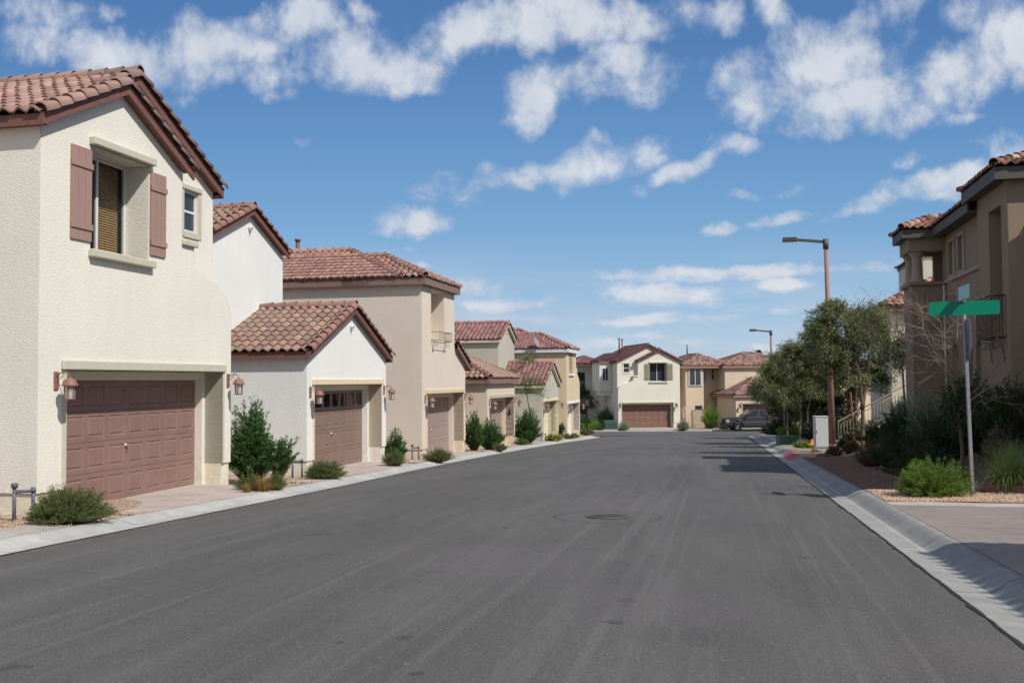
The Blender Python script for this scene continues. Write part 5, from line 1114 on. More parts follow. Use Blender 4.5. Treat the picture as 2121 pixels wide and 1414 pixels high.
# ---- right-hand houses
def right_house():
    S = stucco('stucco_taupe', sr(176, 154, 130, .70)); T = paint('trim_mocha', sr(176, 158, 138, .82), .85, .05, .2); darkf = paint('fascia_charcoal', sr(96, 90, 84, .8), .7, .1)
    Yo = 42.0; O = Vector((7.66+.22*Yo, Yo, 0)); h = empty('house', O*.86+Vector((0, 0, CAMZ*.14)), -R(90)-TH, 'large shaded taupe house on the right with column loggia, arched windows and iron balcony', 'house')
    h.scale = (.86, .86, .86)   # storeys are 5.2 m to the eave
    # local: x toward the camera, y away from the street
    mb = MB()
    # tower with loggia on the street corner
    mb.box(5.15, 6.85, -1.12, .3, -1.2, 4.93); mb.box(5.05, 6.95, -1.22, .3, 4.93, 5.06); mb.box(5.05, 6.95, -1.22, -.72, 6.15, 6.66); mb.box(5.05, 5.55, -.72, .3, 6.15, 6.66); mb.box(6.5, 6.95, -.72, .0, 6.15, 6.66); mb.box(5.15, 5.45, -.1, .3, 5.06, 6.16)
    mb.box(4.55, 5.14, -.75, -.3, -1.2, 5.0)
    # wall B with upper windows, arched recesses below
    def arch(cx, z0, z1, w): return [(cx-w/2, z0), (cx-w/2, z1-w/2)]+[(cx-w/2*math.cos(a*math.pi/8), z1-w/2+w/2*math.sin(a*math.pi/8)) for a in range(1, 8)]+[(cx+w/2, z1-w/2), (cx+w/2, z0)]
    holes = [[(7.65, 5.2), (7.65, 6.3), (8.45, 6.3), (8.45, 5.2)], [(9.1, 5.2), (9.1, 6.3), (9.9, 6.3), (9.9, 5.2)], arch(8.15, .6, 2.85, .95), arch(10.2, .6, 2.85, .95), arch(11.55, .6, 2.85, .8)]
    mb.plate([(6.4, -1.2), (12.61, -1.2), (12.61, 6.75), (6.4, 6.75)], holes, lambda a, b: (a, 0, b))
    for hl in holes:
        for p, q in zip(hl, hl[1:]+hl[:1]): mb.quad((p[0], 0, p[1]), (q[0], 0, q[1]), (q[0], .35, q[1]), (p[0], .35, p[1]))
    for cx, w in ((8.15, 1.0), (10.2, 1.0), (11.55, .9)): mb.box(cx-w/2, cx+w/2, .352, .36, .5, 2.9)
    # block A with tall niche
    mb2 = [(12.6, -1.2), (15.9, -1.2), (15.9, 7.05), (12.6, 7.05)]; ni = [(13.95, 2.75), (13.95, 6.35), (15.25, 6.35), (15.25, 2.75)]; AY = -.2
    mb.plate(mb2, [ni], lambda a, b: (a, AY, b))
    for p, q in zip(ni, ni[1:]+ni[:1]): mb.quad((p[0], AY, p[1]), (q[0], AY, q[1]), (q[0], .5, q[1]), (p[0], .5, p[1]))
    mb.box(13.8, 15.4, .502, .55, 2.6, 6.5); mb.quad((12.6, AY, -1.2), (12.6, 0, -1.2), (12.6, 0, 7.05), (12.6, AY, 7.05)); mb.quad((15.9, AY, -1.2), (15.9, 2.5, -1.2), (15.9, 2.5, 7.05), (15.9, AY, 7.05))
    # rest of the row
    mb.box(15.95, 24.4, 1.8, 9.5, -1.2, 6.75); mb.box(6.86, 15.85, .56, 9.5, -1.2, 6.7); mb.box(5.5, 6.85, 1.6, 9.5, -1.2, 6.7)
    mb.build('wall', S, h)
    m2 = MB(); m2.box(6.96, 12.59, -.07, .0, 4.95, 5.08, 0, .015); m2.build('string_course', T, h); m2 = MB(); m2.box(12.5, 15.98, -.28, -.202, .98, 1.1, 0, .01); m2.build('string_course', T, h); m2 = MB(); m2.box(6.96, 12.1, -.09, -.0, .30, .5); m2.build('string_course', T, h)
    m2 = MB(); [m2.box(a-.12, b+.12, -.05, -.001, z, z+.12) for a, b in ((7.65, 8.45), (9.1, 9.9)) for z in (6.3, 5.06)]; [m2.box(x, x+.12, -.05, -.001, 5.18, 6.3) for x in (7.53, 8.45, 8.98, 9.9)]; m2.build('window_surround', T, h)
    for a, b in ((7.65, 8.45), (9.1, 9.9)): window(h, a+.02, b-.02, 5.2, 6.3, .12, white, 'v')
    for a in (8.15, 10.2): window(h, a-.35, a+.35, .62, 2.2, .28, white, 'v')
    for cx, cy in ((5.42, -.92), (6.62, -.90)):
        m2 = MB(); m2.lathe([(.26, 5.06), (.26, 5.14), (.21, 5.18), (.19, 5.26), (.17, 5.88), (.19, 5.98), (.23, 6.03), (.26, 6.07), (.26, 6.15)], (cx, cy, 0), 18); m2.build('column', T, h)
    # roofs
    rm, cm = MB(), CapMB(); hip_roof(rm, cm, 4.9, 7.2, -1.48, 5, 6.93, .42, r=.13); hip_roof(rm, cm, 12.2, 16.25, -.58, 8, 7.25, .36, r=.13)
    tiles(rm, [(12.3, -.5, 6.93), (6.4, -.5, 6.93), (8.6, 5, 8.7), (12.3, 5, 8.7)]); hip_roof(rm, cm, 15.6, 24.8, 1.4, 10, 6.95, .36); tiles(rm, [(6.4, 10.2, 6.93), (16, 10.2, 6.93), (16, 5, 8.7), (8.6, 5, 8.7)])
    rf = rm.build('roof', [tR, deck], h); cm.build('ridge_tiles', tR, rf)
    fm = MB(); eave_boards(fm, 4.95, 7.15, -1.46, 1.2, 6.91, .30); eave_boards(fm, 12.25, 16.2, -.56, 7.9, 7.23, .34); fm.box(7.2, 12.6, -.48, -.43, 6.6, 6.9); fm.box(7.2, 12.6, -.43, .4, 6.62, 6.65); eave_boards(fm, 16.25, 24.75, 1.45, 9.9, 6.93, .28)
    fm.build('fascia', darkf, rf)
    # iron balcony
    m2 = MB(); x0, x1, ya, yb, z0, z1 = 13.75, 15.5, -.2, -.55, 2.72, 3.85
    for z in (z0, z1): m2.tube([(x0, ya, z), (x0, yb, z), (x1, yb, z), (x1, ya, z)], .02, 6)
    for i in range(15): x = x0+(x1-x0)*i/14; m2.tube([(x, yb, z0), (x, yb, z1)], .009, 5)
    for i in range(5): y = ya+(yb-ya)*i/4; m2.tube([(x0, y, z0), (x0, y, z1)], .009, 5); m2.tube([(x1, y, z0), (x1, y, z1)], .009, 5)
    m2.box(x0, x1, yb, ya, z0-.03, z0)
    for x in (x0+.2, x1-.2):
        pts = [(x, ya-.01, z0-.7), (x, ya-.02, z0-.5)]+[(x, ya-.22+.14*math.cos(a*.45)*(1-a/26), z0-.22+.14*math.sin(a*.45)*(1-a/26)) for a in range(18)]; m2.tube(pts, .012, 5)
    m2.build('balcony', paint('black_iron', (.025, .023, .022), .5), h)
    m2 = MB(); m2.tube([(7.02, -.08, -.5), (7.02, -.08, 4.9)], .045, 8); m2.build('lit_gap_strip', paint('lit_gap_cream', sr(214, 204, 180, .8)), h)  # cream tube added in place of the sunlit gap beside the tower
    return h
hK = right_house()
def pale_house():
    S = stucco('stucco_ivory', sr(226, 220, 196, .85)); h = empty('house', (18.15, 47.7, -1.1), -TH, 'pale ivory house on the right seen between the trees and the taupe house', 'house')
    mb = MB(); mb.box(0, 5.5, 0, 7.5, -.6, 6.05); mb.box(2.0, 9, 2.6, 10, -.6, 8.9); mb.box(-.06, .35, -.05, .0, -.6, 6.0) if False else None
    mb.build('wall', S, h); rm, cm = MB(), CapMB(); hip_roof(rm, cm, -.45, 6, -.4, 7.7, 6.2, .5); hip_roof(rm, cm, 1.9, 9.2, 2.45, 10.2, 9.0, .30)
    rf = rm.build('roof', [tR, deck], h); cm.build('ridge_tiles', tR, rf); fm = MB(); eave_boards(fm, -.4, 5.95, -.35, 7.6, 6.19, .28); eave_boards(fm, 1.95, 9.15, 2.5, 10.1, 8.98, .14); fm.build('fascia', paint('fascia_taupe', (.2, .15, .13)), rf)
    for y in (1.2, 3.2): 
        m2 = MB(); m2.box(-.04, .0, y, y+1.0, 3.6, 4.9); w = m2.build('window_surround', paint('trim_mocha', (.3, .25, .2)), h); m2 = MB(); m2.box(-.05, -.041, y+.12, y+.88, 3.72, 4.78); m2.build('pane', glass_mat(), w)
    return h
hL = pale_house()
def far_right_house():
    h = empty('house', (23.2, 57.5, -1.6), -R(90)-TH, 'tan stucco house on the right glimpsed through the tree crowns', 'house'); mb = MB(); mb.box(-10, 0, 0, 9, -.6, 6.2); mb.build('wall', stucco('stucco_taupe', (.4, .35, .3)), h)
    rm, cm = MB(), CapMB(); hip_roof(rm, cm, -10.3, .3, -.4, 9.3, 6.35, .42); rf = rm.build('roof', [tR, deck], h); cm.build('ridge_tiles', tR, rf)
    for x in (-2.5, -6): window(h, x-.6, x+.6, 3.6, 4.9, -.03, white, 'v')
far_right_house()
def near_right_house():
    # beyond the right edge of the frame: its shadow falls on the driveway
    h = empty('house', (10.0, 6.7, -.1), -R(90)-TH, 'taupe house at the near right corner of the driveway', 'house'); mb = MB(); mb.box(0, 12, 0, 9, -.6, 6.3); mb.build('wall', MATS['stucco_taupe'], h)
    rm, cm = MB(), CapMB(); hip_roof(rm, cm, -.4, 12.4, -.4, 9.4, 6.45, .42); rf = rm.build('roof', [tR, deck], h); cm.build('ridge_tiles', tR, rf)
near_right_house()
# steps and railing between the right houses
def stairs():
    o = empty('stairway', (13.0, 39.4, -1.05), R(-2), 'concrete entry steps behind the planting on the right', 'stairs'); mb = MB()
    for i in range(11): mb.box(i*.30, 3.6, 0, 1.5, i*.165-.5, (i+1)*.165)
    mb.build('steps', MATS['pale_concrete'], o)
    r = empty('stair_railing', (13.0, 39.4, -1.05), R(-2), 'beige metal railing climbing beside the entry steps', 'railing'); mb = MB(); f = lambda x: .165*x/.30+.1
    pts = [(-.05, 0), (.0, .0)]; bars = MB()
    mb.tube([(-.15, -.03, -.1), (-.15, -.03, 1.0), (3.3, -.03, f(3.3)+.9), (3.35, -.03, f(3.3)+.95)], .028, 6); mb.tube([(-.15, -.03, .15), (3.3, -.03, f(3.3)+.12)], .018, 6); mb.tube([(-.15, -.03, .85), (3.3, -.03, f(3.3)+.75)], .016, 6)
    mb.tube([(3.35, -.03, f(3.3)-.2), (3.35, -.03, f(3.3)+1.25), (4.3, -.03, f(3.3)+1.25)], .028, 6); mb.build('handrail', paint('rail_beige', sr(178, 164, 144, .8), .5), r)
    for i in range(28): x = -.05+i*.12; bars.tube([(x, -.03, f(x)+.04), (x, -.03, f(x)+.82)], .009, 4)
    for i in range(8): x = 3.45+i*.11; bars.tube([(x, -.03, f(3.3)+.1), (x, -.03, f(3.3)+1.25)], .009, 4)
    bars.build('balusters', paint('rail_beige', (.3, .27, .22)), r)
stairs()

# ---- street furniture
def street_lamp(loc, H, label, arm_dir, lean=0):
    o = empty('street_lamp', loc, 0, label, 'street lamp', 'street lamps on the right side'); tan_ = paint('lamp_brown', sr(150, 118, 100, .85), .6, .08, scale=3); dk = paint('lamp_bronze', sr(92, 88, 82, .8), .5, .05)
    mb = MB(); mb.tube([(0, 0, -.3), (0, 0, .02)], .16, 12); mb.tube([(0, 0, 0), (-lean*.5, 0, H*.5), (-lean, 0, H)], [.125, .105, .082], 12, sm=True); mb.build('pole', tan_, o)
    d = Vector(arm_dir).normalized(); top = Vector((-lean, 0, H)); mb = MB(); mb.tube([top-Vector((0, 0, .28)), top+Vector((0, 0, .12))], .115, 12)
    a = top+Vector((0, 0, .0)); b = a+d*1.14+Vector((0, 0, .13)); mb.beam(a, b, .07, .11); mb.build('arm', dk, o)
    mb = MB(); c = b+d*.26+Vector((0, 0, .02)); s = Vector((-d.y, d.x, 0)); mb.obox(c, d, s, Vector((0, 0, 1)), .28, .16, .085, 0, .02); hd = mb.build('lamp_head', dk, o)
    mb = MB(); mb.obox(c-Vector((0, 0, .09)), d, s, Vector((0, 0, 1)), .2, .12, .012); mb.build('lens', paint('lens', sr(200, 205, 205, .6), .2), hd)
AD = (-.977, .215, 0)
street_lamp((12.78, 39.9, -1.0), 8.12, 'tall tan street lamp rising behind the grey utility cabinet', AD, .12)
street_lamp(((1598-1060.5)/2062*80, 80, g(80)), 8.15, 'distant street lamp standing in front of the pickup truck', AD, .03)
def sign_post():
    x, y = (2008-1060.5)/2062*17.6, 17.6; zb = g(y)+.14
    o = empty('street_sign', (x, y, zb), 0, 'blank green street name sign on a perforated steel post by the driveway', 'street sign')
    galv = paint('galvanised', sr(150, 152, 155, .75), .45, .12, scale=30, metal=.6); grn = paint('sign_green', sr(0, 134, 102, .85), .35, .03); rim = paint('sign_rim', sr(200, 215, 210, .8), .4)
    H = 3.18; ln = -.075; mb = MB()
    m, nt, b = new_mat('perforated_post'); tc = nt.nodes.new('ShaderNodeTexCoord'); sp = nt.nodes.new('ShaderNodeSeparateXYZ'); lk(nt, tc.outputs['Object'], sp.inputs[0])
    fz_ = mul(nt, mul(nt, sp.outputs[2], 1/.0254), 1, 'FRACT'); dz = mul(nt, mul(nt, fz_, .5, 'SUBTRACT'), 1, 'MULTIPLY'); c = mixc(nt, ramp(nt, tex(nt, 20, 3, .6), .3, .7), sr(150, 152, 155, .7), sr(190, 192, 195, .7)); lk(nt, c, b.inputs['Base Color']); b.inputs['Metallic'].default_value = .4; b.inputs['Roughness'].default_value = .5
    # square tube post, holes as small dark discs standing 1 mm proud
    mb.beam((0, 0, -.3), (ln*H/3.2, 0, H), .05, .05, up=(0, 1, 0)); mb.build('post', m, o)
    hb = MB(); n = 120
    for i in range(n):
        z = .05+i*.0254; cx = ln*z/3.2; 
        hb.add([(cx+.0055*math.cos(a*math.pi/3), -.0262, z+.0055*math.sin(a*math.pi/3)) for a in range(6)], [(0, 1, 2, 3, 4, 5)]); hb.add([(cx-.0262, .0055*math.cos(a*math.pi/3), z+.0055*math.sin(a*math.pi/3)) for a in range(6)], [(0, 1, 2, 3, 4, 5)])
    hb.build('post_holes', paint('hole_dark', (.01, .01, .01)), o)
    # blades
    def rounded(w, h, r, n=5): return [(sx*(w/2-r)+r*math.cos(a0+math.pi/2*k/n), sz*(h/2-r)+r*math.sin(a0+math.pi/2*k/n)) for sx, sz, a0 in ((1, 1, 0), (-1, 1, math.pi/2), (-1, -1, math.pi), (1, -1, 1.5*math.pi)) for k in range(n+1)]
    cz = H+.13; cx = ln; u = Vector((.977, -.215, 0)).normalized(); nn = Vector((-u.y, u.x, 0)); C = Vector((cx, 0, cz)); mb = MB()
    mb.prism(rounded(1.17, .25, .03), lambda a, b: C+u*a-nn*.003+Vector((0, 0, b+a*.012)), lambda a, b: C+u*a+nn*.003+Vector((0, 0, b+a*.012))); bl = mb.build('name_blade', grn, o)
    mb = MB(); 
    for a in (-.56, .56):
        for t in (0,): P = C+u*a-nn*.006+Vector((0, 0, a*.012)); mb.add([P+u*.012*math.cos(q)+Vector((0, 0, .012*math.sin(q))) for q in [k*math.pi/4 for k in range(8)]], [tuple(range(8))])
    mb.beam(C-Vector((0, 0, .17))-nn*.012, C-Vector((0, 0, .11))-nn*.012, .05, .02, up=(0, 1, 0)); mb.build('rivets', galv, bl)
    u2 = Vector((.20, .98, 0)).normalized(); n2 = Vector((-u2.y, u2.x, 0)); C2 = C+Vector((0, 0, .275)); mb = MB()
    mb.prism(rounded(.78, .25, .03), lambda a, b: C2+u2*a-n2*.003+Vector((0, 0, b)), lambda a, b: C2+u2*a+n2*.003+Vector((0, 0, b))); mb.build('name_blade', paint('sign_green_light', sr(96, 170, 160, .8), .3), o, label='small pale green blade set crosswise on top')
    mb = MB(); mb.obox(C+Vector((0, 0, .135)), Vector((1, 0, 0)), Vector((0, 1, 0)), Vector((0, 0, 1)), .02, .02, .03); mb.build('sign_bracket', galv, o)
    # stop sign seen nearly edge-on from behind
    u3 = Vector((.26, .9655, 0)).normalized(); n3 = Vector((u3.y, -u3.x, 0)); C3 = Vector((cx+.045, 0, H-.42)); oc = [(.405*math.cos(math.pi/8+k*math.pi/4), .405*math.sin(math.pi/8+k*math.pi/4)) for k in range(8)]; mb = MB()
    mb.prism(oc, lambda a, b: C3+u3*a+Vector((0, 0, b)), lambda a, b: C3+u3*a+n3*.004+Vector((0, 0, b))); ss = mb.build('stop_sign', galv, o)
    mb = MB(); mb.prism([(a*.98, b*.98) for a, b in oc], lambda a, b: C3+u3*a+n3*.0045+Vector((0, 0, b)), lambda a, b: C3+u3*a+n3*.006+Vector((0, 0, b))); face = mb.build('sign_face', paint('stop_red', sr(176, 30, 36, .85), .4), ss)
    fc = bpy.data.curves.new('stop_text', 'FONT'); fc.body = 'STOP'; fc.size = .30; fc.align_x = 'CENTER'; fc.align_y = 'CENTER'; fc.extrude = .001; to = bpy.data.objects.new('lettering', fc); COL.objects.link(to)
    dg = bpy.context.evaluated_depsgraph_get(); me = bpy.data.meshes.new_from_object(to.evaluated_get(dg)); bpy.data.objects.remove(to); t2 = bpy.data.objects.new('lettering', me); me.materials.clear(); me.materials.append(rim); COL.objects.link(t2); t2.parent = ss
    M = Matrix((( -u3.x*-1, 0, n3.x, 0), (u3.y, 0, n3.y, 0), (0, 1, n3.z, 0), (0, 0, 0, 1))); M.translation = C3+n3*.0075; t2.matrix_local = M
sign_post()
def cabinet():
    Y = 36.6; x = (1699-1060.5)/2062*Y; o = empty('utility_cabinet', (x, Y, g(Y)+.30), R(-6), 'tall light grey metal utility cabinet in front of the street lamp', 'utility cabinet'); m = paint('cabinet_grey', sr(206, 208, 204, .85), .5, .03, scale=2)
    mb = MB(); mb.box(-.235, .235, 0, .42, .02, 1.13, 0, .012); mb.build('body', m, o); mb = MB(); mb.box(-.25, .25, -.02, .44, 1.135, 1.17, 0, .01); mb.build('lid', m, o)
    mb = MB(); mb.box(-.215, .215, -.014, -.001, .06, 1.09, 0, .004); d = mb.build('door', m, o); mb = MB(); mb.box(-.19, -.17, -.03, -.016, .55, .66); mb.build('handle', paint('brushed_metal', (.6, .6, .6)), d)
    mb = MB(); mb.box(-.28, .28, -.05, .47, -.5, .0); mb.build('plinth', MATS['pale_concrete'], o)
cabinet()
def util_box(loc, w, d, h, mat, label, rz=0):
    o = empty('utility_box', loc, rz, label, 'utility box'); mb = MB(); mb.box(-w/2, w/2, 0, d, .0, h*.86, 0, .03); mb.build('body', mat, o); mb = MB(); mb.box(-w/2-.02, w/2+.02, -.02, d+.02, h*.86, h, 0, .03); mb.build('lid', mat, o)
    mb = MB(); [mb.box(-w/2+.06, w/2-.06, -.012, -.001, h*(.15+.13*k), h*(.2+.13*k)) for k in range(5)]; mb.build('louvres', mat, o)
util_box(((1630-1060.5)/2062*45.5, 45.5, g(45.5)+.13), .80, .7, .42, paint('box_green', sr(72, 104, 78, .8), .5), 'low green utility box on the gravel near the red kerb')
util_box(((1264-1060.5)/2062*95.6, 95.9, fz-.02), 1.2, 1.1, .82, paint('transformer_green', sr(62, 88, 80, .8), .5), 'dark green transformer box beside the off-white house', R(9))
mb = MB(); mb.box(-.75, .85, -.15, 1.2, -.5, .0); pd = mb.build('concrete_pad', MATS['pale_concrete'], loc=((1264-1060.5)/2062*95.6, 95.8, fz-.03)); tag(pd, 'low pale concrete pad under the transformer box', 'concrete pad')
def marker(x, y, z, h, label):
    o = empty('safety_marker', (x, y, z), 0, label, 'safety marker', 'orange safety markers'); m = paint('safety_orange', sr(240, 130, 40, .9), .5); mb = MB(); mb.box(-.16, .16, -.16, .16, 0, .035, 0, .01); mb.build('foot', m, o); mb = MB(); mb.lathe([(.11, .03), (.07, h*.5), (.03, h), (.001, h)], (0, 0, 0), 12); mb.build('cone', m, o)
marker((1688-1060.5)/2062*35.6, 35.7, g(35.7)+.2, .10, 'flattened orange marker at the foot of the grey cabinet'); marker((1681.5-1060.5)/2062*37.8, 38.0, g(38)+.38, .22, 'orange cone half hidden left of the grey cabinet')
def riser(loc, s, label, rz):
    o = empty('pipe_riser', loc, rz, label, 'water pipe', 'pipe risers beside the garages'); m = paint('pipe_paint', sr(80, 84, 100, .8), .6, .3, scale=16, wear=(sr(190, 190, 195, .75), .52)); mb = MB()
    mb.tube([(0, 0, -.1), (0, 0, .50*s)], .028*s, 8); mb.tube([(.0, 0, .43*s), (.26*s, 0, .43*s)], .026*s, 8); mb.tube([(.26*s, 0, .46*s), (.26*s, 0, -.1)], .028*s, 8); mb.build('pipes', m, o)
    mb = MB(); mb.tube([(0, 0, .49*s), (0, 0, .56*s)], .05*s, 8); mb.tube([(.26*s, 0, .40*s), (.26*s, 0, .48*s)], .038*s, 8); mb.build('valve', m, o)
for px, Y, s, t in ((33, 15.1, 1.0, 'painted blue grey pipe riser beside the nearest left bush'), (606, 24.7, .95, 'pipe riser at the corner of the white gabled garage'), (853, 34.1, .95, 'pipe riser beside the tan house with the niche'), (1121, 56.2, .95, 'pipe riser beside the yellow flowering shrub'), (1164, 66.0, .95, 'farthest pipe riser by the wheat coloured house')):
    riser(((px-1060.5)/2062*Y, Y, g(Y)+.09), s, t, R(35))
# manhole
def manhole():
    Y = 15.65; x = (1255-1060.5)/2062*Y; z = g(Y)+.026; o = empty('manhole_cover', (x, Y, z+.012), 0, 'round cast iron manhole cover in the asphalt', 'manhole cover'); o.rotation_euler = (-math.atan(.032), 0, 0)
    m = paint('cast_iron', sr(92, 84, 80, .85), .6, .35, .3, scale=24); mb = MB(); mb.lathe([(.001, .0), (.285, .0), (.285, -.01)], (0, 0, 0), 40); 
    for r in np.arange(.05, .27, .045):
        k = int(r*2*math.pi/.045)
        for j in range(k): a = j/k*2*math.pi; mb.obox(Vector((r*math.cos(a), r*math.sin(a), .004)), Vector((math.cos(a), math.sin(a), 0)), Vector((-math.sin(a), math.cos(a), 0)), Vector((0, 0, 1)), .011, .011, .004)
    mb.build('cover', m, o); mb = MB(); mb.lathe([(.295, -.012), (.295, .003), (.335, .003), (.335, -.01)], (0, 0, 0), 40); mb.build('rim', paint('iron_rim', sr(96, 88, 84, .8), .6, .2, scale=20), o)
    mb = MB()
    for k in range(90):
        a, b2 = k/90*2*math.pi, (k+1)/90*2*math.pi; f = 1
        mb.quad(*[(r*math.cos(q), r*math.sin(q), -.001) for r, q in ((.825, a), (.84+.004*math.sin(9*a), a), (.84+.004*math.sin(9*b2), b2), (.825, b2))])
    mb.build('patch_seam', paint('seam', sr(74, 72, 70, .92), .9, .3, scale=9), o)
manhole()
# ---- pickup truck
def truck():
    Y = 92.2; x = (1502-1060.5)/2062*Y; o = empty('pickup_truck', (x, Y, g(Y)+.02), R(2), 'dark grey extended cab pickup truck parked across the far street', 'pickup truck')
    m, nt, b = new_mat('car_paint'); b.inputs['Base Color'].default_value = (*sr(72, 74, 80, .8), 1); b.inputs['Metallic'].default_value = .3; b.inputs['Roughness'].default_value = .28; b.inputs['Coat Weight'].default_value = .6
    chrome = paint('chrome', sr(210, 212, 215), .2, .02, metal=.9); blk = paint('black_plastic', (.015, .015, .015), .5); gl = glass_mat(); k = 1.0
    def arch(cx, r, z, n=10): return [(cx+r*math.cos(math.pi-a*math.pi/n), z+r*math.sin(math.pi-a*math.pi/n)) for a in range(n+1)]
    W = 1.0; zr = .52
    out = [(.05, .62), (.02, .95), (.10, 1.16), (.55, 1.24), (1.55, 1.30), (3.72, 1.33), (3.72, 1.30), (5.85, 1.32), (5.88, .62), (5.3, .55)]+arch(4.72, .50, .50)[::-1]+[(4.1, .52), (1.65, .48)]+arch(1.08, .50, .50)[::-1]+[(.45, .55)]
    out2 = out[::-1]; mb = MB(); loops = [Vector((a, b2, 0)) for a, b2 in out2]; tr = tessellate_polygon([loops])
    for yy in (0, 2*W): mb.add([(p.x, yy, p.y) for p in loops], [tuple(t) for t in tr])
    n = len(loops)
    for i in range(n): p, q = loops[i], loops[(i+1) % n]; mb.quad((p.x, 0, p.y), (q.x, 0, q.y), (q.x, 2*W, q.y), (p.x, 2*W, p.y))
    for cx in (1.08, 4.72):      # flared arches
        pts = arch(cx, .585, .48, 14); pi_ = arch(cx, .49, .48, 14)
        for a in range(14): mb.quad((pts[a][0], -.045, pts[a][1]), (pts[a+1][0], -.045, pts[a+1][1]), (pi_[a+1][0], -.05, pi_[a+1][1]), (pi_[a][0], -.05, pi_[a][1])); mb.quad((pts[a][0], -.045, pts[a][1]), (pts[a+1][0], -.045, pts[a+1][1]), (pts[a+1][0]*1.0, .002, pts[a+1][1]+.03), (pts[a][0], .002, pts[a][1]+.03))
    mb.build('body', m, o)
    mb = MB()
    for cx in (1.08, 4.72):
        pa = arch(cx, .505, .50, 12)
        for a in range(12): mb.quad((pa[a][0], .01, pa[a][1]), (pa[a+1][0], .01, pa[a+1][1]), (pa[a+1][0], 1.99, pa[a+1][1]), (pa[a][0], 1.99, pa[a][1]))
        mb.quad((cx-.5, .45, .2), (cx+.5, .45, .2), (cx+.5, .45, 1.0), (cx-.5, .45, 1.0))
    mb.box(.5, 5.6, .25, 1.75, .30, .56); mb.box(1.7, 4.1, .02, .1, .36, .50); mb.build('chassis', blk, o)
    # cab
    low = [(1.62, 1.29), (3.74, 1.31)]; A = [(1.62, .04, 1.29), (3.74, .04, 1.32), (3.62, .20, 1.93), (2.42, .20, 1.95)]; Bq = [(p[0], 2*W-p[1], p[2]) for p in A]; mb = MB()
    mb.add(A+Bq, [(0, 1, 2, 3), (7, 6, 5, 4), (3, 2, 6, 7), (1, 5, 6, 2), (0, 3, 7, 4)]); cab = mb.build('cab', m, o)
    def on(s, t): # s along, t up on near side plane
        p0 = Vector(A[0]).lerp(Vector(A[1]), s); p1 = Vector(A[3]).lerp(Vector(A[2]), s); return p0.lerp(p1, t)+Vector((0, -.012, .0))
    for s0, s1, s2, s3 in ((.14, .60, .60, .14), (.68, .91, .91, .68)):
        mb = MB(); mb.add([on(s0, .08), on(s1, .08), on(s2, .86), on(s3+.0, .86)], [(0, 1, 2, 3)]); mb.build('side_window', glass_mat('car_glass', (.012, .016, .02)), cab)
    mb = MB(); mb.add([Vector(p)+Vector((-.012, 0, .005)) for p in ((1.70, .14, 1.34), (1.70, 1.86, 1.34), (2.38, 1.72, 1.90), (2.38, .28, 1.90))], [(0, 1, 2, 3)]); mb.build('windshield', gl, cab)
    mb = MB(); mb.box(.45, 5.8, -.014, -.001, .80, .84); mb.box(1.7, 5.8, -.012, -.001, 1.235, 1.265); mb.build('side_trim', chrome, o)
    mb = MB(); mb.box(-.12, .25, -.02, 2*W+.02, .46, .70, 0, .04); mb.build('bumper', blk, o)
    mb = MB(); mb.box(-.02, .06, .35, 1.65, .76, 1.08, 0, .01); mb.build('grille', blk, o)
    for yy in (.02, 1.7): mb = MB(); mb.box(-.0, .30, yy-.03, yy+.28, .80, 1.04, 0, .03); mb.build('headlight', paint('headlight', sr(205, 208, 212, .8), .15, metal=.3), o)
    mb = MB(); mb.box(5.83, 5.92, -.01, .1, .85, 1.2); mb.build('tail_light', paint('tail_red', sr(150, 20, 24, .8), .3), o)
    mb = MB(); mb.box(1.85, 2.0, -.28, -.02, 1.30, 1.55, 0, .03); mb.build('side_mirror', blk, o)
    mb = MB(); mb.box(2.95, 3.10, -.03, -.005, 1.14, 1.17); mb.box(2.955, 2.965, -.008, -.001, .6, 1.28); mb.box(1.72, 1.73, -.008, -.001, .6, 1.28); mb.box(3.76, 3.79, -.012, -.001, .58, 1.30); mb.build('door_handle', blk, o)
    for cx in (1.08, 4.72):
        for yy, s in ((.0, 1), (2*W, -1)):
            w = empty('wheel', (0, 0, 0)); w.parent = o; mb = MB(); prof = [(.20, 0), (.30, -.01), (.385, .01), (.405, .05), (.405, .20), (.37, .25), (.2, .25)]; mb.lathe(prof, (0, 0, 0), 28); mb.v = [(cx+p[0], yy+s*p[2], .405+p[1]) for p in mb.v]; mb.build('tyre', paint('tyre_rubber', (.012, .012, .012), .8), w)
            mb = MB(); mb.lathe([(.001, .03), (.05, .02), (.07, .05), (.18, .06), (.205, .02), (.21, .1)], (0, 0, 0), 24); mb.v = [(cx+p[0], yy+s*p[2], .405+p[1]) for p in mb.v]
            mb.build('rim', paint('alloy', sr(120, 122, 126, .7), .35, metal=.7), w)
truck()
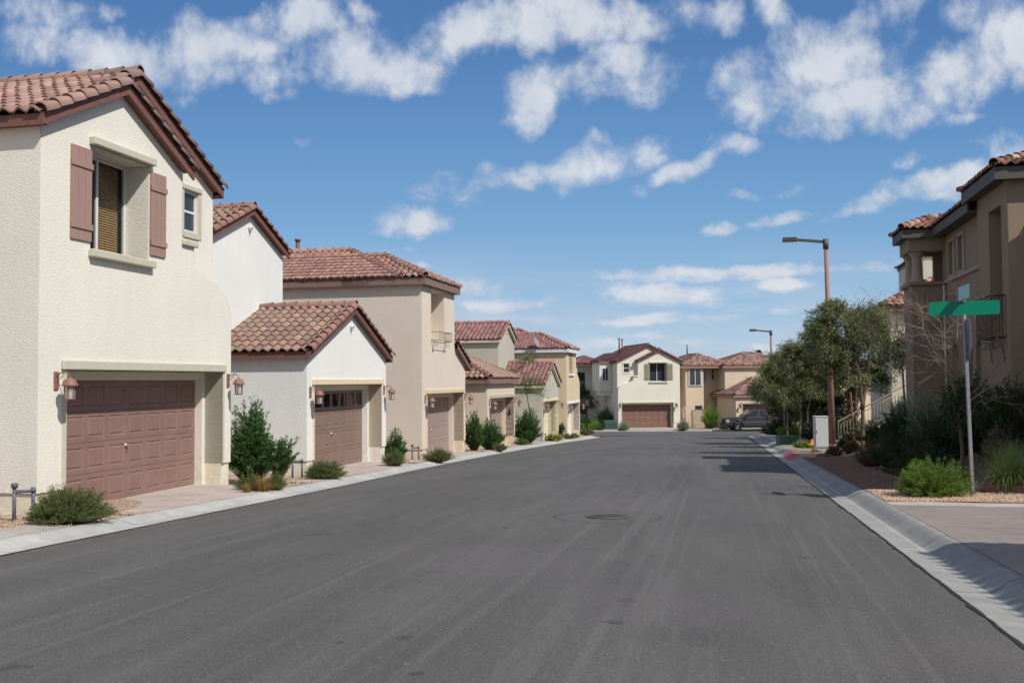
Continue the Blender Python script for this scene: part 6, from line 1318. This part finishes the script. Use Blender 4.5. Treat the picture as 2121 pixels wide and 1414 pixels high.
# ---- gates and block walls at the far side
def gate(loc, rz, label, w=.95, H=2.05):
    o = empty('metal_gate', loc, rz, label, 'gate', 'arched metal gates'); m = paint('gate_almond', sr(208, 196, 180, .82), .5); mb = MB(); R0 = w/2
    arc = [(-R0*math.cos(a*math.pi/12), 0, H-R0*.75+R0*.75*math.sin(a*math.pi/12)) for a in range(13)]; mb.tube([(-R0, 0, 0)]+arc+[(R0, 0, 0)], .03, 6); mb.tube([(-R0, 0, .15), (R0, 0, .15)], .02, 6); mb.tube([(-R0, 0, 1.35), (R0, 0, 1.35)], .02, 6); mb.build('gate_frame', m, o)
    mb = MB()
    for i in range(1, 8): x = -R0+w*i/8; zt = H-R0*.75+R0*.75*math.sqrt(max(0, 1-(x/R0)**2)); mb.tube([(x, 0, .15), (x, 0, zt)], .012, 4)
    mb.build('bars', m, o)
def blockwall(loc, rz, L, H, label):
    m, nt, b = new_mat('block_wall'); bt = nt.nodes.new('ShaderNodeTexBrick'); bt.inputs['Color1'].default_value = (*sr(206, 186, 164, .8), 1); bt.inputs['Color2'].default_value = (*sr(192, 170, 148, .8), 1); bt.inputs['Mortar'].default_value = (*sr(150, 134, 118, .8), 1); bt.inputs['Scale'].default_value = 2.4; bt.inputs['Mortar Size'].default_value = .03
    tc = nt.nodes.new('ShaderNodeTexCoord'); mp = nt.nodes.new('ShaderNodeMapping'); mp.inputs['Rotation'].default_value = (R(90), 0, 0); lk(nt, tc.outputs['Object'], mp.inputs[0]); lk(nt, mp.outputs[0], bt.inputs['Vector']); lk(nt, bt.outputs[0], b.inputs['Base Color']); b.inputs['Roughness'].default_value = .9
    mb = MB(); mb.box(0, L, 0, .2, -.6, H); w = mb.build('block_wall', m, None, loc=loc); w.rotation_euler = (0, 0, rz); tag(w, label, 'wall', 'low block walls beside the gates')
    mb = MB(); mb.box(-.02, L+.02, -.02, .22, H+.002, H+.06); mb.build('coping', m, w)
x, y = F_loc(1421, 98.5); gate((x, y, fz-.05), aF, 'arched almond metal gate between the two far houses'); blockwall((F_loc(1410, 98.8)[0], 98.8, fz), aF, .35, 1.6, 'short stub of block wall left of the arched gate'); blockwall((F_loc(1433, 98.3)[0], 98.3, fz), aF, 1.5, 1.65, 'tan block wall right of the arched gate behind the green bush')
x, y = F_loc(1221, 103); gate((x, y, fz-.2), aF, 'arched metal gate at the far left behind the shrubs', 1.9, 2.3); blockwall((F_loc(1196, 103.2)[0], 103.2, fz-.3), aF, .8, 1.4, 'low block wall at the far left behind the shrubs')

# ---- plants
lf_rose = leaf_mat('rosemary_leaf', sr(74, 98, 54, 1), sr(108, 128, 78, 1), sr(150, 114, 88, 1), .3, .16); lf_ole = leaf_mat('oleander_leaf', sr(52, 84, 42, .95), sr(84, 118, 62, .95), None, .3); lf_oled = leaf_mat('oleander_dark_leaf', sr(44, 62, 40, .9), sr(72, 90, 56, .9), sr(100, 96, 66, .9), .3, .06)
lf_sage = leaf_mat('sage_leaf', sr(140, 152, 132, .9), sr(168, 176, 156, .9), None, .2); lf_tree = leaf_mat('tree_leaf', sr(74, 88, 60, 1), sr(134, 142, 106, 1), sr(168, 148, 110, 1), .42, .12); lf_dark = leaf_mat('dark_leaf', sr(44, 62, 40, .9), sr(66, 84, 54, .9), None, .25)
lf_yel = leaf_mat('lantana_leaf', sr(90, 120, 50, .9), sr(130, 148, 66, .9), None, .3); lf_lime = leaf_mat('lime_leaf', sr(92, 134, 48, .95), sr(132, 164, 70, .95), None, .35); fl_y = paint('yellow_petal', sr(236, 200, 60), .7); fl_p = paint('pale_pink_petal', sr(225, 190, 190, .9), .7)
bark = paint('bark', sr(110, 92, 80, .8), .9, .2, .4, scale=8); stem = paint('stem_brown', sr(96, 78, 60, .8), .9); gr_dry = leaf_mat('dry_grass', sr(176, 146, 96, .9), sr(150, 112, 70, .9), None, .3); gr_g = leaf_mat('green_grass', sr(118, 142, 80, 1), sr(158, 172, 110, 1), sr(180, 172, 124, .9), .35, .15); lf_tan = leaf_mat('tan_brush', sr(128, 104, 74, .9), sr(104, 92, 60, .9), sr(140, 110, 84, .9), .2)
lf_pur = leaf_mat('mauve_brush', sr(128, 118, 104, .9), sr(108, 112, 86, .9), sr(150, 132, 124, .9), .2, .3)
def W(px, Y, dz=.09): return ((px-1060.5)/2062*Y, Y, g(Y)+dz)
SG = 'shrubs along the left kerb'; RG = 'shrubs on the right bank'
shrub('rosemary_bush', W(142, 14.75), .64, .54, .52, lf_rose, stem, 560, 80, .030, .009, 1.45, .3, .5, .5, 'low bushy rosemary with brown tips at the foot of the nearest left house', SG)
shrub('oleander_shrub', W(522, 23.1), .62, .60, 1.74, lf_ole, stem, 330, 66, .10, .024, 1.4, .06, .35, .6, 'tall dark oleander between the cream house and the white house', SG, flowers=None)
shrub('oleander_shrub', W(572, 23.3), .36, .3, 1.08, lf_ole, stem, 60, 55, .09, .022, 1.1, .2, .3, .6, 'small leaning oleander sprig against the white side wall', SG, lean=(.25, 0))
shrub('low_shrub', W(520, 20.9), .34, .30, .34, lf_rose, stem, 170, 40, .035, .009, 1.45, .3, .4, .5, 'low green and rust ground shrub below the tall oleander', SG)
shrub('low_shrub', W(570, 21.0), .26, .24, .36, lf_rose, stem, 130, 40, .035, .009, 1.45, .3, .4, .5, 'low green ground shrub right of the dry grass tuft', SG)
grass_clump('dry_grass_tuft', W(545, 20.6), .30, .34, gr_dry, 420, 'straw coloured dry grass tuft under the oleander', None, .005)
grass_clump('dry_grass_tuft', W(512, 20.3), .16, .20, gr_dry, 200, 'short straw coloured tuft at the edge of the left gravel', None, .005)
shrub('rosemary_bush', W(671, 24.4), .54, .46, .44, lf_rose, stem, 380, 60, .032, .011, 1.45, .3, .5, .5, 'rounded rosemary in front of the white house garage', SG)
shrub('rosemary_bush', W(815, 30.2), .42, .36, .50, lf_rose, stem, 240, 46, .034, .009, 1.4, .3, .5, .5, 'rosemary right of the white house driveway', SG)
shrub('oleander_shrub', W(818, 32.4), .42, .36, 1.0, lf_ole, stem, 110, 50, .10, .024, 1.3, .08, .35, .6, 'small oleander against the tan side wall', SG)
shrub('rosemary_bush', W(907, 33.3), .58, .42, .42, lf_rose, stem, 260, 46, .036, .010, 1.45, .3, .5, .5, 'wide rosemary in front of the tan house garage', SG)
shrub('oleander_shrub', W(981, 42.2), .50, .45, 1.5, lf_ole, stem, 170, 56, .11, .028, 1.3, .06, .35, .6, 'upright dark oleander left of the hipped garage', SG)
shrub('oleander_shrub', W(1014, 43.3), .62, .5, 1.28, lf_ole, stem, 170, 56, .11, .028, 1.35, .06, .35, .6, 'broad dark oleander in front of the hipped garage', SG)
shrub('low_shrub', W(1034, 42.6), .36, .3, .32, lf_rose, stem, 120, 36, .045, .012, 1.4, .3, .5, .5, 'low olive shrub right of the broad oleander', SG)
shrub('oleander_shrub', W(1090, 52.4), .82, .65, 1.75, lf_ole, stem, 220, 60, .12, .030, 1.35, .06, .35, .6, 'large dark oleander under the thin leafy tree', SG)
shrub('low_shrub', W(1078, 50.5), .45, .3, .34, lf_rose, stem, 110, 36, .05, .013, 1.4, .3, .5, .5, 'low shrub in front of the large oleander', SG)
shrub('lantana_shrub', W(1143, 57.2), .58, .42, .42, lf_yel, stem, 130, 40, .05, .025, 1.45, .3, .3, .6, 'yellow flowering shrub in front of the sage green house', SG, flowers=(fl_y, 150, .035))
shrub('low_shrub', W(1176, 62.5), .5, .35, .34, lf_rose, stem, 100, 36, .055, .015, 1.4, .3, .5, .5, 'low shrub left of the wheat house driveway', SG)
shrub('low_shrub', W(1188, 64.5), .35, .3, .34, lf_rose, stem, 80, 36, .055, .015, 1.4, .3, .5, .5, 'small brownish shrub in front of the white garage door', SG)
shrub('oleander_shrub', W(1160, 66.6), .4, .3, 1.05, lf_ole, stem, 40, 40, .12, .03, 1.0, .2, .3, .6, 'slim dark shrub against the wheat house wall', SG)
shrub('low_shrub', W(1213, 73.4), .75, .5, .62, lf_rose, stem, 130, 40, .06, .016, 1.4, .3, .5, .5, 'brownish shrub at the left street corner', SG)
tree('thin_tree', W(1092, 53.2), [[(0, 0, -.1), (.1, 0, 1.6), (-.1, .1, 3.0), (-.3, 0, 4.0)]], [((-.4, 0, 3.4), (.9, .8, .9), 1), ((.5, -.1, 2.9), (.7, .6, .7), .7), ((-.1, 0, 4.3), (.6, .5, .5), .5)], leaf_mat('thin_tree_leaf', sr(96, 118, 66, .95), sr(128, 142, 86, .95), None, .35), bark, 110, 22, .10, .03, 'thin airy tree in front of the sage green house', seed=5, clus=.3, trunk_r=.035)
# far side plants
shrub('sage_bush', W(1290, 95.6, -.02), .55, .5, 1.0, lf_sage, stem, 200, 40, .09, .035, 1.35, .2, .4, .6, 'grey green sage bush left of the chestnut garage door', 'grey sage bushes'); shrub('sage_bush', W(1413, 94.9, .05), .62, .55, 1.0, lf_sage, stem, 220, 40, .09, .035, 1.35, .2, .4, .6, 'grey green sage bush right of the chestnut garage door', 'grey sage bushes')
shrub('green_bush', W(1252, 99.5, .2), 1.1, 1.0, 2.1, leaf_mat('fresh_leaf', sr(66, 104, 46, .9), sr(96, 134, 64, .9), None, .3), stem, 200, 50, .13, .04, 1.2, .15, .3, .6, 'rounded green bush left of the off-white house')
shrub('green_bush', W(1208, 100.5, .1), .9, .8, 1.25, lf_ole, stem, 140, 40, .14, .045, 1.2, .15, .3, .6, 'dark bush by the far left gate')
shrub('lantana_shrub', W(1212, 96.8, .1), .8, .6, .75, lf_yel, stem, 130, 36, .1, .04, 1.4, .2, .3, .6, 'yellow green shrub at the far left verge', flowers=(fl_y, 60, .05))
grass_clump('spiky_plant', W(1233, 97.0, .1), 1.1, 1.25, lf_lime, 120, 'spiky lime green plant left of the transformer box', None, .05, 'spiky plant', 1.1)
shrub('low_shrub', W(1242, 96.1, .1), .6, .5, .5, lf_rose, stem, 110, 36, .08, .03, 1.4, .2, .3, .6, 'low brownish shrub in front of the spiky plant')
tree('small_tree', W(1212, 102, .1), [[(0, 0, 0), (.1, 0, 1.4), (0, 0, 2.6)]], [((0, 0, 2.9), (1.3, 1.1, 1.3), 1), ((-.5, 0, 3.9), (.8, .7, .8), .6)], lf_oled, bark, 130, 40, .13, .05, 'small dark tree at the far left corner of the cross street', seed=9)
shrub('green_bush', W(1469, 96.5, .1), 1.15, 1.0, 2.3, lf_lime, stem, 190, 50, .12, .03, 1.15, .2, .3, .6, 'feathery bright green bush left of the pickup truck'); shrub('low_shrub', W(1497, 95.4, .12), .5, .4, .45, lf_ole, stem, 90, 30, .08, .03, 1.4, .2, .3, .6, 'low dark shrub in front of the feathery green bush')
# palm beyond
def palm(loc, H, label, n=26, L=1.9, seed=3):
    rd = random.Random(seed); o = empty('palm_tree', loc, 0, label, 'palm tree'); mb = MB(); mb.tube([(0, 0, 0), (.05, 0, H*.5), (0, 0, H)], [.22, .18, .16], 8); mb.build('trunk', bark, o); mb = MB()
    for i in range(n):
        a = rd.uniform(0, 6.28); e = rd.uniform(-.5, 1.2); d = Vector((math.cos(a)*math.cos(e), math.sin(a)*math.cos(e), math.sin(e))); s = d.cross(Vector((0, 0, 1))).normalized(); P = Vector((0, 0, H))
        for k in range(14):
            t = (k+1)/14; c = P+d*L*t+Vector((0, 0, -.5*L*t*t)); 
            for sg in (-1, 1):
                q = c+s*sg*.42*(1-.6*t)*math.sin(math.pi*min(1, t+.15))**.5+d*.22+Vector((0, 0, -.10)); mb.add([c-d*.04, c+d*.05, q], [(0, 1, 2)])
    mb.build('fronds', lf_dark, o)
palm(W(1573, 128, 0), 8.6, 'palm crown rising behind the sand coloured house')
# right bank
def hrW(px, Y, extra=0): x = (px-1060.5)/2062*Y; return (x, Y, g(Y)+hr(max(0, x-ER(Y)-.7), Y)+extra)
rk = paint('red_rock', sr(150, 104, 84, .85), .9, .25, .5, scale=5, wear=(sr(205, 180, 160, .8), .6)); rk2 = paint('brown_rock', sr(112, 84, 74, .85), .9, .25, .5, scale=5)
shrub('rosemary_bush', hrW(1922, 17.75), .70, .60, .66, leaf_mat('sunlit_rosemary', sr(84, 120, 44, .95), sr(128, 156, 66, .95), sr(180, 150, 96, .9), .3, .02), stem, 460, 64, .036, .009, 1.5, .3, .35, .5, 'bright green trailing rosemary left of the street sign post', RG)
grass_clump('fountain_grass', hrW(2083, 18.35), .60, .92, gr_g, 1300, 'arching fountain grass right of the street sign post', None, .006, spread=1.0)
grass_clump('fountain_grass', hrW(2135, 18.9), .5, .8, gr_g, 600, 'fountain grass cut by the right edge of the frame', None, .006, spread=1.0)
rock(hrW(2052, 18.3, -.02), .30, .22, .14, rk, 3, 'red brown boulder at the foot of the sign post'); rock(hrW(2113, 18.0, -.02), .24, .2, .14, rk, 8, 'orange brown boulder at the right edge under the grass', .5); rock(hrW(2022, 18.6, -.02), .16, .16, .12, paint('pale_rock', sr(190, 160, 140, .85), .9, .2, .5), 12, 'small pale pink boulder behind the sign post'); rock(hrW(1985, 20.3), .38, .3, .22, rk2, 17, 'dark boulder behind the bright rosemary', .3)
rock(hrW(1762, 37.5), .42, .3, .30, rk2, 23, 'dark boulder at the foot of the steps railing'); rock(hrW(1668, 44.5), .45, .3, .22, rk2, 29, 'brown boulder between green box and grey cabinet', .4)
rock(hrW(1704, 33.6, -.03), .30, .22, .12, rk2, 31, 'low dark boulder before the grey cabinet', .2)
SH = [('dark_shrub', 1905, 21.5, .95, .7, .85, lf_dark, .05, .016, 'dark wide shrub on the bank behind the bright rosemary'), ('dark_shrub', 1950, 23.6, .9, .8, 1.15, lf_dark, .06, .02, 'dark shrub in the middle of the right bank'), ('dark_shrub', 1850, 25.5, .8, .7, .95, lf_dark, .05, .018, 'dark green shrub on the bank near the brown brush'),
      ('dark_shrub', 2040, 22.0, .85, .7, 1.5, lf_oled, .09, .025, 'tall dark shrub behind the sign post below the arched windows'), ('dark_shrub', 2100, 20.9, .8, .6, 1.5, lf_oled, .09, .025, 'tall dark shrub below the iron balcony'), ('dark_shrub', 1995, 25.2, .8, .8, 1.7, lf_dark, .09, .025, 'dark shrub against the taupe wall right of the loggia tower'), ('dark_shrub', 1870, 29.2, .8, .7, 1.3, lf_dark, .07, .022, 'dark shrub below the loggia tower'), ('dark_shrub', 1822, 35.5, .7, .6, .9, lf_dark, .07, .022, 'dark shrub beside the entry railing'),
      ('brush', 1802, 27.2, .55, .5, .75, lf_tan, .05, .012, 'rusty brown brush at the left end of the bank shrubs'), ('brush', 2070, 20.6, .45, .4, .8, lf_pur, .05, .014, 'mauve grey brush behind the fountain grass'), ('brush', 2118, 21.8, .5, .5, .85, lf_pur, .05, .014, 'mauve grey brush at the right edge of the frame'),
      ('sage_bush', 1917, 28.6, .8, .7, 1.55, lf_sage, .06, .022, 'large grey sage bush below the loggia tower'), ('sage_bush', 1862, 33.5, .5, .5, 1.35, lf_sage, .06, .022, 'narrow grey sage bush beside the loggia tower'), ('dark_shrub', 1790, 38.2, .9, .5, .95, lf_dark, .07, .024, 'dark shrub hiding the lower entry steps'), ('dark_shrub', 1752, 38.6, .45, .35, .55, lf_dark, .07, .024, 'small dark shrub at the bottom of the railing'), ('dark_shrub', 1760, 34.2, .35, .3, .45, lf_tan, .06, .018, 'small dry shrub by the lamp base'), ('dark_shrub', 1640, 56, 1.0, .7, .9, lf_lime, .08, .028, 'light green shrub behind the green utility box'), ('dark_shrub', 1600, 66, .9, .7, .9, lf_dark, .09, .03, 'dark shrub at the right street corner'), ('dark_shrub', 1620, 62, .9, .7, 1.2, lf_dark, .09, .03, 'dark shrub under the far street tree'), ('dark_shrub', 1700, 46, 1.2, .8, 1.5, lf_dark, .08, .028, 'dark shrub behind the lamp and cabinet'), ('dark_shrub', 1735, 44, 1.1, .8, 1.6, lf_dark, .08, .028, 'dark shrub behind the tree stake'), ('low_shrub', 1652, 42.2, .3, .25, .22, lf_lime, .05, .018, 'small lime green plant left of the cabinet'), ('low_shrub', 1668, 41.6, .32, .25, .25, lf_lime, .05, .018, 'small yellow green plant nearest the cabinet foot'), ('dark_shrub', 1722, 33.8, .30, .26, .36, lf_tan, .05, .016, 'rust brown tuft right of the cabinet')]
for nm, px, Y, rx, ry, h, lf, ln, wd, lb in SH:
    shrub(nm, hrW(px, Y), rx, ry, h, lf, stem, int(110+120*h), 46, ln*1.0, wd, 1.4, .15, .35, .55, lb, RG)
# bare tree by the sign with a leafy tuft at its fork
def bare_tree(loc, label, seed=4, leaves=True, H0=1.55, scale=1.0, n0=7, rr=.03):
    rd = random.Random(seed); o = empty('bare_tree', loc, 0, label, 'tree'); tw = paint('bare_twig', sr(150, 130, 116, .8), .9, .15); mb = MB()
    mb.tube([(0, 0, -.1), (.02, 0, .7), (-.06, 0, H0)], [rr*1.5, rr*1.2, rr], 7); mb.build('trunk', bark, o); mb = MB()
    def grow(p, d, L, r, lev):
        n = 7; pts = [p]; dd = d.copy()
        for i in range(n): dd = (dd+Vector((rd.gauss(0, 1), rd.gauss(0, 1), rd.gauss(0, 1)))*.13+Vector((0, 0, .03 if lev < 2 else -.03))).normalized(); pts.append(pts[-1]+dd*L/n)
        mb.tube(pts, [max(.0022, r*(1-.7*i/n)) for i in range(n+1)], 5 if lev < 2 else 3, cap=False)
        if lev >= 3: return
        for k in range((4, 4, 3)[lev] + (rd.random() < .5)):
            i = rd.randint(2, n); q = (pts[i]-pts[i-1]).normalized(); s = Vector((rd.gauss(0, 1), rd.gauss(0, 1), rd.gauss(0, .8))).normalized(); grow(pts[i], (q*.65+s*.75).normalized(), L*rd.uniform(.42, .68), max(.003, r*.45), lev+1)
    for k in range(n0):
        a = k/n0*6.28+rd.uniform(-.3, .3); el_ = rd.uniform(.45, 1.3); grow(Vector((-.06, 0, H0-.15*rd.random())), Vector((math.cos(a)*math.cos(el_), math.sin(a)*math.cos(el_), math.sin(el_))), rd.uniform(.9, 1.35)*scale, rr*.55, 0)
    mb.build('branches', tw, o)
    if leaves:
        P = np.array([(-.06, 0, H0-.05)])+RNG.normal(size=(900, 3))*np.array([.14, .12, .22]); D = _norm(RNG.normal(size=P.shape)+np.array([0, 0, -.5])); V, F = leaf_quads(P, D, .13, .03); mesh_np('foliage', V, F, lf_oled, o)
    return o
x, y, z = hrW(1986, 19.6); bare_tree((x, y, z), 'bare branched young tree behind the street sign', 4, True, 1.62, 1.5, 6)
x, y, z = hrW(1872, 29.6); bare_tree((x, y, z), 'bare twiggy tree in front of the loggia tower', 11, False, 2.6, 1.7, 7, .03)
# green street trees
tree('street_tree', hrW(1783, 37.2), [[(0, 0, -.2), (.02, 0, 1.6), (-.1, .0, 2.9), (-.5, 0, 4.3)], [(0, 0, 1.5), (.25, .1, 2.7), (.35, 0, 3.9)]], [((-1.0, -.1, 4.7), (1.05, 1.0, .95), 1.3), ((-.45, .0, 4.0), (1.2, 1.1, .9), 1.0), ((.45, .2, 4.6), (.85, .9, .95), .9), ((-1.25, 0, 3.6), (.8, .8, .7), .7), ((-.3, 0, 3.0), (.9, .8, .6), .5)], lf_tree, bark, 430, 50, .13, .032, 'leafy street tree whose crown wraps the near lamp post', 'street trees on the right', seed=2, clus=.26, trunk_r=.085)
tree('street_tree', hrW(1652, 50), [[(0, 0, -.2), (.1, 0, 1.4), (0, 0, 2.6), (-.2, 0, 3.8)], [(-.5, .3, -.2), (-.5, .3, 1.5), (-.9, .3, 3.0)], [(.45, .2, -.2), (.5, .2, 1.6), (.9, .2, 3.0)]], [((-1.4, 0, 2.9), (1.1, 1.1, 1.1), 1), ((-.4, 0, 3.9), (1.2, 1.2, 1.15), 1.2), ((.6, 0, 4.6), (1.2, 1.1, 1.0), 1.1), ((.9, 0, 3.1), (1.4, 1.1, 1.1), 1.1), ((.0, 0, 2.5), (1.7, 1.1, .7), .8), ((1.3, 0, 5.3), (.8, .8, .7), .5)], lf_tree, bark, 560, 50, .15, .040, 'broad multi-stemmed tree shading the road right of the pickup truck', 'street trees on the right', seed=6, clus=.30, trunk_r=.07)
tree('street_tree', hrW(1770, 44), [[(0, 0, -.2), (0, 0, 1.8), (.1, 0, 3.2), (.3, 0, 4.6)]], [((-.6, 0, 3.6), (1.4, 1.1, 1.2), 1), ((.7, 0, 3.9), (1.3, 1.1, 1.2), 1), ((.4, 0, 5.2), (1.1, 1.0, .9), .8), ((0, 0, 2.5), (1.8, 1.1, .7), .7), ((-1.2, 0, 4.8), (.9, .9, .8), .6), ((1.7, 0, 4.3), (1.0, .8, .9), .8), ((1.5, 0, 3.2), (1.0, .8, .8), .6)], lf_oled, bark, 520, 50, .14, .038, 'dark dense tree behind the near lamp post', 'street trees on the right', seed=8, clus=.30, trunk_r=.09)
tree('street_tree', hrW(1700, 60), [[(0, 0, -.2), (.05, 0, 1.8), (0, 0, 3.6)]], [((-.9, 0, 2.6), (1.6, 1.2, 1.3), 1), ((1.2, 0, 3.0), (1.8, 1.2, 1.4), 1), ((.3, 0, 4.2), (1.4, 1, 1.0), .6), ((0, 0, 1.4), (2.4, 1, .9), .8)], lf_dark, bark, 460, 50, .16, .045, 'low dark tree filling the gap under the street tree crowns', 'street trees on the right', seed=15, clus=.34, trunk_r=.1)
tree('street_tree', hrW(1660, 66), [[(0, 0, -.2), (.05, 0, 1.8), (0, 0, 3.0)]], [((-.9, 0, 2.2), (1.7, 1.2, 1.3), 1), ((1.2, 0, 2.6), (1.8, 1.2, 1.4), 1), ((0, 0, 1.3), (2.6, 1, .9), .8)], lf_dark, bark, 420, 50, .16, .045, 'low dark tree near the cross street behind the marker post', 'street trees on the right', seed=16, clus=.34, trunk_r=.1)
tree('street_tree', hrW(1612, 62), [[(0, 0, -.2), (.05, 0, 1.8), (0, 0, 3.6)]], [((-.6, 0, 3.0), (1.3, 1.2, 1.1), 1), ((.9, 0, 3.6), (1.5, 1.2, 1.3), 1), ((.3, 0, 4.6), (1.0, 1, .8), .6)], lf_tree, bark, 420, 55, .14, .036, 'farthest street tree beside the distant lamp', 'street trees on the right', seed=12, clus=.32, trunk_r=.1)
mb = MB(); mb.tube([(0, 0, -.1), (-.12, 0, 2.15)], .028, 6); st_ = mb.build('tree_stake', paint('stake_rust', sr(140, 78, 48, .85), .8), None, loc=hrW(1767, 36.6)); tag(st_, 'rusty orange wooden stake left of the street tree trunk', 'tree stake')
mb = MB(); mb.tube([(0, 0, -.1), (0, 0, 2.3)], .03, 6); st_ = mb.build('marker_post', paint('post_grey', sr(170, 170, 165, .8), .6), None, loc=W(1622, 60, .1)); tag(st_, 'thin grey post near the far street tree', 'post')
# spiky yucca tree just outside the frame at the near corner: its ragged shadow reaches the kerb
palm((9.5, 4.4, -.1), 4.9, 'palm at the near right corner of the driveway', 40, 1.7, 5)
